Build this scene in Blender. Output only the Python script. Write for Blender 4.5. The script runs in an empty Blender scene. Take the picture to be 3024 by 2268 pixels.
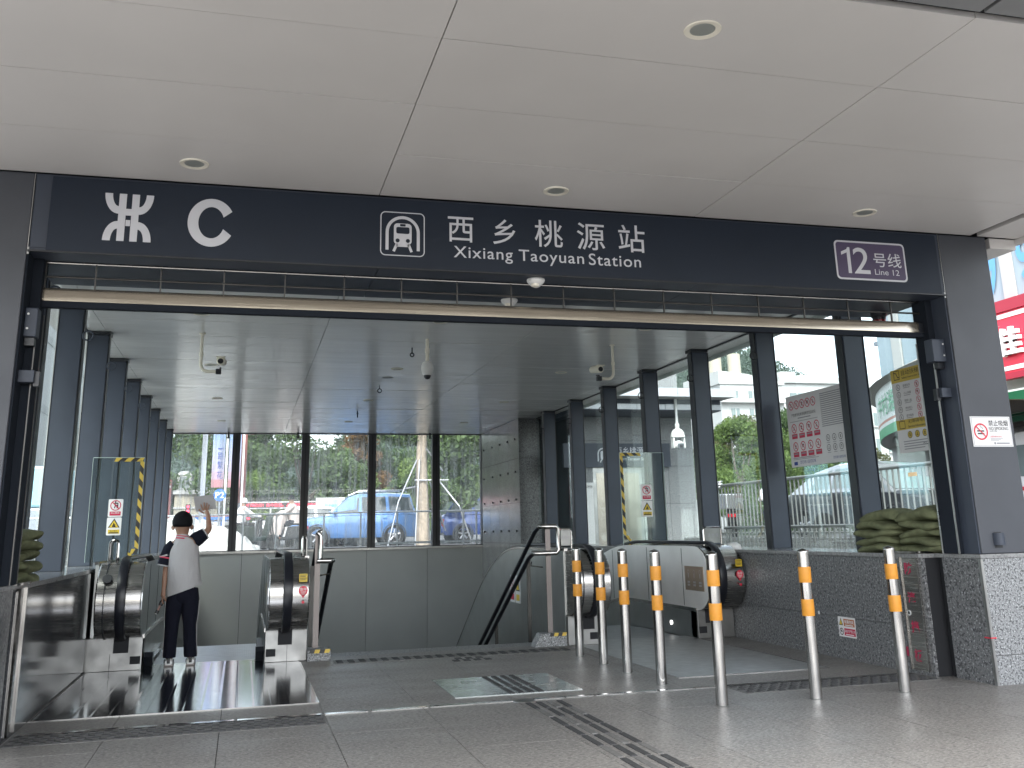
import bpy, bmesh, math, random
from mathutils import Vector, Matrix, Quaternion
random.seed(7)
R = math.radians
scene = bpy.context.scene
COL = scene.collection

# ---------------------------------------------------------------- camera
cam_d = bpy.data.cameras.new('camera')
cam = bpy.data.objects.new('camera', cam_d)
COL.objects.link(cam)
YAW, PIT, ROL = 0.270771, 0.253219, -0.022988
fw = Vector((math.sin(YAW)*math.cos(PIT), math.cos(YAW)*math.cos(PIT), math.sin(PIT)))
rt = Vector((math.cos(YAW), -math.sin(YAW), 0))
up = rt.cross(fw)
r2 = math.cos(ROL)*rt + math.sin(ROL)*up
u2 = -math.sin(ROL)*rt + math.cos(ROL)*up
m = Matrix((r2, u2, -fw)).transposed()
cam.matrix_world = Matrix.Translation((0, 0, 1.15)) @ m.to_4x4()
cam_d.sensor_fit = 'HORIZONTAL'
cam_d.sensor_width = 36.0
cam_d.lens = 2834.107/3024*36
cam_d.shift_y = -(1134-833.458)/3024
cam_d.clip_start = 0.05
cam_d.clip_end = 3000
scene.camera = cam

# ---------------------------------------------------------------- world, sun, exposure
world = bpy.data.worlds.new('World')
scene.world = world
world.use_nodes = True
wn, wl = world.node_tree.nodes, world.node_tree.links
wn.clear()
SUN_EL, SUN_ROT = R(48), R(200)
sky = wn.new('ShaderNodeTexSky'); sky.sky_type = 'NISHITA'; sky.sun_disc = False
sky.sun_elevation = SUN_EL; sky.sun_rotation = SUN_ROT
sky.air_density = 1.0; sky.dust_density = 2.0; sky.ozone_density = 1.0
hs = wn.new('ShaderNodeHueSaturation'); hs.inputs['Saturation'].default_value = 0.32
wl.new(sky.outputs[0], hs.inputs['Color'])
tcw = wn.new('ShaderNodeTexCoord')
nzw = wn.new('ShaderNodeTexNoise'); nzw.inputs['Scale'].default_value = 3.0; nzw.inputs['Detail'].default_value = 6
wl.new(tcw.outputs['Generated'], nzw.inputs['Vector'])
crw = wn.new('ShaderNodeValToRGB')
crw.color_ramp.elements[0].position = 0.35; crw.color_ramp.elements[0].color = (0.80, 0.82, 0.85, 1)
crw.color_ramp.elements[1].position = 0.65; crw.color_ramp.elements[1].color = (1.15, 1.15, 1.14, 1)
wl.new(nzw.outputs['Fac'], crw.inputs[0])
mxw = wn.new('ShaderNodeMix'); mxw.data_type = 'RGBA'; mxw.blend_type = 'MULTIPLY'; mxw.inputs[0].default_value = 1
wl.new(hs.outputs[0], mxw.inputs[6]); wl.new(crw.outputs[0], mxw.inputs[7])
bgw = wn.new('ShaderNodeBackground'); bgw.inputs['Strength'].default_value = 0.15
wl.new(mxw.outputs[2], bgw.inputs['Color'])
wo = wn.new('ShaderNodeOutputWorld'); wl.new(bgw.outputs[0], wo.inputs[0])

sl = bpy.data.lights.new('sun', 'SUN'); sl.energy = 1.2; sl.angle = R(25); sl.color = (1, 0.96, 0.9)
so = bpy.data.objects.new('sun', sl); COL.objects.link(so)
# direction towards the sun: the sky texture measures sun_rotation clockwise from +Y
sd = Vector((math.sin(SUN_ROT)*math.cos(SUN_EL), math.cos(SUN_ROT)*math.cos(SUN_EL), math.sin(SUN_EL)))
so.rotation_euler = sd.to_track_quat('Z', 'Y').to_euler()
so.location = (0, -20, 30)

vs = scene.view_settings
scene.display_settings.display_device = 'sRGB'
vs.view_transform = 'Standard'; vs.look = 'None'; vs.gamma = 1; vs.use_curve_mapping = False
vs.exposure = 2.3
cy = scene.cycles
cy.use_denoising = True
cy.max_bounces = 10; cy.diffuse_bounces = 5; cy.glossy_bounces = 5; cy.transparent_max_bounces = 24; cy.transmission_bounces = 6
cy.caustics_reflective = False; cy.caustics_refractive = False
cy.sample_clamp_indirect = 6

# ---------------------------------------------------------------- materials
def srgb(r, g, b):
    f = lambda c: c/12.92 if c <= 0.04045 else ((c+0.055)/1.055)**2.4
    return (f(r/255), f(g/255), f(b/255))
MATS = {}
def mat(name, col, rough=0.5, metal=0.0, var=None, bump=None, spec=0.5, speck=None, stretch=None, rvar=None, coat=0, emit=None):
    """var=(scale, amount, detail) tone variation; speck=(scale, colour, lo, hi); bump=(scale, strength, distance); stretch=(x,y,z)"""
    if name in MATS: return MATS[name]
    m = bpy.data.materials.new(name); m.use_nodes = True
    nt = m.node_tree; N, L = nt.nodes, nt.links
    b = N['Principled BSDF']
    b.inputs['Base Color'].default_value = (*col, 1); b.inputs['Roughness'].default_value = rough
    b.inputs['Metallic'].default_value = metal; b.inputs['Specular IOR Level'].default_value = spec
    if coat: b.inputs['Coat Weight'].default_value = coat; b.inputs['Coat Roughness'].default_value = 0.05
    if emit: b.inputs['Emission Color'].default_value = (*emit[0], 1); b.inputs['Emission Strength'].default_value = emit[1]
    g = N.new('ShaderNodeNewGeometry'); mp = N.new('ShaderNodeMapping')
    L.new(g.outputs['Position'], mp.inputs['Vector'])
    if stretch: mp.inputs['Scale'].default_value = stretch
    src = None
    if var:
        n = N.new('ShaderNodeTexNoise'); n.inputs['Scale'].default_value = var[0]; n.inputs['Detail'].default_value = var[2] if len(var) > 2 else 4
        L.new(mp.outputs[0], n.inputs['Vector'])
        r = N.new('ShaderNodeMapRange'); r.inputs[1].default_value = 0.3; r.inputs[2].default_value = 0.7
        r.inputs[3].default_value = 1-var[1]; r.inputs[4].default_value = 1+var[1]
        L.new(n.outputs['Fac'], r.inputs[0])
        x = N.new('ShaderNodeVectorMath'); x.operation = 'SCALE'
        x.inputs[0].default_value = col; L.new(r.outputs[0], x.inputs['Scale'])
        src = x.outputs[0]
    if speck:
        for sp in (speck if isinstance(speck, list) else [speck]):
            n = N.new('ShaderNodeTexNoise'); n.inputs['Scale'].default_value = sp[0]; n.inputs['Detail'].default_value = 3; n.inputs['Roughness'].default_value = 0.65
            L.new(mp.outputs[0], n.inputs['Vector'])
            r = N.new('ShaderNodeMapRange'); r.inputs[1].default_value = sp[2]; r.inputs[2].default_value = sp[3]
            L.new(n.outputs['Fac'], r.inputs[0])
            x = N.new('ShaderNodeMix'); x.data_type = 'RGBA'
            L.new(r.outputs[0], x.inputs[0])
            if src: L.new(src, x.inputs[6])
            else: x.inputs[6].default_value = (*col, 1)
            x.inputs[7].default_value = (*sp[1], 1)
            src = x.outputs[2]
    if src: L.new(src, b.inputs['Base Color'])
    if rvar:
        n = N.new('ShaderNodeTexNoise'); n.inputs['Scale'].default_value = rvar[0]; n.inputs['Detail'].default_value = 3
        L.new(mp.outputs[0], n.inputs['Vector'])
        r = N.new('ShaderNodeMapRange'); r.inputs[1].default_value = 0.3; r.inputs[2].default_value = 0.7
        r.inputs[3].default_value = max(0.02, rough-rvar[1]); r.inputs[4].default_value = rough+rvar[1]
        L.new(n.outputs['Fac'], r.inputs[0]); L.new(r.outputs[0], b.inputs['Roughness'])
    if bump:
        n = N.new('ShaderNodeTexNoise'); n.inputs['Scale'].default_value = bump[0]; n.inputs['Detail'].default_value = 3
        L.new(mp.outputs[0], n.inputs['Vector'])
        bp = N.new('ShaderNodeBump'); bp.inputs['Strength'].default_value = bump[1]; bp.inputs['Distance'].default_value = bump[2] if len(bump) > 2 else 0.01
        L.new(n.outputs['Fac'], bp.inputs['Height']); L.new(bp.outputs[0], b.inputs['Normal'])
    MATS[name] = m
    return m

def grooved(name, col, rough, metal, period, depth=0.004, axis=0, duty=0.5):
    """fine ribs running along the other axis"""
    m = mat(name, col, rough, metal, var=(9, 0.12))
    nt = m.node_tree; N, L = nt.nodes, nt.links; b = N['Principled BSDF']
    g = N.new('ShaderNodeNewGeometry'); s = N.new('ShaderNodeSeparateXYZ'); L.new(g.outputs['Position'], s.inputs[0])
    a = N.new('ShaderNodeMath'); a.operation = 'DIVIDE'; L.new(s.outputs[axis], a.inputs[0]); a.inputs[1].default_value = period
    f = N.new('ShaderNodeMath'); f.operation = 'FRACT'; L.new(a.outputs[0], f.inputs[0])
    r = N.new('ShaderNodeMapRange'); r.interpolation_type = 'SMOOTHSTEP'
    r.inputs[1].default_value = 0.0; r.inputs[2].default_value = 0.18; L.new(f.outputs[0], r.inputs[0])
    bp = N.new('ShaderNodeBump'); bp.inputs['Strength'].default_value = 0.6; bp.inputs['Distance'].default_value = depth
    L.new(r.outputs[0], bp.inputs['Height']); L.new(bp.outputs[0], b.inputs['Normal'])
    return m

def glass(name, tint=(0.93, 0.97, 0.96), refl=0.08, dust=0.0, dcol=(0.75, 0.78, 0.78)):
    m = bpy.data.materials.new(name); m.use_nodes = True
    N, L = m.node_tree.nodes, m.node_tree.links
    N.clear()
    out = N.new('ShaderNodeOutputMaterial')
    t = N.new('ShaderNodeBsdfTransparent'); t.inputs[0].default_value = (*tint, 1)
    gl = N.new('ShaderNodeBsdfGlossy'); gl.inputs['Roughness'].default_value = 0.01; gl.inputs[0].default_value = (0.95, 1, 1, 1)
    fr = N.new('ShaderNodeFresnel'); fr.inputs['IOR'].default_value = 1.45
    mul = N.new('ShaderNodeMath'); mul.operation = 'MULTIPLY'; mul.inputs[1].default_value = refl/0.04*0.5; mul.use_clamp = True
    L.new(fr.outputs[0], mul.inputs[0])
    mx = N.new('ShaderNodeMixShader'); L.new(mul.outputs[0], mx.inputs[0]); L.new(t.outputs[0], mx.inputs[1]); L.new(gl.outputs[0], mx.inputs[2])
    last = mx
    if dust:
        d = N.new('ShaderNodeBsdfDiffuse'); d.inputs[0].default_value = (*dcol, 1)
        tr = N.new('ShaderNodeBsdfTranslucent'); tr.inputs[0].default_value = (*dcol, 1)
        dm = N.new('ShaderNodeMixShader'); dm.inputs[0].default_value = 0.6; L.new(d.outputs[0], dm.inputs[1]); L.new(tr.outputs[0], dm.inputs[2])
        g = N.new('ShaderNodeNewGeometry'); mp = N.new('ShaderNodeMapping'); mp.inputs['Scale'].default_value = (9, 9, 0.55)
        L.new(g.outputs['Position'], mp.inputs[0])
        n = N.new('ShaderNodeTexNoise'); n.inputs['Scale'].default_value = 1.6; n.inputs['Detail'].default_value = 5
        L.new(mp.outputs[0], n.inputs['Vector'])
        r = N.new('ShaderNodeMapRange'); r.inputs[1].default_value = 0.42; r.inputs[2].default_value = 0.72
        r.inputs[3].default_value = dust*0.35; r.inputs[4].default_value = dust*1.9
        L.new(n.outputs['Fac'], r.inputs[0])
        m2 = N.new('ShaderNodeMixShader'); L.new(r.outputs[0], m2.inputs[0]); L.new(mx.outputs[0], m2.inputs[1]); L.new(dm.outputs[0], m2.inputs[2])
        last = m2
    L.new(last.outputs[0], out.inputs[0])
    MATS[name] = m
    return m

M_ceil = mat('canopy_panel_paint', (0.71, 0.69, 0.67), 0.40, var=(0.8, 0.05, 6), bump=(1.4, 0.12, 0.03), spec=0.4, rvar=(0.9, 0.06))
M_ceil_in = mat('hall_ceiling_paint', (0.82, 0.825, 0.82), 0.20, var=(1.2, 0.03), bump=(2.6, 0.10, 0.02), spec=0.6, stretch=(0.6, 3.0, 1), rvar=(2, 0.06))
M_gap = mat('dark_joint', (0.012, 0.013, 0.016), 0.8)
M_soffit_dark = mat('grey_soffit_paint', (0.22, 0.225, 0.23), 0.35, var=(3, 0.06))
M_steel_blue = mat('slate_blue_metal', (0.046, 0.056, 0.078), 0.45, var=(3, 0.08), bump=(160, 0.05, 0.002), spec=0.35)
M_pillar = mat('pillar_panel_metal', (0.060, 0.065, 0.077), 0.42, var=(2.2, 0.10), bump=(160, 0.05, 0.002), spec=0.4, rvar=(2, 0.08))
M_sign = mat('sign_panel_navy', (0.011, 0.018, 0.032), 0.45, var=(2, 0.08), bump=(220, 0.08, 0.002), spec=0.3)
M_black = mat('black_frame', (0.010, 0.012, 0.017), 0.35)
M_jamb = mat('matt_dark_jamb', (0.016, 0.020, 0.028), 0.75, spec=0.12)
M_letter = mat('silver_letter', (0.62, 0.63, 0.67), 0.45)
M_tube = mat('dull_shutter_steel', (0.075, 0.073, 0.07), 0.35, 0.7, var=(4, 0.2))
M_bar = mat('worn_beige_steel', (0.46, 0.41, 0.33), 0.20, 0.85, var=(5, 0.2, 5), stretch=(0.25, 1, 14), rvar=(6, 0.08))
M_purple = mat('purple_plate', (0.075, 0.058, 0.115), 0.4)
M_white = mat('white_plastic', (0.78, 0.78, 0.77), 0.35)
M_cream = mat('cream_rim', (0.90, 0.86, 0.74), 0.4)
M_lens = mat('frosted_lens', (0.66, 0.70, 0.66), 0.3)
M_stain = mat('brushed_stainless', (0.40, 0.39, 0.375), 0.24, 1.0, var=(6, 0.10), stretch=(1, 1, 30), rvar=(4, 0.06))
M_stain_pol = mat('polished_stainless', (0.46, 0.45, 0.435), 0.15, 1.0, var=(14, 0.16, 6), stretch=(1, 1, 0.35), rvar=(9, 0.07))
M_stain_mat = mat('satin_stainless', (0.38, 0.38, 0.375), 0.34, 1.0, var=(5, 0.08), rvar=(6, 0.08))
M_clad = mat('escalator_cladding', (0.40, 0.42, 0.42), 0.28, 0.85, var=(4, 0.08))
M_balus = mat('balustrade_steel', (0.78, 0.78, 0.77), 0.38, 0.25, var=(3, 0.07), rvar=(3, 0.06))
M_rubber = mat('black_rubber', (0.010, 0.011, 0.016), 0.32, spec=0.4)
M_orange = mat('orange_reflective_band', (0.62, 0.26, 0.022), 0.5, var=(30, 0.06), bump=(90, 0.2, 0.001))
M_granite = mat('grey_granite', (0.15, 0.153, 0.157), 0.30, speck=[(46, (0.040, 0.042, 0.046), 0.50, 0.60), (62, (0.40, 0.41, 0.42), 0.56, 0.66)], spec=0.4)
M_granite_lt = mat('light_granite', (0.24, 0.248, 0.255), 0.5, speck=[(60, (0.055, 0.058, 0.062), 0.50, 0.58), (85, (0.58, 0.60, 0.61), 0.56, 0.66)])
M_gran_pol = mat('polished_dark_granite', (0.065, 0.068, 0.073), 0.10, speck=[(70, (0.03, 0.03, 0.033), 0.5, 0.62), (85, (0.15, 0.15, 0.16), 0.58, 0.68)], spec=0.4)
M_gran_wall = mat('panel_granite', (0.26, 0.265, 0.265), 0.16, var=(2.5, 0.12), speck=(60, (0.17, 0.17, 0.175), 0.5, 0.62), spec=0.5)
M_tile = mat('floor_granite', (0.225, 0.214, 0.200), 0.42, var=(0.9, 0.10), speck=[(34, (0.10, 0.097, 0.094), 0.47, 0.60), (50, (0.40, 0.39, 0.375), 0.54, 0.66)], bump=(45, 0.25, 0.004), spec=0.4, rvar=(1.4, 0.07), stretch=(1, 1.9, 1))
M_tact = mat('tactile_dark_stone', (0.045, 0.046, 0.048), 0.7, var=(60, 0.4))
M_tact_lt = mat('tactile_stone', (0.14, 0.138, 0.134), 0.5, var=(40, 0.25))
M_grout = mat('grout', (0.05, 0.05, 0.05), 0.9)
M_base = mat('newel_base_steel', (0.23, 0.23, 0.225), 0.42, 0.9, var=(7, 0.14), rvar=(6, 0.08))
M_hatch = mat('hatch_steel', (0.66, 0.70, 0.69), 0.22, 0.9, var=(4, 0.08), rvar=(5, 0.08))
M_plate_pol = grooved('landing_plate_polished', (0.48, 0.49, 0.51), 0.12, 1.0, 0.118, 0.002)
M_plate_mat = grooved('landing_plate_matte', (0.50, 0.51, 0.51), 0.42, 0.8, 0.05, 0.003)
M_step = grooved('step_tread', (0.36, 0.37, 0.38), 0.30, 1.0, 0.018, 0.006)
M_well = mat('stairwell_panel', (0.35, 0.36, 0.352), 0.30, var=(1.2, 0.05), bump=(200, 0.04, 0.001))
M_yellow = mat('yellow_tape', (0.62, 0.44, 0.06), 0.4)
M_tapeblk = mat('black_tape', (0.012, 0.012, 0.012), 0.4)
M_red = mat('sign_red', (0.50, 0.012, 0.06), 0.4)
M_redbr = mat('bright_red', (0.62, 0.02, 0.05), 0.35)
M_ink = mat('black_print', (0.014, 0.014, 0.016), 0.5)
M_paper = mat('sign_white', (0.74, 0.74, 0.74), 0.35)
M_ochre = mat('sign_yellow', (0.66, 0.47, 0.03), 0.4)
M_poster = mat('poster_board', (0.62, 0.61, 0.62), 0.3)
M_poster_y = mat('poster_yellow', (0.52, 0.38, 0.05), 0.35)
M_greyprint = mat('grey_print', (0.26, 0.26, 0.28), 0.5)
M_blueprint = mat('blue_print', (0.03, 0.06, 0.25), 0.5)
M_bag = mat('olive_sandbag_cloth', (0.135, 0.147, 0.082), 0.85, var=(14, 0.25), bump=(240, 0.25, 0.002), spec=0.2)
M_glass = glass('clear_glass', (0.90, 0.945, 0.94), 0.016, 0.006)
M_glass_dirty = glass('dusty_glass', (0.93, 0.96, 0.965), 0.04, 0.19)
M_glass_scr = glass('screen_glass', (0.88, 0.93, 0.91), 0.08, 0.02)
M_skin = mat('skin', (0.30, 0.165, 0.11), 0.5, var=(20, 0.06))
M_hair = mat('black_hair', (0.006, 0.006, 0.008), 0.75, bump=(160, 0.6, 0.006), spec=0.15)
M_shirt = mat('white_shirt', (0.43, 0.42, 0.43), 0.85, bump=(11, 0.8, 0.03), spec=0.2, stretch=(1, 1, 0.6))
M_navy = mat('navy_cloth', (0.007, 0.008, 0.016), 0.9, bump=(12, 0.8, 0.03), spec=0.2, stretch=(1, 1, 0.7))

# ---------------------------------------------------------------- mesh helpers
def look(vec):
    return Vector(vec)
class MB:
    def __init__(s): s.v = []; s.f = []; s.mi = []; s.cur = 0
    def add(s, vs, fs):
        o = len(s.v); s.v.extend([tuple(v) for v in vs]); s.f.extend([tuple(i+o for i in f) for f in fs]); s.mi.extend([s.cur]*len(fs)); return s
    def mat(s, i): s.cur = i; return s
    def box(s, x0, x1, y0, y1, z0, z1):
        x0, x1 = min(x0, x1), max(x0, x1); y0, y1 = min(y0, y1), max(y0, y1); z0, z1 = min(z0, z1), max(z0, z1)
        v = [(x0,y0,z0),(x1,y0,z0),(x1,y1,z0),(x0,y1,z0),(x0,y0,z1),(x1,y0,z1),(x1,y1,z1),(x0,y1,z1)]
        return s.add(v, [(3,2,1,0),(4,5,6,7),(0,1,5,4),(1,2,6,5),(2,3,7,6),(3,0,4,7)])
    def quad(s, *p): return s.add(p, [tuple(range(len(p)))])
    def frame(s, d):
        d = Vector(d).normalized(); a = Vector((0,0,1)) if abs(d.z) < 0.95 else Vector((1,0,0))
        u = d.cross(a).normalized(); w = u.cross(d); return u, w
    def cyl(s, p0, p1, r0, r1=None, n=12, caps=True):
        r1 = r0 if r1 is None else r1
        p0, p1 = Vector(p0), Vector(p1); u, w = s.frame(p1-p0)
        v = []
        for p, r in ((p0, r0), (p1, r1)):
            for i in range(n):
                a = 2*math.pi*i/n; v.append(p + u*math.cos(a)*r + w*math.sin(a)*r)
        f = [(i, (i+1) % n, n+(i+1) % n, n+i) for i in range(n)]
        if caps: f += [tuple(range(n-1, -1, -1)), tuple(range(n, 2*n))]
        return s.add(v, f)
    def tube(s, pts, r, n=8, caps=True):
        pts = [Vector(p) for p in pts]; rs = r if isinstance(r, (list, tuple)) else [r]*len(pts)
        v = []; f = []; pu = None
        for k, p in enumerate(pts):
            d = (pts[min(k+1, len(pts)-1)] - pts[max(k-1, 0)]).normalized()
            if pu is None: u, w = s.frame(d)
            else:
                u = (pu - d*pu.dot(d)).normalized(); w = u.cross(d)
            pu = u
            for i in range(n):
                a = 2*math.pi*i/n; v.append(p + u*math.cos(a)*rs[k] + w*math.sin(a)*rs[k])
        for k in range(len(pts)-1):
            for i in range(n):
                f.append((k*n+i, k*n+(i+1) % n, (k+1)*n+(i+1) % n, (k+1)*n+i))
        if caps: f += [tuple(range(n-1, -1, -1)), tuple(range((len(pts)-1)*n, len(pts)*n))]
        return s.add(v, f)
    def lathe(s, prof, c=(0,0,0), n=20, ax=(0,0,1)):
        c = Vector(c); d = Vector(ax).normalized(); u, w = s.frame(d); v = []; f = []
        for r, h in prof:
            for i in range(n):
                a = 2*math.pi*i/n; v.append(c + d*h + u*math.cos(a)*r + w*math.sin(a)*r)
        for k in range(len(prof)-1):
            for i in range(n): f.append((k*n+i, k*n+(i+1) % n, (k+1)*n+(i+1) % n, (k+1)*n+i))
        if prof[0][0] > 1e-5: f.append(tuple(range(n-1, -1, -1)))
        if prof[-1][0] > 1e-5: f.append(tuple(range((len(prof)-1)*n, len(prof)*n)))
        return s.add(v, f)
    def prism(s, poly, a0, a1, axis=0):
        """poly: 2D points in the two other axes (in axis order); extruded from a0 to a1 along axis"""
        def P(a, p):
            return (a, p[0], p[1]) if axis == 0 else ((p[0], a, p[1]) if axis == 1 else (p[0], p[1], a))
        n = len(poly); v = [P(a0, p) for p in poly] + [P(a1, p) for p in poly]
        f = [tuple(range(n-1, -1, -1)), tuple(range(n, 2*n))] + [(i, (i+1) % n, n+(i+1) % n, n+i) for i in range(n)]
        return s.add(v, f)
    def strip(s, A, B):
        """ribbon between two polylines"""
        n = len(A); v = list(A)+list(B)
        return s.add(v, [(i, i+1, n+i+1, n+i) for i in range(n-1)])
    def mesh(s, name, mats, smooth=False, off=(0,0,0), fix=True):
        me = bpy.data.meshes.new(name)
        o = Vector(off)
        me.from_pydata([tuple(Vector(v)-o) for v in s.v], [], s.f)
        for mm in (mats if isinstance(mats, (list, tuple)) else [mats]): me.materials.append(mm)
        if len(me.materials) > 1: me.polygons.foreach_set('material_index', s.mi)
        if fix:
            b = bmesh.new(); b.from_mesh(me); bmesh.ops.recalc_face_normals(b, faces=b.faces); b.to_mesh(me); b.free()
        if smooth:
            me.shade_smooth() if hasattr(me, 'shade_smooth') else None
            try: me.set_sharp_from_angle(angle=R(40))
            except Exception: pass
        return me

PRINTS = {'yellow_disc', 'grey_print', 'black_print', 'blue_print', 'red_ring', 'red_panel_row', 'panel_joint', 'small_print', 'plate_print', 'red_print', 'raised_bar', 'etched_lettering', 'pictogram_cutout', 'roof_hut'}
def wloc(o):
    v = Vector((0,0,0))
    while o is not None: v += o.location; o = o.parent
    return v
def link(name, me, parent=None, loc=(0,0,0)):
    o = bpy.data.objects.new(name, me); COL.objects.link(o)
    o.parent = parent; o.location = loc
    return o
def part(name, mb, mats, parent, smooth=False, label=None, kind=None, bevel=0, fix=True):
    o = link(name, mb.mesh(name, mats, smooth, wloc(parent) if parent else (0,0,0), fix), parent)
    if label: o['label'] = label
    if kind or name in PRINTS: o['kind'] = kind or 'stuff'
    if bevel:
        md = o.modifiers.new('bevel', 'BEVEL'); md.width = bevel; md.segments = 2; md.limit_method = 'ANGLE'; md.angle_limit = R(40)
    return o
def tag(o, label, cat, group=None):
    o['label'] = label; o['category'] = cat
    if group: o['group'] = group
    return o
def thing(name, label, cat, loc=(0,0,0), group=None):
    o = bpy.data.objects.new(name, None); COL.objects.link(o); o.location = loc; o.empty_display_size = 0.1
    return tag(o, label, cat, group)
def solo(name, mb, mats, label, cat, loc=(0,0,0), group=None, smooth=False, bevel=0):
    o = link(name, mb.mesh(name, mats, smooth, loc), None, loc)
    if bevel:
        md = o.modifiers.new('bevel', 'BEVEL'); md.width = bevel; md.segments = 2; md.limit_method = 'ANGLE'; md.angle_limit = R(40)
    return tag(o, label, cat, group)
def struct(name, mb=None, mats=None, smooth=False):
    o = link(name, mb.mesh(name, mats, smooth) if mb else None)
    o['kind'] = 'structure'
    return o
def copy_tree(o, parent=None):
    c = o.copy(); COL.objects.link(c); c.parent = parent
    for ch in o.children: copy_tree(ch, c)
    return c

_dg = bpy.context.evaluated_depsgraph_get
def text_mesh(s, bold=0.0, spacing=1.0):
    cu = bpy.data.curves.new('t', 'FONT'); cu.body = s; cu.size = 1; cu.offset = bold; cu.space_character = spacing; cu.resolution_u = 5
    cu.fill_mode = 'FRONT'
    ob = bpy.data.objects.new('t', cu); COL.objects.link(ob)
    dg = _dg(); dg.update()
    me = ob.evaluated_get(dg).to_mesh()
    v = [tuple(x.co) for x in me.vertices]; f = [tuple(p.vertices) for p in me.polygons]
    ob.evaluated_get(dg).to_mesh_clear()
    bpy.data.objects.remove(ob); bpy.data.curves.remove(cu)
    return v, f
_tc = {}
def put_text(mb, s, O, U, V, u0, u1, v0, v1, bold=0.0, spacing=1.0, keep=False, depth=0):
    """fits text s into the rectangle [u0,u1]x[v0,v1] of the plane O+uU+vV"""
    k = (s, bold, spacing)
    if k not in _tc: _tc[k] = text_mesh(s, bold, spacing)
    v, f = _tc[k]
    if not v: return mb
    xs = [p[0] for p in v]; ys = [p[1] for p in v]
    ax, bx, ay, by = min(xs), max(xs), min(ys), max(ys)
    sx = (u1-u0)/max(bx-ax, 1e-6); sy = (v1-v0)/max(by-ay, 1e-6)
    O, U, V = Vector(O), Vector(U), Vector(V)
    if keep:
        sc = min(sx, sy); u0 += ((u1-u0)-(bx-ax)*sc)/2; v0 += ((v1-v0)-(by-ay)*sc)/2; sx = sy = sc
    vs = [O + U*(u0+(p[0]-ax)*sx) + V*(v0+(p[1]-ay)*sy) for p in v]
    mb.add(vs, f)
    if depth:
        Nn = U.cross(V).normalized()
        # side walls along boundary edges
        cnt = {}
        for ff in f:
            for i in range(len(ff)):
                e = (ff[i], ff[(i+1) % len(ff)]); cnt[tuple(sorted(e))] = cnt.get(tuple(sorted(e)), 0)+1
        for (a, b_), c in cnt.items():
            if c == 1: mb.quad(vs[a], vs[b_], vs[b_]-Nn*depth, vs[a]-Nn*depth)
    return mb
def prect(mb, O, U, V, u0, u1, v0, v1, r=0, n=4):
    """flat (rounded) rectangle on a plane"""
    O, U, V = Vector(O), Vector(U), Vector(V)
    if r <= 0: pts = [(u0,v0),(u1,v0),(u1,v1),(u0,v1)]
    else:
        pts = []
        for cx, cy2, a0 in ((u1-r, v0+r, -90), (u1-r, v1-r, 0), (u0+r, v1-r, 90), (u0+r, v0+r, 180)):
            for i in range(n+1):
                a = R(a0+90*i/n); pts.append((cx+r*math.cos(a), cy2+r*math.sin(a)))
    return mb.add([O+U*a+V*b for a, b in pts], [tuple(range(len(pts)))])
def pring(mb, O, U, V, cu, cv, r0, r1, n=24, a0=0, a1=360):
    O, U, V = Vector(O), Vector(U), Vector(V); A = []; B = []
    for i in range(n+1):
        a = R(a0+(a1-a0)*i/n); c, s_ = math.cos(a), math.sin(a)
        A.append(O+U*(cu+r0*c)+V*(cv+r0*s_)); B.append(O+U*(cu+r1*c)+V*(cv+r1*s_))
    return mb.strip(A, B)
def pdisc(mb, O, U, V, cu, cv, r, n=24):
    O, U, V = Vector(O), Vector(U), Vector(V)
    return mb.add([O+U*(cu+r*math.cos(2*math.pi*i/n))+V*(cv+r*math.sin(2*math.pi*i/n)) for i in range(n)], [tuple(range(n))])
def ppoly(mb, O, U, V, pts):
    O, U, V = Vector(O), Vector(U), Vector(V)
    return mb.add([O+U*a+V*b for a, b in pts], [tuple(range(len(pts)))])
def pline(mb, O, U, V, pts, w):
    """stroke of width w along a 2D polyline"""
    O, U, V = Vector(O), Vector(U), Vector(V)
    for (a, b), (c, d) in zip(pts[:-1], pts[1:]):
        l = math.hypot(c-a, d-b) or 1; nx, ny = -(d-b)/l*w/2, (c-a)/l*w/2
        mb.add([O+U*x+V*y for x, y in ((a-nx,b-ny),(c-nx,d-ny),(c+nx,d+ny),(a+nx,b+ny))], [(0,1,2,3)])
    return mb
X1, Y1, Z1 = (1,0,0), (0,1,0), (0,0,1)
ORD = ['first','second','third','fourth','fifth','sixth','seventh','eighth','ninth','tenth','eleventh','twelfth']

# ================================================================ SETTING: ground, street, floor
ST = 0.74            # street level behind and to the right of the station
g = MB()
M_plaza = mat('plaza_paving', (0.33, 0.325, 0.315), 0.6, var=(0.6, 0.12))
M_road = mat('asphalt', (0.085, 0.085, 0.086), 0.85, var=(0.5, 0.15), bump=(60, 0.3, 0.01))
M_conc = mat('pale_concrete', (0.42, 0.42, 0.41), 0.8, var=(1.2, 0.12))
for a in ((-60, 8.4, -60, 10.09), (-60, -1.85, 10.09, 22.7), (5.85, 8.4, 10.09, 22.7)):
    g.quad((a[0], a[2], -0.03), (a[1], a[2], -0.03), (a[1], a[3], -0.03), (a[0], a[3], -0.03))
struct('ground', g, M_plaza)
g = MB()
for a in ((-900, 900, 23.0, 1600), (8.55, 900, -900, 23.0), (-900, -60, -900, 23.0), (-60, 8.55, -900, -60)):
    g.quad((a[0], a[2], ST), (a[1], a[2], ST), (a[1], a[3], ST), (a[0], a[3], ST))
g.box(-60, 8.4, 22.72, 22.99, -0.2, ST-0.004)
struct('road', g, M_road)

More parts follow.
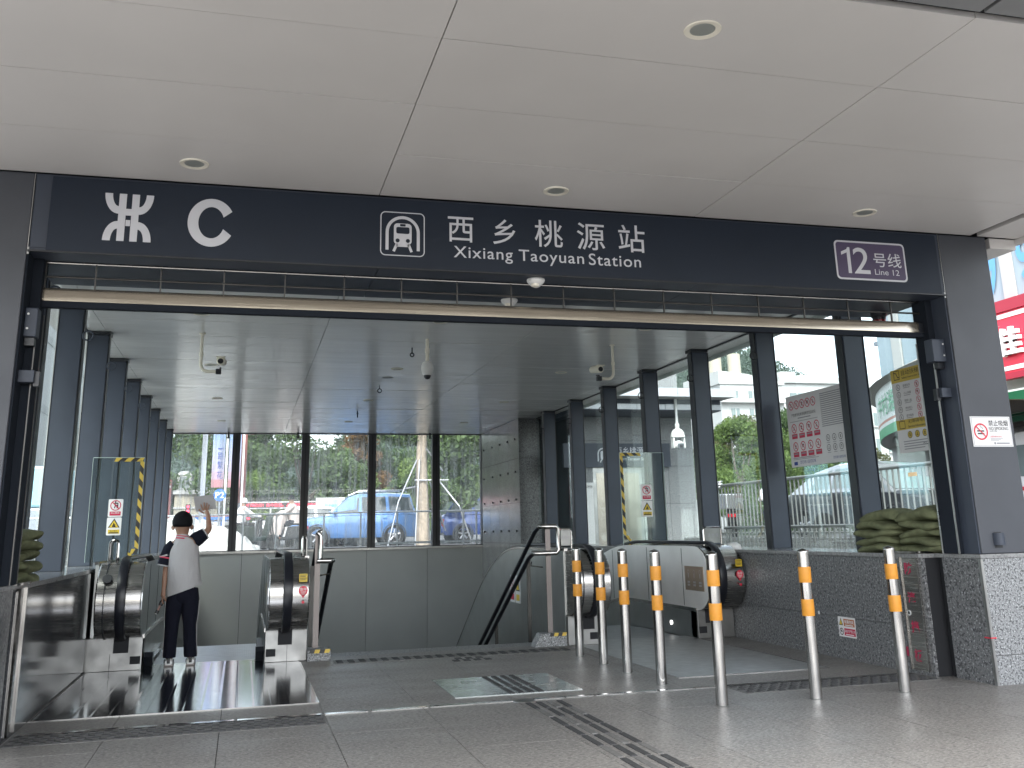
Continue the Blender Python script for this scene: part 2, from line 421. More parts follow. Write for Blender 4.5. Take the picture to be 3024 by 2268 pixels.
# floor: tiles are pieces of their own over a slab
g = MB(); g.box(-4.6, 7.5, -4, 10.08, -0.4, -0.012)
floor = struct('floor', g, M_grout)
TW, TL = 0.658, 1.32
X0 = -0.085
offs = {k: (0.0 if k % 3 != 2 else 0.66) for k in range(-8, 14)}
tile_me = {}
def tile_mesh(w, l):
    key = (round(w, 3), round(l, 3))
    if key not in tile_me:
        t = MB(); gp = 0.0022
        t.box(gp, w-gp, gp, l-gp, -0.014, 0.0)
        tile_me[key] = t.mesh('floor_tile', M_tile)
    return tile_me[key]
for k in range(-6, 11):
    x = X0+k*TW
    y = 6.28+offs[k]-TL*5
    while y < 10.08:
        y1 = min(y+TL, 10.08)
        if y1-y > 0.02 and y1 > 1.0:
            link('floor_tile', tile_mesh(TW, y1-y), floor, (x, y, 0))
        y += TL

# flush stainless track, landing plates, hatch cover (sheets just proud of the tiles)
tr = thing('shutter_floor_track', 'bright stainless steel track strip let into the floor across the station entrance', 'floor track', (2.0, 6.95, 0))
segs = [(-1.28, -0.66), (-0.64, -0.42), (-0.40, 0.0), (0.02, 0.56), (0.575, 0.86), (0.885, 1.27), (1.285, 1.60), (1.61, 1.86), (2.02, 2.24), (2.25, 2.46), (2.47, 2.70), (2.71, 2.95), (2.965, 3.24), (3.25, 3.42), (3.43, 4.3), (4.31, 5.1)]
for a, b in segs:
    t = MB(); t.box(a, b, 6.935, 6.985, 0, 0.005)
    part('track_strip', t, M_stain_pol, tr)
t = MB(); t.lathe([(0, 0.0055), (0.078, 0.0055), (0.082, 0.0)], (1.94, 6.93, 0), 24)
solo('drain_cover', t, M_stain_mat, 'round metal cover in the floor between the tactile bars and the hatch', 'drain cover', (1.94, 6.93, 0))

hatch = thing('floor_hatch', 'square stainless steel hatch cover with dark guide bars in the floor before the stairs', 'hatch', (2.0, 7.68, 0))
for (ya, yb) in ((7.225, 7.545), (7.555, 8.14)):
    t = MB(); t.box(1.515, 2.475, ya, yb, 0, 0.005); part('cover_plate', t, M_hatch, hatch)
for k in range(4):
    for (ya, yb) in ((7.24, 7.52), (7.57, 7.83), (7.86, 8.12)):
        t = MB(); t.box(1.925+k*0.075, 1.96+k*0.075, ya, yb, 0.005, 0.010); part('guide_bar', t, M_tact, hatch)

gp = thing('tactile_guide_path', 'strip of dark raised bars guiding from the bottom of the photo to the floor hatch', 'tactile paving', (2.05, 5, 0))
for k in range(4):
    y = 3.0
    while y < 6.8:
        t = MB(); t.box(1.925+k*0.075, 1.96+k*0.075, y, min(y+0.27, 6.84), 0, 0.0055); part('guide_bar', t, M_tact if (k+int(y*3)) % 3 else M_tact_lt, gp)
        y += 0.30
def tact_field(name, label, x0, x1, y0, y1, px, py, w, l, mt, base=None):
    r = thing(name, label, 'tactile paving', ((x0+x1)/2, (y0+y1)/2, 0))
    if base:
        t = MB(); t.box(x0, x1, y0, y1, 0, 0.003); part('base_slab', t, base, r)
    t = MB(); j = 0; y = y0+py/2
    while y < y1:
        x = x0+px/2+(px/2 if j % 2 else 0)
        while x < x1-w/2:
            zb = 0.003 if base else 0
            t.box(x-w/2, x+w/2, y-l/2, y+l/2, zb, zb+0.005); x += px
        y += py; j += 1
    part('raised_bar', t, mt, r, kind='stuff')
    return r
M_tact_base = mat('tactile_base_stone', (0.125, 0.122, 0.118), 0.5, var=(30, 0.2))
tact_field('tactile_paving', 'tactile paving with short raised bars at the left of the entrance track', -1.30, 0.56, 6.60, 6.925, 0.085, 0.062, 0.045, 0.03, M_tact, M_tact_base)
tact_field('tactile_paving', 'tactile paving with short raised bars at the right of the entrance by the bollards', 3.48, 5.10, 6.60, 6.925, 0.085, 0.062, 0.05, 0.03, M_tact, M_tact_base)
tact_field('tactile_paving', 'narrow tactile strip along the top edge of the stairs', 0.87, 3.24, 9.50, 9.77, 0.105, 0.26, 0.055, 0.20, M_tact, M_tact_base)
tact_field('tactile_paving', 'small square of tactile bars in the middle before the stair strip', 1.90, 2.32, 9.18, 9.48, 0.10, 0.14, 0.06, 0.10, M_tact)

# ================================================================ stairwell shell
bw = struct('stairwell_back_wall')
xe = [-1.75, -1.35, 0.0, 1.35, 2.70, 4.07, 5.43, 5.8]
for i in range(len(xe)-1):
    for (za, zb) in ((-6, -3.7), (-3.69, -1.40), (-1.392, 0.80)):
        t = MB(); t.box(xe[i]+0.004, xe[i+1]-0.004, 22.40, 22.44, za, zb-0.004)
        part('wall_panel', t, M_well, bw)
t = MB(); t.box(-1.85, 5.85, 22.445, 22.70, -6, 0.80); part('wall_core', t, M_gap, bw)
t = MB(); t.box(-1.75, 5.42, 22.34, 22.46, 0.802, 0.845); part('window_sill', t, M_stain_mat, bw)
t = MB()
t.box(-1.9, -1.39, 10.09, 22.39, -6, 0.0); t.box(5.14, 5.8, 10.09, 19.07, -6, 0.0); t.box(-1.9, 5.9, 15, 22.7, -6.2, -6.0)
t.box(-1.9, 5.9, 10.0, 10.07, -6, -0.41)
struct('stairwell_walls', t, M_well)
st = struct('stairs')
for k in range(26):
    z = -0.16*k; y = 10.09+0.30*k
    t = MB(); t.box(0.66, 3.22, y, y+0.31, z-0.4, z-0.002 if k == 0 else z)
    part('stair_tread', t, M_granite_lt, st)

# left low wall of polished granite and its ledge
lw = thing('granite_wall', 'low wall of dark polished granite on the left, reflecting the escalator', 'wall', (-1.5, 8.3, 0))
for (ya, yb) in ((6.70, 7.9), (7.903, 8.85), (8.853, 9.80)):
    t = MB(); t.box(-1.34, -1.315, ya, yb-0.003, 0, 0.855); part('granite_slab', t, M_gran_pol, lw)
t = MB(); t.box(-1.85, -1.341, 6.70, 22.38, 0.0, 0.85); part('wall_core', t, M_granite, lw)
for (ya, yb) in ((6.70, 9.80), (9.803, 13.0), (13.003, 17.0), (17.003, 22.38)):
    t = MB(); t.box(-1.86, -1.325, ya, yb-0.003, 0.858, 0.89); part('ledge_slab', t, M_gran_wall, lw)
# right low wall
rw = thing('granite_wall', 'low speckled grey granite wall on the right under the glazed side', 'wall', (5.4, 8.3, 0))
ys = [6.70, 8.2, 9.45, 10.7, 12.4, 14.1, 15.8, 17.5, 19.07]
for i in range(len(ys)-1):
    t = MB(); t.box(5.13, 5.16, ys[i], ys[i+1]-0.003, 0.35, 0.868); t.box(5.13, 5.16, ys[i], ys[i+1]-0.003, 0.0, 0.347)
    part('granite_slab', t, M_granite, rw)
    t = MB(); t.box(5.105, 5.80, ys[i], ys[i+1]-0.003, 0.872, 0.902); part('sill_slab', t, M_gran_wall, rw)
t = MB(); t.box(5.162, 5.80, 6.705, 19.05, 0, 0.87); part('wall_core', t, M_gap, rw)

# granite clad corner block at the back right
cb = thing('granite_pier', 'grey granite clad pier with small dark studs right of the back windows', 'pier', (5.6, 20.7, 0))
t = MB(); t.box(5.39, 5.85, 19.11, 22.40, -6, 3.38); part('pier_core', t, M_gap, cb)
zz = [-6, -2.5, 0.9, 1.70, 2.58, 3.385]; yy = [19.08, 19.92, 20.75, 21.58, 22.395]
for i in range(4):
    for j in range(5):
        t = MB(); t.box(5.36, 5.388, yy[i]+0.003, yy[i+1]-0.003, zz[j]+0.003, zz[j+1]-0.003); pn = part('granite_panel', t, M_gran_wall, cb)
for j in range(5):
    t = MB(); t.box(5.362, 5.80, 19.08, 19.108, zz[j]+0.003, zz[j+1]-0.003); part('granite_panel', t, M_granite, cb)
for z in (1.14, 1.76, 2.32, 2.98):
    for y in (19.35, 19.95, 20.6, 21.3, 22.1):
        t = MB(); t.cyl((5.36, y, z), (5.335, y, z), 0.02, n=8); part('stud', t, M_black, cb)

# ================================================================ portal pillars
def pillar(side):
    s = 1 if side == 'r' else -1
    X = lambda x: x if s > 0 else 3.94-x      # mirrored about the portal's middle line
    lab = 'right portal pillar of grey-blue metal panels on a granite plinth' if s > 0 else 'left portal pillar of slate blue metal panels on a granite plinth'
    p = thing('portal_pillar', lab, 'pillar', (X(5.52), 6.5, 0))
    t = MB(); t.box(X(5.297), X(5.75), 6.222, 6.60, 0.905, 3.386); part('metal_cladding', t, M_pillar, p, bevel=0.006)
    t = MB(); t.box(X(5.285), X(5.296), 6.226, 6.232, 2.86, 3.385); part('edge_trim', t, M_stain_mat, p)
    # plinth slabs
    for (za, zb) in ((0.0, 0.198), (0.202, 0.872)):
        t = MB(); t.box(X(5.275), X(5.84), 6.20, 6.225, za, zb); part('front_slab', t, M_granite_lt if s > 0 else M_granite, p)
    t = MB(); t.box(X(5.255), X(5.28), 6.228, 6.62, 0.0, 0.872); part('side_slab', t, M_granite, p)
    t = MB(); t.box(X(5.282), X(5.83), 6.226, 6.69, 0.0, 0.872); part('plinth_core', t, M_gap, p)
    t = MB(); t.box(X(5.252), X(5.272), 6.197, 6.2255, 0.0, 0.87); part('corner_trim', t, M_stain_mat, p)
    t = MB(); t.box(X(5.25), X(5.85), 6.19, 6.69, 0.874, 0.903); part('cap_slab', t, M_gran_wall, p)
    return p
pr = pillar('r'); pl = pillar('l')
# shutter guide rails on the inner sides of the pillars, seen as dark channels
def guide(side):
    s = 1 if side == 'r' else -1
    X = lambda x: x if s > 0 else 3.94-x
    t = thing('shutter_guide_rail', ('right' if s > 0 else 'left')+' vertical guide rail of the roller shutter with small lock boxes', 'guide rail', (X(5.27), 6.5, 0.9))
    mb = MB(); mb.box(X(5.286), X(5.2965), 6.236, 6.399, 0.905, 2.878); mb.box(X(5.286), X(5.2965), 6.561, 6.599, 0.905, 2.878); part('reveal_panel', mb, M_steel_blue if s > 0 else M_jamb, t)
    mb = MB(); mb.box(X(5.23), X(5.296), 6.40, 6.56, 0.905, 2.88); part('channel', mb, M_jamb, t)
    for y in (6.385, 6.565):
        mb = MB(); mb.box(X(5.226), X(5.232), y-0.012, y+0.004, 0.905, 2.55); part('rail_edge', mb, M_stain_mat if s > 0 else M_tube, t)
    mb = MB(); mb.box(X(5.168 if s > 0 else 5.212), X(5.2845), 6.30, 6.395, 2.36, 2.54); bx = part('motor_box', mb, M_steel_blue, t, bevel=0.006)
    for z in (2.41, 2.50):
        mb = MB(); mb.cyl((X(5.265), 6.296, z), (X(5.265), 6.2995, z), 0.007, n=8); part('screw', mb, M_white, bx)
    mb = MB(); mb.box(X(5.225), X(5.28), 6.33, 6.38, 2.31, 2.358); part('motor_bracket', mb, M_black, t)
    mb = MB(); mb.box(X(5.20), X(5.30), 6.30, 6.384, 2.08, 2.155); part('lock_box', mb, M_steel_blue, t, bevel=0.004)
    mb = MB(); mb.box(X(5.175), X(5.205), 6.33, 6.37, 2.06, 2.15); part('lock_tab', mb, M_black, t)
guide('r'); guide('l')

# ================================================================ canopy ceiling
can = struct('canopy_ceiling')
xs = [-3.913, -1.558, 0.797, 3.152, 5.60]; yr = [3.262, 3.997, 4.733, 5.468, 6.215]
pm = {}
def panel(w, l, name, m, parent, loc, gap=0.003):
    key = (round(w, 3), round(l, 3), m.name)
    if key not in pm:
        t = MB(); t.box(gap, w-gap, gap, l-gap, 0, 0.03)
        pm[key] = t.mesh(name, m)
    o = link(name, pm[key], parent, loc)
    o.rotation_euler = (random.uniform(-1, 1)*0.0016, random.uniform(-1, 1)*0.0010, 0)
    return o
for i in range(4):
    for j in range(4):
        panel(xs[i+1]-xs[i], yr[j+1]-yr[j], 'ceiling_panel', M_ceil, can, (xs[i], yr[j], 3.39))
for i in range(5):
    a, b = ([-6.27]+xs[:-1]+[xs[-2]])[i], (xs[:1]+xs[1:])[i] if i else xs[0]
for (a, b) in ((-6.27, -3.913), (-3.913, -1.558), (-1.558, 0.797), (0.797, 3.152), (3.152, 5.507), (5.507, 5.62)):
    for (c, d) in ((1.75, 3.215),):
        panel(b-a-0.02, d-c, 'soffit_panel', M_soffit_dark, can, (a, c, 3.388))
for (a, b) in ((1.75, 3.215), (3.262, 4.733), (4.733, 6.215)):
    panel(0.39, b-a, 'edge_panel', M_ceil, can, (5.665, a, 3.386))
t = MB(); t.box(-6.3, 6.06, 1.7, 7.05, 3.425, 3.75); part('canopy_slab', t, M_gap, can)
t = MB(); t.box(6.057, 6.085, 1.7, 23.0, 3.34, 3.9); t.box(5.80, 6.055, 6.235, 6.60, 3.30, 3.385); part('canopy_fascia', t, M_ceil, can)

hall = struct('hall_ceiling')
rows = [7.075, 7.27]+[7.27+0.815*k for k in range(1, 19)]+[22.40]
rows = [r for r in rows if r < 22.2]+[22.40]
cols = [-1.75, -1.558, 0.797, 3.152, 5.507, 5.745]
for i in range(5):
    for j in range(len(rows)-1):
        panel(cols[i+1]-cols[i], rows[j+1]-rows[j], 'ceiling_panel', M_ceil_in, hall, (cols[i], rows[j], 3.39))
t = MB(); t.box(-2.1, 6.06, 7.052, 23.0, 3.425, 3.75); part('roof_slab', t, M_gap, hall)
for (a, b) in ((5.765, 6.055), (-2.09, -1.765)):
    y = 6.62
    while y < 22.9:
        panel(b-a, 1.6, 'eaves_panel', M_ceil, hall, (a, y, 3.39)); y += 1.6

# ================================================================ sign beam
sb = thing('station_sign_beam', 'long dark navy sign beam over the entrance with silver metro logo and station name', 'sign', (2.0, 6.2, 2.88))
t = MB(); t.box(-1.352, 5.292, 6.226, 7.07, 2.905, 3.384); part('beam_box', t, M_steel_blue, sb)
t = MB(); t.box(-1.249, 5.25, 6.205, 6.225, 2.884, 3.368); part('sign_panel', t, M_sign, sb, bevel=0.003)
t = MB(); t.box(-1.35, 5.29, 6.203, 6.224, 2.872, 2.8835); part('lower_trim', t, M_black, sb)
for (a, b) in ((-1.352, 0.800), (0.806, 3.158), (3.164, 5.292)):
    for (c, d) in ((6.228, 6.44), (6.52, 6.79), (6.794, 7.068)):
        t = MB(); t.box(a, b, c, d, 2.879, 2.904); part('soffit_panel', t, M_steel_blue, sb)
t = MB(); t.box(-1.35, 5.29, 6.441, 6.519, 2.9, 2.904); part('shutter_slot', t, M_gap, sb)
# lettering (plane y = 6.204)
O = (0, 6.2035, 0)
def sgn(name, mb, m, parent=sb): return part(name, mb, m, parent, fix=False)
mb = MB()      # metro emblem: two stems with arms curving out at top and bottom
for (a, b) in ((-0.850, -0.806), (-0.773, -0.729)):
    prect(mb, O, X1, Z1, a, b, 2.966, 3.279)
prect(mb, O, X1, Z1, -0.806, -0.773, 3.136, 3.180); prect(mb, O, X1, Z1, -0.803, -0.776, 3.066, 3.106)
for sx, cx in ((-1, -0.850), (1, -0.729)):
    A = []; B = []; A2 = []; B2 = []
    for i in range(13):
        a = R(90*i/12)
        # upper arm: starts at waist, sweeps outwards and up
        A.append((cx+sx*0.085*math.sin(a), 0, 3.279-0.134*math.cos(a) if False else 3.279-0.134+0.134*(1-math.cos(a))))
        B.append((cx+sx*0.040*math.sin(a), 0, 3.279-0.084+0.084*(1-math.cos(a))))
        A2.append((cx+sx*0.083*math.sin(a), 0, 3.096-0.130*(1-math.cos(a))))
        B2.append((cx+sx*0.037*math.sin(a), 0, 3.046-0.080*(1-math.cos(a))))
    P = lambda L: [(p[0], 6.2035, p[2]) for p in L]
    mb.strip(P(A), P(B)); mb.strip(P(A2), P(B2))
sgn('metro_emblem', mb, M_letter)
mb = MB(); A = []; B = []
for i in range(49):
    q = i/48; a = R(30+300*q); a2 = R(22+316*q)
    A.append((-0.286+0.146*math.cos(a), 6.2035, 3.121+0.162*math.sin(a))); B.append((-0.286+0.080*math.cos(a2)*1.0, 6.2035, 3.121+0.106*math.sin(a2)))
mb.strip(A, B); sgn('letter', mb, M_letter)
ic = MB()
# rounded frame, tunnel arch, train front with rails
def rframe(mb, u0, u1, v0, v1, r, w):
    A = []; B = []
    for cx, cz, a0 in ((u1-r, v0+r, -90), (u1-r, v1-r, 0), (u0+r, v1-r, 90), (u0+r, v0+r, 180)):
        for i in range(6):
            a = R(a0+90*i/5); A.append((cx+r*math.cos(a), 6.2035, cz+r*math.sin(a))); B.append((cx+(r-w)*math.cos(a), 6.2035, cz+(r-w)*math.sin(a)))
    A.append(A[0]); B.append(B[0]); mb.strip(A, B)
rframe(ic, 0.806, 1.110, 2.963, 3.275, 0.035, 0.007)
pring(ic, O, X1, Z1, 0.959, 3.130, 0.096, 0.117, 24, 0, 180)
prect(ic, O, X1, Z1, 0.842, 0.863, 3.003, 3.130); prect(ic, O, X1, Z1, 1.055, 1.076, 3.003, 3.130)
sgn('train_pictogram_frame', ic, M_letter)
ic = MB(); prect(ic, O, X1, Z1, 0.898, 1.020, 3.045, 3.194, 0.025)
pline(ic, O, X1, Z1, [(0.920, 3.048), (0.897, 2.994)], 0.018); pline(ic, O, X1, Z1, [(0.998, 3.048), (1.020, 2.994)], 0.018)
prect(ic, O, X1, Z1, 0.915, 1.003, 3.028, 3.045)
tr_ = sgn('train_pictogram', ic, M_letter)
ic = MB(); O2 = (0, 6.2025, 0)
prect(ic, O2, X1, Z1, 0.914, 1.005, 3.121, 3.168, 0.012); prect(ic, O2, X1, Z1, 0.940, 0.978, 3.173, 3.190, 0.004)
pdisc(ic, O2, X1, Z1, 0.924, 3.072, 0.014); pdisc(ic, O2, X1, Z1, 0.994, 3.072, 0.014)
sgn('pictogram_cutout', ic, M_sign, tr_)
for ch, a, b, c, d in (('西', 1.272, 1.452, 3.086, 3.268), ('乡', 1.592, 1.755, 3.086, 3.270), ('桃', 1.897, 2.104, 3.084, 3.284), ('源', 2.212, 2.424, 3.082, 3.284), ('站', 2.528, 2.735, 3.082, 3.288)):
    sgn('character', put_text(MB(), ch, O, X1, Z1, a, b, c, d, bold=0.004), M_letter)
for s_, a, b, c in (('Xixiang', 1.312, 1.732, 2.948), ('Taoyuan', 1.776, 2.258, 2.948), ('Station', 2.295, 2.694, 2.970)):
    sgn('word', put_text(MB(), s_, O, X1, Z1, a, b, c, 3.056, bold=0.004, spacing=1.10), M_letter)
mb = MB(); prect(mb, (0, 6.2035, 0), X1, Z1, 4.312, 4.944, 2.963, 3.276, 0.035); plt = sgn('line_plate', mb, M_letter)
mb = MB(); prect(mb, (0, 6.2025, 0), X1, Z1, 4.326, 4.930, 2.977, 3.262, 0.025); sgn('plate_face', mb, M_purple, plt)
O3 = (0, 6.2015, 0)
mb = MB(); ppoly(mb, O3, X1, Z1, [(4.417, 3.014), (4.446, 3.014), (4.446, 3.223), (4.426, 3.223), (4.417, 3.205)]); ppoly(mb, O3, X1, Z1, [(4.367, 3.158), (4.417, 3.180), (4.4175, 3.206), (4.367, 3.184)]); sgn('lettering', mb, M_letter, plt)
for s_, a, b, c, d, bo in (('2', 4.470, 4.612, 3.014, 3.224, 0.004), ('号线', 4.650, 4.900, 3.076, 3.190, 0.004), ('Line 12', 4.652, 4.872, 3.012, 3.058, 0)):
    sgn('lettering', put_text(MB(), s_, O3, X1, Z1, a, b, c, d, bold=bo), M_letter, plt)

# ================================================================ roller shutter
rs = thing('roller_shutter', 'raised open-grille roller shutter with a polished steel bottom bar under the sign', 'shutter', (2.0, 6.48, 2.6))
for z in (2.785, 2.878):
    mb = MB(); mb.cyl((-1.345, 6.48, z), (5.29, 6.48, z), 0.0075, n=8); part('tube', mb, M_stain if z > 2.8 else M_tube, rs, smooth=True)
x = -1.29
rx = [-1.287]+[-0.99+0.397*k for k in range(16)]
for x in rx:
    mb = MB(); mb.box(x-0.0045, x+0.0045, 6.474, 6.488, 2.70, 2.90); part('link_rod', mb, M_tube, rs)
bar = MB()
prof = [(6.452, 2.622), (6.452, 2.690), (6.458, 2.704), (6.47, 2.71), (6.50, 2.71), (6.51, 2.70), (6.51, 2.622)]
bar.prism(prof, -1.315, 5.185, 0)
part('bottom_bar', bar, M_bar, rs, smooth=True)
mb = MB(); mb.box(-1.33, 5.235, 6.455, 6.508, 2.582, 2.621); part('rubber_seal', mb, M_jamb, rs)
for (a, b) in ((-1.352, -1.316), (5.186, 5.296)):
    mb = MB(); mb.box(a, b, 6.45, 6.51, 2.62, 2.70); part('end_piece', mb, M_black, rs)

# ================================================================ glazed walls
def glazed(side):
    s = 1 if side == 'r' else -1
    X = lambda x: x if s > 0 else 4.0-x
    lab = ('right' if s > 0 else 'left')+' glazed side wall with a row of slate grey fin columns above the low granite wall'
    w = thing('glazed_wall', lab, 'glazed wall', (X(5.64), 14, 0.9))
    ys = [7.97+1.64*k for k in range(7)] if s > 0 else [7.82+1.71*k for k in range(9)]
    zb = 0.903 if s > 0 else 0.891
    for y in ys:
        t = MB(); t.box(X(5.53), X(5.742), y, y+0.15, zb, 3.345); c = part('column', t, M_steel_blue, w, bevel=0.004)
        t = MB(); t.box(X(5.518), X(5.535), y+0.02, y+0.13, zb, 3.33); part('cover_strip', t, M_black, c)
        t = MB(); t.box(X(5.51), X(5.748), y-0.008, y+0.165, 3.346, 3.385); part('column_cap', t, M_black, c)
        t = MB()
        pts = [(X(5.505)+s*0.0+0.045*math.cos(R(a))*1.0-s*0.03, y-0.012, 3.0+0.045*math.sin(R(a))) for a in range(0, 361, 24)]
        t.tube(pts, 0.008, 6, caps=False); part('hook_ring', t, M_black if s > 0 else M_steel_blue, c, smooth=True)
    ye = [6.61]+[y+0.075 for y in ys]+([19.08] if s > 0 else [22.39])
    for a, b in zip(ye[:-1], ye[1:]):
        t = MB(); t.box(X(5.749), X(5.757), a+0.004, b-0.004, zb, 3.37); part('glass_pane', t, M_glass, w)
    t = MB(); t.box(X(5.742), X(5.764), 6.61, ye[-1], 3.371, 3.389); part('head_rail', t, M_black, w)
    for y in ys:
        t = MB(); t.box(X(5.7425), X(5.7485), y-0.012, y+0.162, zb, 3.34); part('pane_gasket', t, M_black if s > 0 else M_stain_mat, w)
glazed('r'); glazed('l')
ww = thing('window_wall', 'row of five tall dusty windows with black mullions across the back of the hall', 'windows', (2, 22.45, 0.85))
for x in (-0.22, 1.285, 2.79, 4.275):
    t = MB(); t.box(x-0.085, x+0.085, 22.36, 22.52, 0.846, 3.388); mu = part('mullion', t, M_black, ww)
    t = MB(); t.box(x-0.012, x+0.012, 22.352, 22.361, 0.85, 3.385); part('gasket', t, M_gap, mu)
t = MB(); t.box(-1.60, 5.35, 22.42, 22.50, 3.372, 3.389); t.box(-1.60, 5.35, 22.42, 22.50, 0.847, 0.866); part('frame_rail', t, M_black, ww)
t = MB(); t.box(5.35, 5.36, 22.36, 22.52, 0.846, 3.388); t.box(-1.74, -1.60, 22.37, 22.52, 0.89, 3.388); part('frame_jamb', t, M_black, ww)
for a, b in ((-1.60, -0.306), (-0.134, 1.199), (1.371, 2.704), (2.876, 4.189), (4.361, 5.349)):
    t = MB(); t.box(a, b, 22.455, 22.463, 0.867, 3.371); part('window_pane', t, M_glass_dirty, ww)

# ================================================================ escalators
def drop(y, y0=11.7):
    if y <= y0: return 0.0
    if y < y0+2.2: return 0.58/4.4*(y-y0)**2
    return 0.58*1.1+0.58*(y-y0-2.2)
YB = [9.85, 10.4, 11.0, 11.6]+[11.7+0.22*k for k in range(11)]+[15.0, 17.0, 19.0]
def rail_path(ztop=0.975, r=0.345, yc=9.86):
    pts = []
    zc = ztop-r
    pts.append((yc+0.10, zc-r*0.98+0.0))
    for i in range(17):
        a = R(-95-i*170/16)          # front semicircle from underneath up to the top
        pts.append((yc+r*math.cos(a), zc+r*math.sin(a)))
    for y in YB[1:]: pts.append((y, ztop-drop(y)))
    return pts
def sweep(mb, path, x, w, t):
    """flattened oval section swept along a path in the YZ plane"""
    sec = [(-w/2, 0), (-w*0.42, t*0.5), (-w*0.2, t*0.62), (w*0.2, t*0.62), (w*0.42, t*0.5), (w/2, 0), (w*0.36, -t*0.38), (-w*0.36, -t*0.38)]
    v = []; n = len(sec)
    for k, (y, z) in enumerate(path):
        a = path[max(k-1, 0)]; b = path[min(k+1, len(path)-1)]
        ty, tz = b[0]-a[0], b[1]-a[1]; l = math.hypot(ty, tz); ty, tz = ty/l, tz/l
        ny, nz = -tz, ty
        if k <= 17: 
            # outward from the newel centre
            pass
        for dx, dn in sec: v.append((x+dx, y+ny*dn, z+nz*dn))
    f = [(k*n+i, k*n+(i+1) % n, (k+1)*n+(i+1) % n, (k+1)*n+i) for k in range(len(path)-1) for i in range(n)]
    f += [tuple(range(n)), tuple(range((len(path)-1)*n, len(path)*n))]
    mb.add(v, f)
def side_profile(top, bottom, y0=9.87):
    up = [(y, top-drop(y)) for y in YB if y >= y0]; lo = [(y, bottom-drop(y)) for y in YB if y >= y0]
    return [(y0, top)]*(1 if up[0][0] > y0 else 0)+up+lo[::-1]+[(y0, bottom)]*(1 if lo[0][0] > y0 else 0)
def front_profile(zt, zb, yc=9.86):
    r = (zt-zb)/2
    fr = [(yc-r*math.sin(R(180*i/14)), zb+r-r*math.cos(R(180*i/14))) for i in range(15)]
    up = [(y, zt-drop(y)) for y in YB if y > yc+0.02]; lo = [(y, zb-drop(y)) for y in YB if y > yc+0.02]
    return fr+up+lo[::-1]
def drum_profile(zt, zb, y1, yc=9.86):
    r = (zt-zb)/2; pts = [(y1, zb)]
    for i in range(17):
        a = R(-90-i*180/16); pts.append((yc+r*math.cos(a), zb+r+r*math.sin(a)))
    pts.append((y1, zt)); return pts
def escalator(label, xi0, xi1, outL, outR, railL, railR, drumL, drumR, boxL, boxR, plate, plate_mat, y0p):
    e = thing('escalator', label, 'escalator', ((xi0+xi1)/2, 10.2, 0))
    t = MB(); t.box(plate[0], plate[1], y0p, 9.86, 0, 0.004); t.box(xi0+0.003, xi1-0.003, 9.861, 10.20, 0, 0.004); part('landing_plate', t, plate_mat, e)
    t = MB(); t.box(plate[0]-0.012, plate[1]+0.012, y0p-0.012, y0p, 0, 0.006); t.box(plate[1], plate[1]+0.012, y0p, 9.78, 0, 0.006); part('plate_edging', t, M_stain_pol, e)
    # steps
    for k in range(18):
        y = 10.21+0.40*k; zs = -drop(y+0.55)-0.004
        t = MB(); t.box(xi0+0.035, xi1-0.035, y, y+0.405, zs-0.30, zs); sp = part('step', t, M_step, e)
    # balustrades
    for (xa, sgn_) in ((xi0, -1), (xi1, 1)):
        t = MB(); t.prism(front_profile(0.943, 0.287), xa, xa+sgn_*0.0035+sgn_*0.006, 0); bl = part('balustrade_panel', t, M_clad if xi0 < 0 else M_balus, e)
        t = MB(); t.prism(side_profile(0.31, 0.275), xa-sgn_*0.012, xa-sgn_*0.001, 0); part('skirt_trim', t, M_stain_pol, bl)
        t = MB()
        for yj in (10.17, 11.15, 12.3):
            t.box(xa-sgn_*0.003, xa-sgn_*0.0005, yj, yj+0.008, 0.32-drop(yj), 0.92-drop(yj))
        part('panel_joint', t, M_gap, bl)
        t = MB(); t.prism(side_profile(0.284, -0.45, 9.90), xa, xa+sgn_*0.03, 0); part('skirt_panel', t, M_clad, e)
    for (a, b) in (outL, outR):
        t = MB(); t.prism(side_profile(0.93, -1.4, 9.95), a, b, 0); part('outer_cladding', t, M_clad, e)
        t = MB(); t.prism(side_profile(0.957, 0.932, 9.90), a-0.005, b+0.005, 0); part('top_trim', t, M_stain_pol, e, smooth=True)
    for rx_ in (railL, railR):
        t = MB(); sweep(t, rail_path(), rx_, 0.086, 0.036); part('handrail', t, M_rubber, e, smooth=True)
    for (a, b), (c, d), rx_, inner in ((drumL, boxL, railL, 1), (drumR, boxR, railR, -1)):
        t = MB(); t.prism(drum_profile(0.945, 0.285, 10.02), a, b, 0)
        nw = part('newel_drum', t, M_stain, e, smooth=True, bevel=0.012)
        t = MB(); t.prism([(y, z) for y, z in drum_profile(0.955, 0.275, 10.03)], (a+b)/2-0.004+0.12*(-inner), (a+b)/2+0.004+0.12*(-inner), 0); 
        if inner > 0: part('drum_seam', t, M_black, nw)
        t = MB(); t.box(c, d, 9.87, 10.03, 0.004, 0.286); bx = part('newel_base', t, M_base, e, bevel=0.003)
        t = MB(); t.box(rx_-0.065, rx_+0.065, 9.862, 9.869, 0.155, 0.287); part('handrail_inlet', t, M_gap, bx)
        xs_ = d-0.10 if inner > 0 else c+0.01
        t = MB(); t.box(xs_, xs_+0.088, 9.864, 9.869, 0.055, 0.122); part('sensor_window', t, M_gap, bx)
        t = MB(); t.box((c+d)/2-0.01*inner-0.0015, (c+d)/2-0.01*inner+0.0015, 9.866, 9.8695, 0.006, 0.15); part('panel_joint', t, M_gap, bx)
    return e
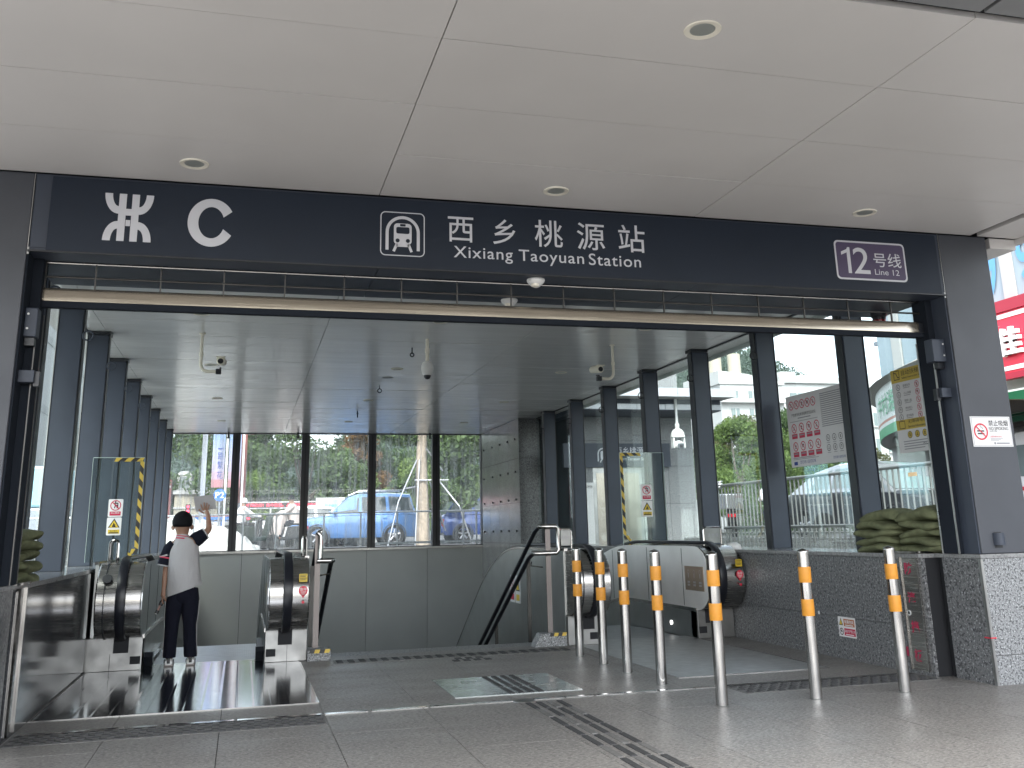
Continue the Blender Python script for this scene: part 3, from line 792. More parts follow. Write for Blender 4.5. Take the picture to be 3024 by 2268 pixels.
E1 = escalator('left escalator with a mirror-bright landing plate where the boy stands', -0.837, 0.248, (-1.30, -1.27), (0.60, 0.63), -1.02, 0.43, (-1.235, -0.845), (0.255, 0.625), (-1.362, -0.837), (0.248, 0.634), (-1.30, 0.565), M_plate_pol, 7.44)
E2 = escalator('right escalator with satin steel balustrades behind the row of bollards', 3.585, 4.70, (3.25, 3.28), (5.09, 5.12), 3.47, 4.855, (3.262, 3.62), (4.71, 5.118), (3.252, 3.585), (4.70, 5.122), (3.36, 4.69), M_plate_mat, 7.46)
def plane_part(name, m, parent, y, draw, fix=False):
    mb = MB(); draw(mb, (0, y, 0)); return part(name, mb, m, parent, fix=fix)
# drum details
t = MB(); t.lathe([(0, 0.004), (0.040, 0.004), (0.044, 0)], (-1.145, 9.562, 0.815), 18, (0, -0.86, 0.5)); part('key_switch_cap', t, M_black, E1)
# stop button sticker, notice and button on the middle newel (drum front sits at about y 9.53)
def stop_panel(e, xc, zc, y):
    O = (0, y, 0)
    mb = MB(); pdisc(mb, O, X1, Z1, xc, zc, 0.042); ppoly(mb, O, X1, Z1, [(xc-0.02, zc-0.035), (xc, zc-0.068), (xc+0.02, zc-0.035)]); s = part('emergency_stop_sticker', mb, M_redbr, e, fix=False)
    mb = put_text(MB(), '急停', (0, y-0.0015, 0), X1, Z1, xc-0.030, xc+0.030, zc-0.002, zc+0.026, bold=0.01); part('lettering', mb, M_paper, s, fix=False)
    mb = MB()
    for k in range(3): prect(mb, (0, y-0.0015, 0), X1, Z1, xc-0.026+0.006*k, xc+0.026-0.006*k, zc-0.013-0.010*k, zc-0.009-0.010*k)
    part('small_print', mb, M_paper, s, fix=False)
    mb = MB(); mb.cyl((xc, y+0.004, zc-0.102), (xc, y-0.012, zc-0.102), 0.013, n=14); part('stop_button', mb, M_redbr, e, smooth=True)
    mb = MB(); prect(mb, O, X1, Z1, xc-0.040, xc+0.034, zc+0.078, zc+0.150); s = part('notice_sticker', mb, M_ochre, e, fix=False)
    mb = MB()
    for k in range(4): prect(mb, (0, y-0.0015, 0), X1, Z1, xc-0.034, xc+0.028-(0.01 if k % 2 else 0), zc+0.135-0.014*k, zc+0.141-0.014*k)
    part('small_print', mb, M_ink, s, fix=False)
stop_panel(E1, 0.565, 0.655, 9.515)
stop_panel(E2, 5.045, 0.655, 9.515)
# guard hoop and notice plates standing on the newels
def hoop(e, xa, xb, y, z0, z1, r=0.014):
    pts = [(xa, y, z0), (xa, y, z1-0.03), (xa+0.01, y, z1-0.008), (xa+0.03*(1 if xb > xa else -1), y, z1), (xb-0.03*(1 if xb > xa else -1), y, z1), (xb-0.01, y, z1-0.008), (xb, y, z1-0.03), (xb, y, z0)]
    mb = MB(); mb.tube(pts, r, 8); return part('guard_hoop', mb, M_stain_pol, e, smooth=True)
hoop(E1, -1.185, -1.115, 9.93, 0.92, 1.145); hoop(E1, 0.572, 0.606, 9.95, 0.92, 1.145)
def notice_plate(e, xa, xb, y, z0, z1):
    mb = MB(); mb.box(xa+0.012, xb-0.012, y-0.004, y+0.004, z0, z1-0.012); p = part('notice_plate', mb, M_base, e)
    hoop(e, xa, xb, y, z0-0.06, z1, 0.010)
    mb = MB()
    for k in range(3): put_text(mb, '请勿推'[k], (0, y-0.0055, 0), X1, Z1, xa+0.04+0.05*k, xa+0.075+0.05*k, (z0+z1)/2-0.02, (z0+z1)/2+0.02)
    part('etched_lettering', mb, M_greyprint, p, fix=False)
notice_plate(E2, 3.20, 3.355, 9.97, 0.985, 1.155); notice_plate(E2, 4.885, 5.095, 9.97, 0.97, 1.138)
mb = MB(); mb.lathe([(0.0, 0.10), (0.05, 0.098), (0.085, 0.075), (0.10, 0.03), (0.10, 0.0)], (5.19, 9.9, 0.87), 20); part('newel_reflection_cap', mb, M_white, E2, smooth=True)  # white shape added in place of white reflections on the newel top
# instruction plate on the right escalator's inner panel and a round lamp in the skirt
mb = MB(); mb.quad((4.697, 10.095, 0.472), (4.697, 9.66+0.24, 0.478), (4.697, 9.90, 0.735), (4.697, 10.12, 0.735))
mb = MB(); mb.box(4.695, 4.699, 9.66, 10.11, 0.485, 0.735); 
pl_m = mat('bronze_instruction_plate', (0.42, 0.32, 0.24), 0.25, 0.6, var=(5, 0.15))
ip = part('instruction_plate', mb, pl_m, E2)
mb = MB()
for k in range(3):
    yc_ = 10.02-0.14*k
    pring(mb, (4.6945, 0, 0), (0, -1, 0), Z1, -yc_, 0.675, 0.018, 0.023, 12)
    prect(mb, (4.6945, 0, 0), (0, -1, 0), Z1, -yc_-0.008, -yc_+0.008, 0.615, 0.655)
    for r_ in range(2): prect(mb, (4.6945, 0, 0), (0, -1, 0), Z1, -yc_-0.03, -yc_+0.03, 0.53+0.03*r_, 0.55+0.03*r_)
part('plate_print', mb, M_greyprint, ip, fix=False)
mb = MB(); mb.cyl((4.699, 10.55, 0.112), (4.692, 10.55, 0.112), 0.022, n=14); part('skirt_lamp', mb, mat('lit_skirt_lamp', (0.8, 0.8, 0.8), 0.3, emit=((1, 0.98, 0.95), 1.2)), E2)
# yellow warning strip on the left escalator's middle balustrade and brushes
mb = MB(); mb.box(0.2465, 0.2478, 9.95, 10.35, 0.45, 0.80); ws = part('warning_strip', mb, M_clad, E1)
mb = MB(); put_text(mb, '注意安全请勿', (0.2455, 0, 0), (0, -1, 0), Z1, -10.33, -9.97, 0.60, 0.72); part('strip_lettering', mb, M_ochre, ws, fix=False)
for (xa, sg) in ((-0.832, 1), (0.243, -1)):
    mb = MB(); mb.prism([(10.2, 0.03), (10.2, 0.075), (11.5, 0.075), (11.5, 0.03)], xa, xa+sg*0.05, 0); part('skirt_brush', mb, M_stain_pol if sg > 0 else M_black, E1)
    mb = MB(); mb.prism([(10.10, 0.006), (10.03, 0.09), (10.06, 0.13), (10.22, 0.12), (10.22, 0.006)], xa, xa+sg*0.075, 0); part('brush_end_cap', mb, M_black, E1)

# ================================================================ stair handrails
def stair_rail(label, xu, xl, postx, zt, m_post, off, side):
    s = thing('stair_handrail', label, 'handrail', (postx, 9.95, 0))
    yS = 9.95
    run = [(yS+0.12, 0.0)]+[(yS+0.3+0.5*k, -0.53*(0.1+0.5*k)) for k in range(12)]
    up_ = [(xu, y, zt+d) for y, d in run]; lo_ = [(xl, y, zt-0.27+d) for y, d in run]
    # end loop: upper rail returns into the lower one
    xo = off
    loop = [(xu, yS+0.12, zt), (xu, yS+0.03, zt+0.0), (xu+(xo-xu)*0.25, yS, zt), (xo-0.03*side, yS, zt), (xo, yS, zt-0.03), (xo, yS, zt-0.24), (xo-0.03*side, yS, zt-0.27), (xl+(xo-xl)*0.2, yS, zt-0.27), (xl, yS+0.03, zt-0.27), (xl, yS+0.12, zt-0.27)]
    mb = MB(); mb.tube(loop, 0.026, 10); part('end_loop', mb, M_stain_pol, s, smooth=True)
    mb = MB(); mb.tube(up_, 0.024, 10); part('upper_rail', mb, M_rubber, s, smooth=True)
    mb = MB(); mb.tube(lo_, 0.024, 10); part('lower_rail', mb, M_rubber, s, smooth=True)
    mb = MB(); mb.box(postx-0.027, postx+0.027, 9.985, 10.0, 0.10, zt-0.02); part('post', mb, m_post, s)
    for k in (2, 5, 8):
        y, d = run[k]
        mb = MB(); mb.box(postx-0.02, postx+0.02, y-0.01, y+0.01, -0.53*(y-10.09)-0.1, zt+d-0.02); part('post', mb, M_tube, s)
    mb = MB(); mb.tube([(postx, yS+0.25, zt-0.42), (xl, yS+0.22, zt-0.40), (xl, yS+0.2, zt-0.36)], 0.008, 6); part('bracket', mb, M_stain_pol, s)
    return s
M_post = mat('brown_steel_post', (0.15, 0.135, 0.13), 0.35, 0.8)
stair_rail('stair handrail beside the middle newel on the left edge of the stairs', 0.74, 0.87, 0.722, 1.175, M_post, 0.745, 1)
stair_rail('stair handrail with a large end loop on the right edge of the stairs', 3.035, 2.96, 3.098, 1.185, M_post, 3.205, 1)
def stair_block(label, poly, y0, y1, z, xt0, xt1):
    b = thing('granite_block', label, 'stone block', ((xt0+xt1)/2, y0, 0))
    mb = MB(); mb.prism(poly, y0, y1, 1); part('stone', mb, M_granite_lt, b, bevel=0.004)
    for k in range(4):
        xa = xt0+(xt1-xt0)*k/4; xb = xt0+(xt1-xt0)*(k+1)/4; d = 0.012
        mb = MB(); mb.quad((xa, y0-0.002, z-0.03), (xb, y0-0.002, z-0.03), (xb+d, y0-0.002, z+0.002), (xa+d, y0-0.002, z+0.002)); mb.quad((xa+d, y0-0.002, z+0.002), (xb+d, y0-0.002, z+0.002), (xb+d, y0+0.04, z+0.002), (xa+d, y0+0.04, z+0.002))
        part('tape_stripe', mb, M_tapeblk if k % 2 == 0 else M_yellow, b, fix=False)
stair_block('small granite block with yellow and black tape under the left stair handrail', [(0.637, 0), (0.855, 0), (0.855, 0.10), (0.637, 0.10)], 9.80, 10.06, 0.10, 0.65, 0.84)
stair_block('small granite block with yellow and black tape under the right stair handrail', [(2.90, 0), (3.25, 0), (3.25, 0.128), (2.975, 0.128)], 9.90, 10.07, 0.128, 3.06, 3.235)

# ================================================================ glass screens with hazard tape
def screen(label, y, xa, xb, z0, z1, tape_x, notch):
    g_ = thing('glass_screen', label, 'glass screen', ((xa+xb)/2, y, z0))
    mb = MB(); mb.box(xa, xb, y-0.006, y+0.006, z0, z1); part('pane', mb, M_glass_scr, g_)
    mb = MB(); mb.box(xa, xb, y-0.007, y+0.007, z1, z1+0.006); mb.box(xa-0.003, xa, y-0.007, y+0.007, z0, z1); mb.box(xb, xb+0.003, y-0.007, y+0.007, z0, z1); part('bright_edge', mb, mat('glass_edge', (0.45, 0.55, 0.52), 0.2), g_)
    yt = y-0.009
    def seq(p0, p1, w, n, horizontal):
        for k in range(n):
            a = k/n; b = (k+1)/n; sk = 0.35/n
            mb = MB()
            def pt(tt, e):
                tt = min(max(tt+(sk if e > 0 else -sk)*1.0, 0), 1)
                if horizontal: return (p0[0]+(p1[0]-p0[0])*tt, yt, p0[1]+w/2*e)
                return (p0[0]+w/2*e, yt, p0[1]+(p1[1]-p0[1])*tt)
            mb.quad(pt(a, -1), pt(b, -1), pt(b, 1), pt(a, 1))
            part('tape_stripe', mb, M_yellow if k % 2 == 0 else M_tapeblk, g_, fix=False)
    sgn_ = 1 if tape_x == xb else -1
    seq((tape_x-sgn_*0.30, z1-0.018), (tape_x, z1-0.018), 0.04, 5, True)
    seq((tape_x-sgn_*0.02, z1-0.02), (tape_x-sgn_*0.02, z0+0.12), 0.04, 13, False)
    seq((tape_x-sgn_*notch, z0+0.10), (tape_x, z0+0.10), 0.05, 2, True)
    seq((tape_x-sgn_*notch, z0+0.09), (tape_x-sgn_*notch, z0-0.02), 0.035, 3, False)
    return g_
screen('glass screen with yellow and black tape beside the left escalator', 11.0, -1.545, -1.04, 0.93, 1.985, -1.04, 0.08)
screen('glass screen with yellow and black tape beside the right escalator', 12.0, 4.745, 5.365, 0.93, 2.11, 4.745, 0.09)
def no_climb(label, y, xc, w, zt, h):
    s = thing('warning_sign', label, 'sign', (xc, y, zt-h/2))
    O = (0, y-0.002, 0); O_ = (0, y-0.004, 0); x0_, x1_ = xc-w/2, xc+w/2
    mb = MB(); prect(mb, (0, y, 0), X1, Z1, x0_, x1_, zt-h*0.492, zt, 0.012); part('plate', mb, M_paper, s, fix=False)
    mb = MB(); pring(mb, O, X1, Z1, xc, zt-h*0.175, w*0.31, w*0.375, 24); pline(mb, O_, X1, Z1, [(xc-w*0.24, zt-h*0.175+w*0.24), (xc+w*0.24, zt-h*0.175-w*0.24)], w*0.07); part('prohibition_ring', mb, M_red, s, fix=False)
    mb = MB()
    for a in (((-.1, .18), (-.02, .02), (-.08, -.2)), ((-.02, .02), (.12, -.02), (.10, -.2)), ((-.1, .12), (.14, .16)), ((.14, .2), (.14, -.2))):
        pline(mb, O, X1, Z1, [(xc+p*w, zt-h*0.175+q*w) for p, q in a], w*0.07)
    pdisc(mb, O, X1, Z1, xc-0.02*w, zt-h*0.175+0.24*w, w*0.06, 10); part('pictogram', mb, M_ink, s, fix=False)
    mb = MB(); prect(mb, O, X1, Z1, x0_+w*0.12, x1_-w*0.12, zt-h*0.455, zt-h*0.345); r_ = part('red_panel', mb, M_red, s, fix=False)
    mb = put_text(MB(), '禁止攀爬', O_, X1, Z1, x0_+w*0.2, x1_-w*0.2, zt-h*0.41, zt-h*0.36); part('lettering', mb, M_paper, r_, fix=False)
    o2 = -w*0.02
    mb = MB(); prect(mb, (0, y, 0), X1, Z1, x0_+o2, x1_+o2, zt-h, zt-h*0.508, 0.012); part('plate', mb, M_paper, s, fix=False)
    def tri(mb, O, k): ppoly(mb, O, X1, Z1, [(xc+o2-w*0.40*k, zt-h*0.79+0.06*w*(1-k)), (xc+o2+w*0.40*k, zt-h*0.79+0.06*w*(1-k)), (xc+o2, zt-h*0.79+0.06*w*(1-k)+w*0.66*k)])
    mb = MB(); tri(mb, O, 1.0); part('triangle_border', mb, M_ink, s, fix=False)
    mb = MB(); tri(mb, O_, 0.78); tr2 = part('triangle', mb, M_ochre, s, fix=False)
    mb = MB(); O5 = (0, y-0.006, 0)
    for a in (((0, .34), (-.04, .2), (.08, .1)), ((-.1, .12), (.02, .22), (.1, .2)), ((-.12, .08), (.12, .08))):
        pline(mb, O5, X1, Z1, [(xc+o2+p*w, zt-h*0.79+q*w) for p, q in a], w*0.06)
    part('pictogram', mb, M_ink, tr2, fix=False)
    mb = MB(); prect(mb, O, X1, Z1, x0_+w*0.1, x1_-w*0.12, zt-h*0.955, zt-h*0.845); r_ = part('yellow_panel', mb, M_ochre, s, fix=False)
    mb = put_text(MB(), '当心碰头', O_, X1, Z1, x0_+w*0.22, x1_-w*0.24, zt-h*0.905, zt-h*0.855); prect(mb, O_, X1, Z1, x0_+w*0.15, x1_-w*0.18, zt-h*0.945, zt-h*0.918); part('lettering', mb, M_ink, r_, fix=False)
no_climb('no climbing and mind your head sign on the left glass screen', 10.985, -1.29, 0.142, 1.56, 0.365)
no_climb('no climbing and mind your head sign on the right glass screen', 11.985, 5.095, 0.152, 1.70, 0.415)
# double sign on the stair side cladding
s = thing('warning_sign', 'small pair of no climbing and warning stickers low on the stair side panel', 'sign', (3.245, 11.6, 0.6))
OO = (3.2455, 0, 0); U_ = (0, -1, 0)
for k, (ya, yb) in enumerate(((12.10, 11.88), (11.86, 11.62))):
    mb = MB(); prect(mb, OO, U_, Z1, -ya, -yb, 0.30, 0.62, 0.02); part('plate', mb, M_paper, s, fix=False)
    O2 = (3.2435, 0, 0); mid = -(ya+yb)/2
    if k == 0:
        mb = MB(); pring(mb, O2, U_, Z1, mid, 0.51, 0.06, 0.08); pline(mb, O2, U_, Z1, [(mid-0.05, 0.56), (mid+0.05, 0.46)], 0.02); prect(mb, O2, U_, Z1, mid-0.07, mid+0.07, 0.33, 0.40); part('red_print', mb, M_red, s, fix=False)
        mb = MB(); pline(mb, O2, U_, Z1, [(mid-0.03, 0.54), (mid+0.02, 0.50), (mid+0.03, 0.46)], 0.02); part('pictogram', mb, M_ink, s, fix=False)
    else:
        mb = MB(); ppoly(mb, O2, U_, Z1, [(mid-0.085, 0.44), (mid+0.085, 0.44), (mid, 0.60)]); part('triangle_border', mb, M_ink, s, fix=False)
        mb = MB(); ppoly(mb, (3.242, 0, 0), U_, Z1, [(mid-0.06, 0.455), (mid+0.06, 0.455), (mid, 0.57)]); prect(mb, (3.242, 0, 0), U_, Z1, mid-0.07, mid+0.07, 0.33, 0.40); part('triangle', mb, M_ochre, s, fix=False)

# ================================================================ bollards
def bollard():
    b = thing('bollard', 'x', 'bollard', (0, 0, 0), 'steel bollards with two orange bands')
    mb = MB(); mb.lathe([(0.0405, 0.0), (0.0405, 0.955), (0.0405, 0.957)], (0, 0, 0), 24); part('pole', mb, M_stain_pol, b, smooth=True)
    mb = MB(); mb.lathe([(0.0405, 0.957), (0.041, 0.962), (0.034, 0.974), (0.012, 0.982), (0.0, 0.986)], (0, 0, 0), 24); part('cap', mb, M_stain_pol, b, smooth=True)
    for (za, zb) in ((0.755, 0.86), (0.535, 0.645)):
        mb = MB(); mb.lathe([(0.0428, za), (0.0432, za+0.002), (0.0432, zb-0.002), (0.0428, zb)], (0, 0, 0), 24); part('reflective_band', mb, M_orange, b, smooth=True)
    mb = MB(); mb.lathe([(0.046, 0.0), (0.046, 0.003), (0.041, 0.006)], (0, 0, 0), 24); part('base_ring', mb, M_stain_mat, b)
    return b
b0 = bollard()
spots = [(3.095, 9.073, 'steel bollard with orange bands, farthest in the row, before the stair handrail block'),
         (3.095, 8.437, 'steel bollard with orange bands, second farthest in the row, before the escalator newel'),
         (3.096, 7.880, 'steel bollard with orange bands, third from the stairs in the receding row'),
         (3.100, 7.203, 'steel bollard with orange bands by the hatch corner, fourth from the stairs'),
         (3.104, 6.235, 'steel bollard at the near corner where the two bollard rows meet'),
         (3.804, 6.228, 'steel bollard with a small white mark, standing alone before the granite wall'),
         (4.502, 6.225, 'rightmost steel bollard, before the flood barrier slot in the granite wall')]
for i, (x, y, lab) in enumerate(spots):
    o = b0 if i == 0 else copy_tree(b0)
    o.location = (x, y, 0); o['label'] = lab; o.rotation_euler.z = 0.7*i

# ================================================================ ceiling fittings
def downlight():
    d = thing('downlight', 'x', 'ceiling light', (0, 0, 0))
    mb = MB(); mb.lathe([(0.060, 0.012), (0.060, -0.002), (0.085, -0.006), (0.088, -0.001), (0.088, 0.004)], (0, 0, 0), 28); part('trim_ring', mb, M_cream, d, smooth=True)
    mb = MB(); mb.lathe([(0.0, -0.0005), (0.059, -0.0005)], (0, 0, 0), 24); part('lens', mb, M_lens, d, fix=False)
    return d
d0 = downlight(); first = True
lights = [(-0.391, 5.868, 'downlight in the canopy above the metro emblem'), (1.961, 5.885, 'downlight in the canopy above the station name'), (4.373, 5.867, 'downlight in the canopy above the line twelve plate'), (1.961, 3.647, 'largest downlight, nearest the camera in the canopy')]
rowsY = ((10.15, 'behind the shutter bar'), (13.33, 'in the second row of the hall'), (16.65, 'in the third row of the hall'), (19.98, 'in the row nearest the back windows'))
for yy_, w_ in rowsY:
    for xx_, c_ in ((-0.51, 'left'), (1.99, 'middle'), (4.42, 'right')):
        lights.append((xx_, yy_, '%s hall downlight %s' % (c_, w_)))
for i, (x, y, lab) in enumerate(lights):
    o = d0 if i == 0 else copy_tree(d0)
    o.location = (x, y, 3.389); o['label'] = lab; o['group'] = 'recessed downlights'
mb = MB(); mb.lathe([(0.0, -0.008), (0.075, -0.006), (0.085, 0.0)], (1.975, 14.13, 3.389), 22)
solo('ceiling_speaker', mb, M_soffit_dark, 'flat round ceiling plate just behind the middle dome camera', 'ceiling plate', (1.975, 14.13, 3.389))
def detector(x, y, lab, m=M_white):
    d = thing('smoke_detector', lab, 'detector', (x, y, 2.878))
    mb = MB(); mb.lathe([(0.064, 0.0), (0.066, -0.008), (0.060, -0.022), (0.034, -0.048), (0.012, -0.060), (0, -0.061)], (x, y, 2.878), 24); part('housing', mb, m, d, smooth=True)
    mb = MB(); mb.lathe([(0.030, -0.040), (0.026, -0.056), (0.0, -0.064)], (x-0.012, y-0.018, 2.878), 16); part('sensor_lens', mb, M_cream, d, smooth=True)
detector(1.933, 6.33, 'white cone shaped detector under the front edge of the sign beam')
detector(1.905, 6.955, 'white cone shaped detector under the rear of the sign beam, behind the shutter')
al = thing('alarm_beacon', 'small dark red alarm beacon hanging under the sign beam at the right', 'alarm beacon', (5.152, 6.89, 2.878))
mb = MB(); mb.lathe([(0.066, 0.0), (0.066, -0.03), (0.055, -0.04), (0.055, -0.06)], (5.152, 6.89, 2.878), 20); part('base', mb, M_black, al, smooth=True)
mb = MB(); mb.lathe([(0.05, -0.06), (0.05, -0.13), (0.04, -0.145), (0, -0.15)], (5.152, 6.89, 2.878), 20); part('red_lens', mb, mat('dark_red_lens', (0.16, 0.005, 0.012), 0.2), al, smooth=True)
def bullet_cam(label, x, y, sx, z_low):
    c = thing('security_camera', label, 'camera', (x, y, 3.389))
    mb = MB(); mb.lathe([(0.035, 0), (0.035, -0.012), (0.022, -0.016)], (x, y, 3.389), 16); part('ceiling_flange', mb, M_cream, c)
    pts = [(x, y, 3.385), (x, y, 3.04)]+[(x+sx*0.075*(1-math.cos(R(a))), y, 3.04-0.085*math.sin(R(a))) for a in (15, 30, 45, 60, 75, 90)]+[(x+sx*0.175, y, 2.955)]
    mb = MB(); mb.tube(pts, 0.019, 12); part('bent_pole', mb, M_cream, c, smooth=True)
    mb = MB(); mb.lathe([(0.025, -0.02), (0.025, 0.02)], (x, y, 3.15), 14); part('collar', mb, M_cream, c)
    mb = MB(); mb.box(x+sx*0.165, x+sx*0.225, y-0.03, y+0.03, 2.925, 2.985); part('swivel', mb, M_black, c, bevel=0.008)
    mb = MB(); mb.cyl((x+sx*0.215, y-0.05, 2.985), (x+sx*0.215, y+0.03, 3.00), 0.012, n=8); part('neck', mb, M_black, c)
    hx = x+sx*0.215
    mb = MB(); mb.tube([(hx-0.0, y-0.12, 3.055), (hx+0.0, y-0.11, 3.055), (hx+sx*0.02, y+0.12, 3.085), (hx+sx*0.02, y+0.13, 3.085)], [0.034, 0.046, 0.044, 0.03], 14); part('camera_body', mb, M_cream, c, smooth=True)
    mb = MB(); mb.box(hx-0.048, hx+0.048, y-0.15, y+0.12, 3.098, 3.106); part('sun_shield', mb, M_cream, c)
    mb = MB(); mb.cyl((hx, y-0.121, 3.055), (hx, y-0.126, 3.055), 0.030, n=16); part('lens', mb, M_black, c)
    return c
bullet_cam('bullet security camera on a bent ceiling pole at the left of the hall', -0.541, 11.19, 1, 2.95)
bullet_cam('bullet security camera on a bent ceiling pole at the right of the hall', 4.386, 11.15, -1, 2.95)
def dome_cam(name, label, x, y, ztop, zc, sc, mdark=M_black):
    c = thing(name, label, 'camera', (x, y, ztop))
    mb = MB(); mb.cyl((x, y, ztop), (x, y, zc+0.10*sc), 0.022, n=12); part('pole', mb, M_cream if sc < 1.2 else M_white, c, smooth=True)
    mb = MB(); mb.lathe([(0.028, 0.0), (0.028, 0.06)], (x, y, zc+0.10*sc+0.10), 14); part('collar', mb, M_cream if sc < 1.2 else M_white, c)
    mb = MB(); mb.lathe([(0.025*sc, 0.10*sc), (0.055*sc, 0.085*sc), (0.072*sc, 0.045*sc), (0.074*sc, 0.0)], (x, y, zc), 24); part('upper_housing', mb, M_white, c, smooth=True)
    mb = MB(); mb.lathe([(0.074*sc, 0.0), (0.070*sc, -0.008*sc), (0.062*sc, -0.05*sc), (0.045*sc, -0.068*sc)], (x, y, zc), 24); part('lower_ring', mb, M_white, c, smooth=True)
    mb = MB(); mb.lathe([(0.044*sc, -0.060*sc), (0.040*sc, -0.09*sc), (0.024*sc, -0.112*sc), (0, -0.118*sc)], (x, y, zc), 20); part('dome_lens', mb, mdark, c, smooth=True)
    return c
dome_cam('dome_camera', 'small dome camera hanging on a straight pole in the middle of the hall ceiling', 2.024, 11.135, 3.389, 3.02, 1.0)
def ring_hook(label, x, y, drop_, r):
    h = thing('ceiling_hook', label, 'hook', (x, y, 3.389))
    mb = MB(); mb.cyl((x, y, 3.39), (x, y, 3.39-drop_), 0.008, n=8); part('stem', mb, M_black, h)
    mb = MB(); mb.tube([(x+r*math.sin(R(a)), y, 3.39-drop_-r+r*math.cos(R(a))) for a in range(0, 361, 24)], 0.009, 6, caps=False); part('ring', mb, M_black, h, smooth=True)
ring_hook('steel ring hook in the ceiling beside the dome camera', 1.936, 11.71, 0.07, 0.022)
ring_hook('steel ring hook in the hall ceiling farther back behind the dome camera', 1.957, 14.91, 0.055, 0.03)
sp = thing('sprinkler', 'tiny dark sprinkler head in the hall ceiling near the back', 'sprinkler', (1.98, 18.2, 3.389))
mb = MB(); mb.cyl((1.98, 18.2, 3.39), (1.98, 18.2, 3.27), 0.012, n=8); part('pipe', mb, M_black, sp)
mb = MB(); mb.lathe([(0.0, 0.0), (0.028, 0.004), (0.0, 0.03)], (1.98, 18.2, 3.335), 10); part('deflector', mb, M_black, sp)
for (x, lab) in ((-0.40, 'small black sprinkler head at the top of the leftmost back window'), (1.10, 'small black sprinkler head at the top of the second back window'), (4.10, 'small black sprinkler head at the top of the fourth back window')):
    mb = MB(); mb.box(x-0.02, x+0.02, 22.2, 22.24, 3.26, 3.39); mb.box(x-0.035, x+0.035, 22.18, 22.26, 3.255, 3.28)
    solo('sprinkler', mb, M_black, lab, 'sprinkler', (x, 22.22, 3.39), 'sprinklers along the back windows')

# ================================================================ signs on pillar and walls
s = thing('no_smoking_sign', 'white no smoking sign on the right portal pillar', 'sign', (5.53, 6.22, 1.8))
yp = 6.2205
mb = MB(); mb.box(5.352, 5.718, yp-0.003, yp, 1.692, 1.922); part('plate', mb, M_paper, s)
Oa, Ob, Oc = (0, yp-0.0045, 0), (0, yp-0.006, 0), (0, yp-0.0075, 0)
def rframe2(mb, y, u0, u1, v0, v1, w):
    for (a, b, c, d) in ((u0, u1, v1-w, v1), (u0, u1, v0, v0+w), (u0, u0+w, v0, v1), (u1-w, u1, v0, v1)): prect(mb, (0, y, 0), X1, Z1, a, b, c, d)
mb = MB(); rframe2(mb, yp-0.0045, 5.360, 5.710, 1.700, 1.914, 0.0025); part('border', mb, M_greyprint, s, fix=False)
mb = MB(); pring(mb, Oa, X1, Z1, 5.435, 1.806, 0.052, 0.064, 32); pline(mb, Ob, X1, Z1, [(5.396, 1.845), (5.474, 1.767)], 0.010); part('prohibition_ring', mb, M_redbr, s, fix=False)
mb = MB(); prect(mb, Oa, X1, Z1, 5.402, 5.466, 1.806, 1.816); prect(mb, Oa, X1, Z1, 5.404, 5.464, 1.786, 1.796)
pline(mb, Oa, X1, Z1, [(5.455, 1.825), (5.450, 1.838), (5.436, 1.842), (5.432, 1.853), (5.444, 1.860)], 0.003); part('cigarette', mb, M_ink, s, fix=False)
mb = put_text(MB(), '禁止吸烟', Oa, X1, Z1, 5.513, 5.692, 1.850, 1.894, bold=0.006); put_text(mb, 'NO SMOKING', Oa, X1, Z1, 5.513, 5.690, 1.818, 1.843); put_text(mb, '(含电子烟)', Oa, X1, Z1, 5.515, 5.585, 1.803, 1.815); part('lettering', mb, M_ink, s, fix=False)
mb = put_text(MB(), '违者罚款50-500元', Oa, X1, Z1, 5.515, 5.620, 1.762, 1.775); part('red_lettering', mb, M_redbr, s, fix=False)
mb = MB()
for k in range(3): prect(mb, Oa, X1, Z1, 5.515, 5.63-0.02*k, 1.752-0.008*k, 1.755-0.008*k)
prect(mb, Oa, X1, Z1, 5.565, 5.685, 1.713, 1.723); pdisc(mb, Oa, X1, Z1, 5.550, 1.718, 0.009, 12); part('small_print', mb, M_greyprint, s, fix=False)
v = thing('vent_cap', 'small half round metal vent cap low on the right portal pillar', 'vent', (5.455, 6.22, 1.0))
mb = MB()
pf = [(5.41+0.088*0, 0)]
A = []; B = []
for i in range(9):
    a = R(180*i/8)
    A.append((5.452-0.042*math.cos(a), 6.2205-0.055*math.sin(a)*1.0, 1.052)); B.append((5.452-0.042*math.cos(a), 6.2205-0.055*math.sin(a), 0.965))
mb.strip(A, B); mb.add(A, [tuple(range(9))]); part('hood', mb, M_steel_blue, v, smooth=True)
mb = MB(); mb.box(5.42, 5.485, 6.2185, 6.2205, 0.945, 1.06); part('back_plate', mb, M_black, v)
s = thing('wall_sign', 'small red and orange confined space warning sticker on the right granite wall', 'sign', (5.129, 7.8, 0.27))
Oa, Ob, Ua = (5.1285, 0, 0), (5.1270, 0, 0), (0, -1, 0)
mb = MB(); prect(mb, Oa, Ua, Z1, -7.925, -7.668, 0.185, 0.352); part('plate', mb, M_paper, s, fix=False)
M_rust = mat('sign_orange', (0.42, 0.12, 0.03), 0.4)
mb = MB(); prect(mb, Ob, Ua, Z1, -7.84, -7.682, 0.275, 0.335); o_ = part('orange_panel', mb, M_rust, s, fix=False)
mb = put_text(MB(), '有限空间', (5.1258, 0, 0), Ua, Z1, -7.828, -7.694, 0.296, 0.328, bold=0.02); prect(mb, (5.1258, 0, 0), Ua, Z1, -7.82, -7.70, 0.281, 0.289); part('lettering', mb, M_paper, o_, fix=False)
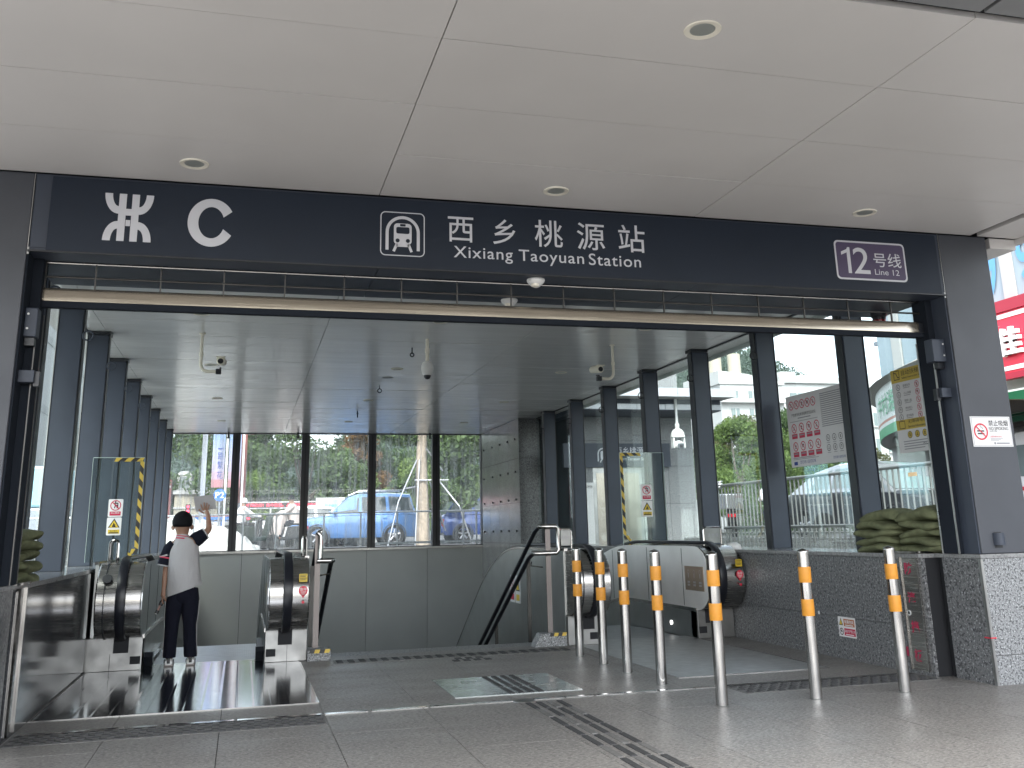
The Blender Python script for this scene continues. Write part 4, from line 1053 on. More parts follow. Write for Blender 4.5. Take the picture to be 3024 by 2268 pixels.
mb = MB(); prect(mb, Ob, Ua, Z1, -7.84, -7.678, 0.198, 0.258); o_ = part('red_panel', mb, M_red, s, fix=False)
mb = put_text(MB(), '未经许可严禁入内', (5.1258, 0, 0), Ua, Z1, -7.832, -7.686, 0.222, 0.248, bold=0.01); prect(mb, (5.1258, 0, 0), Ua, Z1, -7.82, -7.70, 0.204, 0.212); part('lettering', mb, M_paper, o_, fix=False)
mb = MB(); ppoly(mb, Ob, Ua, Z1, [(-7.912, 0.28), (-7.852, 0.28), (-7.882, 0.342)]); pring(mb, Ob, Ua, Z1, -7.882, 0.228, 0.022, 0.03, 18); pline(mb, Ob, Ua, Z1, [(-7.89, 0.24), (-7.875, 0.222)], 0.016); part('black_pictogram', mb, M_ink, s, fix=False)
mb = MB(); ppoly(mb, (5.1262, 0, 0), Ua, Z1, [(-7.902, 0.286), (-7.862, 0.286), (-7.882, 0.330)]); part('yellow_triangle', mb, M_ochre, s, fix=False)
mb = MB(); pdisc(mb, (5.1285, 0, 0), Ua, Z1, -8.22, 0.36, 0.016, 10); solo('paper_dot', mb, M_paper, 'tiny pale round sticker on the granite wall left of the small warning sticker', 'sticker', (5.1285, 8.22, 0.36))
fb = thing('flood_barrier_slot', 'upright stainless steel flood barrier slot with red painted characters on the right wall', 'flood barrier slot', (5.12, 6.84, 0))
mb = MB(); mb.box(5.118, 5.1285, 6.742, 6.952, 0.03, 0.872); part('steel_channel', mb, M_stain, fb)
for y in (6.742, 6.944):
    mb = MB(); mb.box(5.108, 5.1175, y, y+0.010, 0.03, 0.872); part('channel_flange', mb, M_stain_pol, fb)
mb = MB(); mb.box(5.085, 5.25, 6.70, 6.955, 0.905, 0.922); part('top_cap', mb, M_stain_pol, fb)
M_redpaint = mat('red_stencil_paint', (0.42, 0.02, 0.07), 0.5, var=(60, 0.3))
for ch, z0, z1 in (('防', 0.745, 0.835), ('淹', 0.525, 0.612), ('挡', 0.305, 0.395), ('板', 0.095, 0.185)):
    mb = put_text(MB(), ch, (5.117, 0, 0), (0, -1, 0), Z1, -6.905, -6.81, z0, z1, bold=0.025); part('character', mb, M_redpaint, fb, fix=False)
mb = MB(); mb.cyl((5.1178, 6.905, 0.452), (5.112, 6.905, 0.452), 0.02, n=14); part('key_hole_ring', mb, M_white, fb)
mb = MB(); mb.cyl((5.1118, 6.905, 0.452), (5.1108, 6.905, 0.452), 0.013, n=12); part('key_hole', mb, M_gap, fb)
mb = put_text(MB(), '1', (5.1285, 0, 0), (0, -1, 0), Z1, -7.02, -6.985, 0.12, 0.19, bold=0.06); solo('red_stencil_mark', mb, M_redpaint, 'red painted numeral low on the granite wall beside the flood barrier slot', 'painted mark', (5.1285, 7.0, 0.15))
mb = MB(); mb.box(5.247, 5.252, 6.20, 6.26, 0.317, 0.325); mb.box(5.247, 5.295, 6.194, 6.197, 0.317, 0.325); solo('red_level_mark', mb, M_redbr, 'short red painted level mark on the corner of the right granite plinth', 'painted mark', (5.25, 6.197, 0.32))

# left flood slot
fl_ = thing('flood_barrier_slot', 'upright polished steel flood barrier slot on the left wall beside the sandbags', 'flood barrier slot', (-1.31, 6.95, 0))
mb = MB(); mb.box(-1.3145, -1.304, 6.74, 6.935, 0.03, 0.872); part('steel_channel', mb, M_stain_pol, fl_)
for y in (6.74, 6.925):
    mb = MB(); mb.box(-1.3035, -1.292, y, y+0.010, 0.03, 0.872); part('channel_flange', mb, M_stain_pol, fl_)
mb = MB(); mb.box(-1.42, -1.285, 6.74, 6.95, 0.892, 0.908); part('top_cap', mb, M_stain_pol, fl_)

# ================================================================ posters on the right glass
def pict(mb, O, U, c, z, r, kind):
    a = [(((-.5, .5), (0, 0), (-.3, -.6)), ((0, 0), (.5, -.5))), (((-.5, -.4), (.1, -.3), (.5, -.5)), ((0, .5), (.1, -.3))), (((0, .6), (0, -.2), (-.4, -.6)), ((0, -.2), (.4, -.6)), ((-.5, .2), (.5, .2))), (((-.4, -.5), (-.4, .4), (.4, .4)), ((.4, .4), (.4, -.5)))][kind % 4]
    for st_ in a: pline(mb, O, U, Z1, [(c+p*r, z+q*r) for p, q in st_], r*0.26)
    pdisc(mb, O, U, Z1, c+0.05*r, z+0.55*r, r*0.17, 8)
xq = 5.744
def poster_base(label, y0, y1, z0, z1):
    p = thing('notice_board', label, 'notice board', (xq, (y0+y1)/2, z0))
    mb = MB(); mb.box(xq, xq+0.004, y1, y0, z0, z1); part('board', mb, M_poster, p, bevel=0.001)
    return p
Ua = (0, -1, 0); L = [(xq-0.0015*k, 0, 0) for k in range(1, 5)]
p = poster_base('grey notice board with rows of prohibition symbols on the right glass', 9.46, 8.12, 1.745, 2.51)
rg = MB(); bk = MB(); rd = MB(); gr = MB(); bl = MB()
for k in range(5):
    c = -9.36+0.107*k; pring(rg, L[0], Ua, Z1, c, 2.405, 0.040, 0.049, 18); pline(rg, L[1], Ua, Z1, [(c-0.03, 2.435), (c+0.03, 2.375)], 0.008); pict(bk, L[0], Ua, c, 2.405, 0.032, k)
put_text(bk, '严禁携带易燃易爆等危险品进站', L[0], Ua, Z1, -9.37, -8.90, 2.28, 2.315); prect(gr, L[0], Ua, Z1, -9.25, -9.0, 2.253, 2.264); prect(gr, L[0], Ua, Z1, -9.41, -8.87, 2.225, 2.231)
for r_ in range(2):
    for k in range(4):
        c = -9.34+0.145*k; z = 2.155-0.195*r_
        pring(rg, L[0], Ua, Z1, c, z, 0.041, 0.051, 18); pline(rg, L[1], Ua, Z1, [(c-0.032, z+0.032), (c+0.032, z-0.032)], 0.008); pict(bk, L[0], Ua, c, z, 0.034, k+r_+1)
        prect(rd, L[0], Ua, Z1, c-0.055, c+0.055, z-0.11, z-0.058); prect(gr, L[1], Ua, Z1, c-0.042, c+0.042, z-0.084, z-0.070)
prect(gr, L[0], Ua, Z1, -9.41, -8.98, 1.835, 1.843); prect(gr, L[0], Ua, Z1, -9.41, -8.92, 1.822, 1.828)
put_text(bl, '您已进入监控区域', L[0], Ua, Z1, -9.28, -8.98, 1.775, 1.81); prect(bl, L[0], Ua, Z1, -9.40, -9.33, 1.765, 1.80)
for k in range(17): prect(gr, L[0], Ua, Z1, -8.80, -8.25-0.05*((k*7) % 3), 2.455-0.021*k, 2.465-0.021*k)
for r_ in range(2):
    for k in range(5):
        c = -8.72+0.11*k; z = 2.0-0.10*r_
        pring(bk, L[0], Ua, Z1, c, z, 0.029, 0.035, 14); pict(bk, L[0], Ua, c, z, 0.024, k+r_)
        prect(gr, L[0], Ua, Z1, c-0.03, c+0.03, z-0.052, z-0.046)
put_text(bl, '您已进入监控区域', L[0], Ua, Z1, -8.66, -8.45, 1.785, 1.81)
for nm, mb, m_ in (('red_rings', rg, M_red), ('black_print', bk, M_ink), ('red_panels', rd, M_red), ('grey_print', gr, M_greyprint), ('blue_print', bl, M_blueprint)): part(nm[:-1] if nm.endswith('s') else nm, mb, m_, p, fix=False)
p = poster_base('escalator safety notice board with yellow bands at the right end of the glass', 7.615, 6.95, 1.75, 2.505)
yb_ = MB(); yc2 = MB(); yd_ = MB(); bk = MB(); rg = MB(); gr = MB()
prect(yb_, L[0], Ua, Z1, -7.614, -6.951, 2.385, 2.504); prect(yc2, L[0], Ua, Z1, -7.614, -6.951, 1.955, 2.045)
put_text(bk, '自动扶梯乘梯须知', L[1], Ua, Z1, -7.46, -6.98, 2.44, 2.488); put_text(bk, 'Safety Instruction On Taking Escalator', L[1], Ua, Z1, -7.46, -6.98, 2.405, 2.428, bold=0.01)
for (a, b, c, d) in ((-7.57, -7.49, 2.41, 2.495), (-7.57, -7.49, 1.965, 2.035)):
    for q in ((a, b, d-0.006, d), (a, b, c, c+0.006), (a, a+0.006, c, d), (b-0.006, b, c, d)): prect(bk, L[1], Ua, Z1, *q)
pline(bk, L[1], Ua, Z1, [(-7.565, 2.478), (-7.535, 2.47), (-7.515, 2.43), (-7.495, 2.43)], 0.008)
for k, s_ in enumerate(('紧握扶手', '小心夹脚', '照顾儿童', '搀扶老人', '请勿探身')):
    z = 2.34-0.068*k; c = -7.53
    pring(bk, L[0], Ua, Z1, c, z, 0.024, 0.029, 18); pict(bk, L[0], Ua, c, z, 0.02, k); put_text(bk, s_, L[0], Ua, Z1, -7.46, -7.36, z-0.004, z+0.020); prect(gr, L[0], Ua, Z1, -7.46, -7.37, z-0.016, z-0.010)
    c = -7.27; pring(rg, L[0], Ua, Z1, c, z, 0.024, 0.029, 18); pline(rg, L[1], Ua, Z1, [(c-0.018, z+0.018), (c+0.018, z-0.018)], 0.005); pict(bk, L[0], Ua, c, z, 0.02, k+2); put_text(bk, '勿逆行', L[0], Ua, Z1, -7.20, -7.12, z-0.004, z+0.020)
put_text(bk, '无障碍电梯服务信息', L[1], Ua, Z1, -7.45, -6.98, 2.005, 2.04); put_text(bk, 'Service Information Of Accessible Lift', L[1], Ua, Z1, -7.45, -6.98, 1.968, 1.988, bold=0.01)
for k in range(5):
    c = -7.44+0.10*k; pdisc(yd_, L[0], Ua, Z1, c, 1.905, 0.030, 18); pring(bk, L[1], Ua, Z1, c, 1.905, 0.028, 0.032, 18); pict(bk, L[1], Ua, c, 1.905, 0.022, k)
for k in range(4): prect(gr, L[0], Ua, Z1, -7.54, -7.05-0.07*k, 1.845-0.022*k, 1.853-0.022*k)
put_text(bk, 'A/C', L[0], Ua, Z1, -7.28, -7.22, 1.808, 1.83)
for nm, mb, m_ in (('yellow_band', yb_, M_poster_y), ('yellow_band', yc2, M_poster_y), ('yellow_disc', yd_, M_poster_y), ('black_print', bk, M_ink), ('red_ring', rg, M_red), ('grey_print', gr, M_greyprint)): part(nm, mb, m_, p, fix=False)

# ================================================================ sandbags
def sandbag_mesh(seed, L_=0.62, W_=0.36, H_=0.095):
    rnd = random.Random(seed); b = bmesh.new(); nu, nv = 20, 14
    ph = [rnd.uniform(0, 6.28) for _ in range(8)]
    vs = []
    for i in range(nu+1):
        u = -1+2*i/nu; ring = []
        for j in range(nv):
            a = 2*math.pi*j/nv
            ex = (1-abs(u)**6)**0.5 if abs(u) < 1 else 0
            ex = max(ex, 0.42)
            hh = H_/2*(1-0.78*abs(u)**5)
            c, s_ = math.cos(a), math.sin(a)
            cx = math.copysign(abs(c)**0.6, c); cz = math.copysign(abs(s_)**0.85, s_)
            wob = 1+0.10*math.sin(3*u+ph[0]+2*a)+0.08*math.sin(7*u+ph[1]-a)+0.06*math.sin(13*u*c+ph[2])
            x = u*L_/2+0.012*math.sin(5*a+ph[3]); y = cx*W_/2*ex*(1+0.05*math.sin(4*u+ph[4])); z = cz*hh*wob+0.014*math.sin(3.4*u+ph[5])-0.012*abs(u)**3+0.009*math.sin(9*c+5*u+ph[6])
            ring.append(b.verts.new((x, y, z)))
        vs.append(ring)
    for i in range(nu):
        for j in range(nv): b.faces.new((vs[i][j], vs[i][(j+1) % nv], vs[i+1][(j+1) % nv], vs[i+1][j]))
    b.faces.new(vs[0][::-1]); b.faces.new(vs[-1])
    bmesh.ops.recalc_face_normals(b, faces=b.faces)
    me = bpy.data.meshes.new('sandbag'); b.to_mesh(me); b.free(); me.materials.append(M_bag)
    for p_ in me.polygons: p_.use_smooth = True
    return me
bag_me = [sandbag_mesh(s_) for s_ in range(6)]
lv = ['bottom', 'second lowest', 'middle', 'second highest', 'top']
def bag(me, loc, rz, lab, grp, rx=0, sz=(1, 1, 1)):
    o = link('sandbag', me, None, loc); o.rotation_euler = (rx, random.uniform(-0.02, 0.02), rz); o.scale = sz
    md = o.modifiers.new('sub', 'SUBSURF'); md.levels = 1; md.render_levels = 1
    tag(o, lab, 'sandbag', grp)
hts = [0.060, 0.063, 0.066, 0.070, 0.085]
for st_, (yc_, side) in enumerate(((7.42, 'left'), (6.84, 'right'))):
    z = 0.905
    for k in range(5):
        h_ = hts[k]
        bag(bag_me[(k+st_*2) % 6], (5.40+random.uniform(-0.02, 0.02), yc_+random.uniform(-0.02, 0.02), z+h_*0.5), R(90)+random.uniform(-0.05, 0.05),
            '%s olive sandbag in the %s stack on the right sill' % (lv[k], 'left' if side == 'left' else 'pillar-side'), 'sandbags on the right sill', sz=(1.0+random.uniform(-0.05, 0.04), 1.05+random.uniform(-0.08, 0.08), h_/0.083*1.12))
        z += h_*0.96
z = 0.892
for k in range(5):
    h_ = 0.068
    bag(bag_me[(k+1) % 6], (-1.57+0.02*(k % 2), 7.42-0.02*k, z+h_*0.5), R(90)+random.uniform(-0.25, 0.25), '%s olive sandbag in the slumped stack on the left ledge' % lv[k], 'sandbags on the left ledge', rx=random.uniform(-0.1, 0.1), sz=(0.95, 1.15, 0.92))
    z += h_*0.92

# ================================================================ boy wiping the window
def skin_body(name, joints, bones, root, m, parent, sub=2):
    me = bpy.data.meshes.new(name)
    keys = list(joints); idx = {k: i for i, k in enumerate(keys)}
    off = wloc(parent) if parent else Vector((0, 0, 0))
    me.from_pydata([tuple(Vector(joints[k][0])-off) for k in keys], [(idx[a], idx[b]) for a, b in bones], [])
    o = link(name, me, parent)
    me.materials.append(m)
    md = o.modifiers.new('skin', 'SKIN'); md.use_smooth_shade = True
    if not me.skin_vertices: 
        pass
    for k in keys:
        r_ = joints[k][1]; r_ = r_ if isinstance(r_, tuple) else (r_, r_)
        me.skin_vertices[0].data[idx[k]].radius = r_
    me.skin_vertices[0].data[idx[root]].use_root = True
    s_ = o.modifiers.new('sub', 'SUBSURF'); s_.levels = sub; s_.render_levels = sub
    return o
YB_ = 10.06
boy = thing('person', 'boy in a white polo shirt and navy trousers raising his right arm', 'person', (-0.51, YB_, 0))
J = {'pelvis': ((-0.515, YB_, 0.68), (0.080, 0.070)), 'waist': ((-0.525, YB_, 0.78), (0.098, 0.078)), 'chest': ((-0.54, YB_, 0.98), (0.115, 0.085)), 'upper': ((-0.55, YB_, 1.09), (0.085, 0.062)),
     'neck': ((-0.558, YB_-0.005, 1.155), 0.045), 'headb': ((-0.562, YB_, 1.225), (0.064, 0.070)), 'headm': ((-0.564, YB_, 1.295), (0.076, 0.086)), 'headt': ((-0.568, YB_, 1.358), (0.055, 0.064)),
     'shL': ((-0.650, YB_, 1.075), 0.048), 'elL': ((-0.692, YB_+0.0, 0.86), 0.030), 'wrL': ((-0.697, YB_-0.035, 0.665), 0.021), 'haL': ((-0.695, YB_-0.05, 0.615), (0.016, 0.026)),
     'shR': ((-0.445, YB_+0.0, 1.115), 0.048), 'elR': ((-0.318, YB_+0.05, 1.225), 0.033), 'wrR': ((-0.338, YB_+0.13, 1.365), 0.021), 'haR': ((-0.362, YB_+0.155, 1.41), (0.028, 0.016)),
     'hpL': ((-0.585, YB_, 0.60), 0.078), 'knL': ((-0.612, YB_+0.01, 0.355), 0.052), 'anL': ((-0.612, YB_, 0.075), 0.034), 'toL': ((-0.612, YB_+0.08, 0.04), 0.030),
     'hpR': ((-0.455, YB_, 0.60), 0.078), 'knR': ((-0.445, YB_+0.01, 0.355), 0.052), 'anR': ((-0.422, YB_, 0.075), 0.034), 'toR': ((-0.415, YB_+0.08, 0.04), 0.030)}
Bn = [('pelvis', 'waist'), ('waist', 'chest'), ('chest', 'upper'), ('upper', 'neck'), ('neck', 'headb'), ('headb', 'headm'), ('headm', 'headt'), ('upper', 'shL'), ('shL', 'elL'), ('elL', 'wrL'), ('wrL', 'haL'), ('upper', 'shR'), ('shR', 'elR'), ('elR', 'wrR'), ('wrR', 'haR'), ('pelvis', 'hpL'), ('hpL', 'knL'), ('knL', 'anL'), ('anL', 'toL'), ('pelvis', 'hpR'), ('hpR', 'knR'), ('knR', 'anR'), ('anR', 'toR')]
skin_body('body', J, Bn, 'pelvis', M_skin, boy)
# fingers of both hands: five separate bent chains
def fingers(name, base, dirs, parent):
    for i, (o_, d1, d2, L1, r_) in enumerate(dirs):
        p0 = Vector(base)+Vector(o_); p1 = p0+Vector(d1).normalized()*L1; p2 = p1+Vector(d2).normalized()*L1*0.8
        mb = MB(); mb.tube([p0-Vector(d1).normalized()*0.02, p0, p1, p2, p2+Vector(d2).normalized()*0.005], [r_*1.1, r_*1.1, r_, r_*0.85, r_*0.4], 8); part('thumb' if i == 4 else 'finger', mb, M_skin, parent, smooth=True)
up_d = (-0.12, 0.35, 1.0)
fingers('finger', (-0.368, YB_+0.165, 1.425), [((-0.026, 0, 0.0), (-0.45, 0.2, 0.9), (-0.35, 0.2, 0.9), 0.026, 0.0072), ((-0.009, 0, 0.008), (-0.15, 0.2, 1), (-0.1, 0.2, 1), 0.030, 0.0075), ((0.008, 0, 0.008), (0.08, 0.2, 1), (0.05, 0.2, 1), 0.028, 0.0073), ((0.022, 0, 0.0), (0.3, 0.2, 0.9), (0.2, 0.2, 0.9), 0.023, 0.0065), ((-0.028, 0, -0.03), (-0.9, 0.1, 0.45), (-0.6, 0.1, 0.8), 0.024, 0.0078)], boy)
fingers('finger', (-0.695, YB_-0.055, 0.60), [((-0.004, -0.024+0.016*k, 0), (0.05, 0.0, -1), (0.45, 0.05, -0.8), 0.024, 0.0072) for k in range(4)]+[((0.010, -0.022, 0.018), (0.5, -0.3, -0.8), (0.3, 0.1, -0.9), 0.022, 0.0078)], boy)
# ears and face on the far side of the head
for sx in (-1, 1):
    mb = MB(); mb.lathe([(0.0, -0.008), (0.020, -0.006), (0.026, 0.004), (0.020, 0.010), (0.0, 0.006)], (-0.564+sx*0.084, YB_+0.01, 1.252), 12, (sx*0.8, -0.6, 0)); part('ear', mb, M_skin, boy, smooth=True)
mb = MB(); mb.lathe([(0.0, 0.018), (0.008, 0.012), (0.012, 0.0)], (-0.563, YB_+0.082, 1.26), 10, (0, 1, -0.2)); part('nose', mb, M_skin, boy, smooth=True)
for sx in (-1, 1):
    mb = MB(); mb.lathe([(0, 0.004), (0.008, 0.0)], (-0.563+sx*0.030, YB_+0.080, 1.285), 10, (0, 1, 0)); part('eye', mb, M_ink, boy)
mb = MB(); mb.box(-0.583, -0.543, YB_+0.070, YB_+0.074, 1.228, 1.233); part('mouth', mb, mat('lips', (0.25, 0.08, 0.07), 0.5), boy)
# hair cap: covers crown and back of head
mb = MB(); v = []; f = []
nl, na = 9, 20
for i in range(nl):
    th = R(4+i*13.9)
    for j in range(na):
        a = 2*math.pi*j/na
        back = -math.sin(a)                       # towards the camera
        q_ = min(1, max(0, (back+0.7)/1.2)); lim = 0.55+0.45*q_*q_*(3-2*q_)
        tt = th*lim
        rr = 1.0
        v.append((-0.566+0.0855*rr*math.sin(tt)*math.cos(a), YB_+0.004+0.097*rr*math.sin(tt)*math.sin(a), 1.300+0.097*math.cos(tt)))
for i in range(nl-1):
    for j in range(na): f.append((i*na+j, i*na+(j+1) % na, (i+1)*na+(j+1) % na, (i+1)*na+j))
f.append(tuple(range(na))); mb.add(v, f)
hr = part('hair', mb, M_hair, boy, smooth=True)
md = hr.modifiers.new('solid', 'SOLIDIFY'); md.thickness = 0.01; md.offset = 1
# shirt: tube from hem to shoulders with folds, raised on the side of the lifted arm
def loft(mb, rings, n=28):
    v = []; f = []
    for (cx, cy_, cz, rx_, ry_, tilt, ph) in rings:
        for j in range(n):
            a = 2*math.pi*j/n; w_ = 1+ph*math.sin(5*a+cz*40)+ph*0.7*math.sin(9*a-cz*60)
            x = cx+rx_*math.cos(a)*w_; v.append((x, cy_+ry_*math.sin(a)*w_, cz+tilt*(x-cx)))
    for k in range(len(rings)-1):
        for j in range(n): f.append((k*n+j, k*n+(j+1) % n, (k+1)*n+(j+1) % n, (k+1)*n+j))
    mb.add(v, f); return mb
sh = loft(MB(), [(-0.512, YB_, 0.668, 0.158, 0.125, 0.34, 0.02), (-0.513, YB_, 0.675, 0.159, 0.126, 0.34, 0.02), (-0.520, YB_, 0.75, 0.153, 0.122, 0.27, 0.025), (-0.528, YB_, 0.84, 0.148, 0.116, 0.2, 0.03), (-0.537, YB_, 0.93, 0.146, 0.112, 0.15, 0.02), (-0.545, YB_, 1.01, 0.147, 0.108, 0.18, 0.012), (-0.55, YB_, 1.07, 0.142, 0.098, 0.22, 0.006), (-0.552, YB_, 1.115, 0.115, 0.082, 0.25, 0), (-0.556, YB_, 1.145, 0.075, 0.062, 0.2, 0), (-0.557, YB_, 1.16, 0.058, 0.056, 0.1, 0)])
sho = part('polo_shirt', sh, M_shirt, boy, smooth=True)
sd_ = sho.modifiers.new('sub', 'SUBSURF'); sd_.levels = 1; sd_.render_levels = 1
for nm, pts, rr, col_ in (('sleeve', [(-0.625, YB_, 1.095), (-0.665, YB_, 1.05), (-0.690, YB_, 0.98), (-0.708, YB_, 0.90)], [0.058, 0.066, 0.066, 0.064], M_navy), ('sleeve', [(-0.462, YB_, 1.115), (-0.43, YB_+0.012, 1.135), (-0.395, YB_+0.025, 1.16), (-0.352, YB_+0.035, 1.19)], [0.064, 0.072, 0.066, 0.056], M_navy)):
    mb = MB(); mb.tube(pts, rr, 16, caps=False); sl_ = part(nm, mb, col_, boy, smooth=True)
    a_, b_ = Vector(pts[-1]), Vector(pts[-2]); d_ = (b_-a_).normalized()
    mb = MB(); mb.tube([a_-d_*0.003, a_+d_*0.010], [rr[-1]+0.001, rr[-1]+0.002], 16, caps=False); part('cuff_trim', mb, M_shirt, sl_)
    if pts[0][0] < -0.6:
        mb = MB(); c_ = Vector(pts[-2]); mb.tube([c_+Vector((0.001, 0, 0.012)), c_+Vector((-0.003, 0, 0.026))], [0.0675, 0.0675], 16, caps=False); part('white_stripe', mb, M_shirt, sl_)
        mb = MB(); mb.tube([c_+Vector((-0.002, 0, -0.012)), c_+Vector((0.001, 0, 0.002))], [0.0675, 0.0675], 16, caps=False); part('red_stripe', mb, M_red, sl_)
for z, m_, r_ in ((1.148, M_red, 0.063), (1.160, M_shirt, 0.061), (1.171, M_red, 0.058), (1.180, M_shirt, 0.056)):
    mb = MB(); mb.lathe([(r_+0.004, -0.007), (r_, 0.006)], (-0.557, YB_, z), 22, (0.12, 0.05, 1)); part('collar_stripe', mb, m_, boy, smooth=True)
# trousers
for sx, jj in ((-1, [(-0.572, 0.665, 0.078), (-0.586, 0.58, 0.090), (-0.602, 0.45, 0.078), (-0.606, 0.355, 0.066), (-0.610, 0.22, 0.062), (-0.611, 0.10, 0.062), (-0.611, 0.075, 0.058)]), (1, [(-0.462, 0.69, 0.078), (-0.455, 0.58, 0.090), (-0.448, 0.45, 0.078), (-0.446, 0.36, 0.064), (-0.436, 0.22, 0.062), (-0.424, 0.10, 0.064), (-0.422, 0.075, 0.06)])):
    rings = [(x, YB_+0.004, z, r_*0.95, r_*1.05, 0, 0.02 if z < 0.5 else 0.01) for x, z, r_ in jj]
    mb = loft(MB(), rings, 20); tl = part('trouser_leg', mb, M_navy, boy, smooth=True)
    xo = [(x+sx*r_*0.955, YB_-0.01, z) for x, z, r_ in jj]
    mb = MB(); mb.tube(xo[1:], 0.004, 6); part('side_piping', mb, M_shirt, tl)
mb = MB(); mb.lathe([(0.075, 0.555), (0.102, 0.59), (0.108, 0.64), (0.104, 0.70), (0.09, 0.75)], (-0.517, YB_, 0), 20); part('trouser_seat', mb, M_navy, boy, smooth=True)
for sx, xx in ((-1, -0.611), (1, -0.418)):
    mb = MB(); rings = []
    sec = [(-0.075, 0.026, 0.03), (-0.07, 0.034, 0.05), (-0.03, 0.038, 0.062), (0.02, 0.040, 0.058), (0.08, 0.042, 0.045), (0.12, 0.036, 0.034), (0.14, 0.015, 0.02)]
    n = 14; vv = []; ff = []
    for (dy, rw, hh) in sec:
        for j in range(n):
            a = 2*math.pi*j/n; vv.append((xx+rw*math.cos(a), YB_+dy, 0.010+hh*0.5+hh*0.5*math.sin(a)*1.0+0.0))
    for k in range(len(sec)-1):
        for j in range(n): ff.append((k*n+j, k*n+(j+1) % n, (k+1)*n+(j+1) % n, (k+1)*n+j))
    ff += [tuple(range(n)), tuple(range((len(sec)-1)*n, len(sec)*n))]
    mb.add(vv, ff); sh_ = part('shoe', mb, M_white, boy, smooth=True)
    mb = MB(); mb.box(xx-0.042, xx+0.042, YB_-0.08, YB_+0.14, 0.004, 0.020); part('sole', mb, mat('shoe_sole', (0.35, 0.32, 0.3), 0.6), sh_, bevel=0.008)
    mb = MB(); mb.box(xx-0.014, xx+0.014, YB_-0.081, YB_-0.072, 0.03, 0.075); mb.box(xx-0.043, xx-0.036, YB_-0.05, YB_+0.03, 0.03, 0.06); mb.box(xx+0.036, xx+0.043, YB_-0.05, YB_+0.03, 0.03, 0.06); part('shoe_panel', mb, M_ink, sh_, bevel=0.003)
M_pap = mat('grey_paper', (0.36, 0.35, 0.36), 0.8, var=(9, 0.12), bump=(12, 0.3, 0.01))
mb = MB(); mb.add([(-0.488, YB_+0.20, 1.548), (-0.30, YB_+0.205, 1.566), (-0.264, YB_+0.20, 1.430), (-0.458, YB_+0.195, 1.40), (-0.488, YB_+0.206, 1.548), (-0.30, YB_+0.211, 1.566), (-0.264, YB_+0.206, 1.430), (-0.458, YB_+0.201, 1.40)], [(3, 2, 1, 0), (4, 5, 6, 7), (0, 1, 5, 4), (1, 2, 6, 5), (2, 3, 7, 6), (3, 0, 4, 7)])
solo('paper_sheet', mb, M_pap, 'grey sheet of paper held up by the boy against the window view', 'paper', (-0.37, YB_+0.2, 1.48))
mb = MB(); mb.tube([(-0.690, YB_-0.06, 0.60), (-0.705, YB_-0.065, 0.572), (-0.715, YB_-0.07, 0.545)], [0.014, 0.020, 0.018], 10); toy = thing('toy', 'small black and pink toy hanging from the lowered left hand of the boy', 'toy', (-0.71, YB_-0.06, 0.55))
part('grip', mb, M_ink, toy, smooth=True)
mb = MB(); mb.tube([(-0.715, YB_-0.07, 0.545), (-0.735, YB_-0.075, 0.500)], 0.011, 8); part('shaft', mb, mat('pinkish_plastic', (0.35, 0.2, 0.17), 0.4), toy, smooth=True)
mb = MB(); mb.tube([(-0.733, YB_-0.075, 0.504), (-0.745, YB_-0.078, 0.475)], 0.017, 10); part('tip', mb, M_ink, toy, smooth=True)
mb = MB(); mb.tube([(-0.745, YB_-0.078, 0.475), (-0.747, YB_-0.0785, 0.471)], 0.012, 10); part('tip_face', mb, M_white, toy)

# ================================================================ OUTSIDE: vegetation
def leaf_mat(name, col, var_=0.35):
    m = mat(name, col, 0.6, var=(1.3, var_, 3), spec=0.25)
    b = m.node_tree.nodes['Principled BSDF']
    N, L = m.node_tree.nodes, m.node_tree.links
    out = [n for n in N if n.type == 'OUTPUT_MATERIAL'][0]
    tr = N.new('ShaderNodeBsdfTranslucent'); tr.inputs[0].default_value = (col[0]*1.4, col[1]*1.5, col[2]*0.8, 1)
    mx = N.new('ShaderNodeMixShader'); mx.inputs[0].default_value = 0.25
    L.new(b.outputs[0], mx.inputs[1]); L.new(tr.outputs[0], mx.inputs[2]); L.new(mx.outputs[0], out.inputs[0])
    return m
M_bark = mat('bark', (0.15, 0.125, 0.10), 0.9, var=(8, 0.3), bump=(14, 0.8, 0.03))
M_barkpale = mat('pale_bark', (0.34, 0.28, 0.22), 0.9, var=(6, 0.22), bump=(12, 0.8, 0.03))
LEAF = {'dark': leaf_mat('leaves_dark_green', (0.062, 0.098, 0.046)), 'mid': leaf_mat('leaves_mid_green', (0.085, 0.130, 0.052)), 'light': leaf_mat('leaves_light_green', (0.140, 0.200, 0.062)), 'olive': leaf_mat('leaves_olive', (0.110, 0.115, 0.045)), 'rust': leaf_mat('leaves_rusty', (0.17, 0.10, 0.045)), 'far': leaf_mat('leaves_hillside_hazed', (0.095, 0.128, 0.110), 0.25)}  # 'far' leaves are paled and greyed: distance haze put into their colour
def leaves(mb, rnd, c, r, n, size):
    for _ in range(n):
        while True:
            p = Vector((rnd.uniform(-1, 1), rnd.uniform(-1, 1), rnd.uniform(-1, 1)))
            if 0.25 < p.length < 1: break
        p = Vector(c)+Vector((p.x*r[0], p.y*r[1], p.z*r[2]))
        s_ = size*rnd.uniform(0.6, 1.3)
        d = Vector((rnd.gauss(0, 1), rnd.gauss(0, 1), rnd.gauss(0, 0.6))).normalized(); u, w = mb.frame(d)
        a = rnd.uniform(0, 6.28); u, w = u*math.cos(a)+w*math.sin(a), w*math.cos(a)-u*math.sin(a)
        mb.quad(p-u*s_, p+w*s_*0.45, p+u*s_, p-w*s_*0.45)
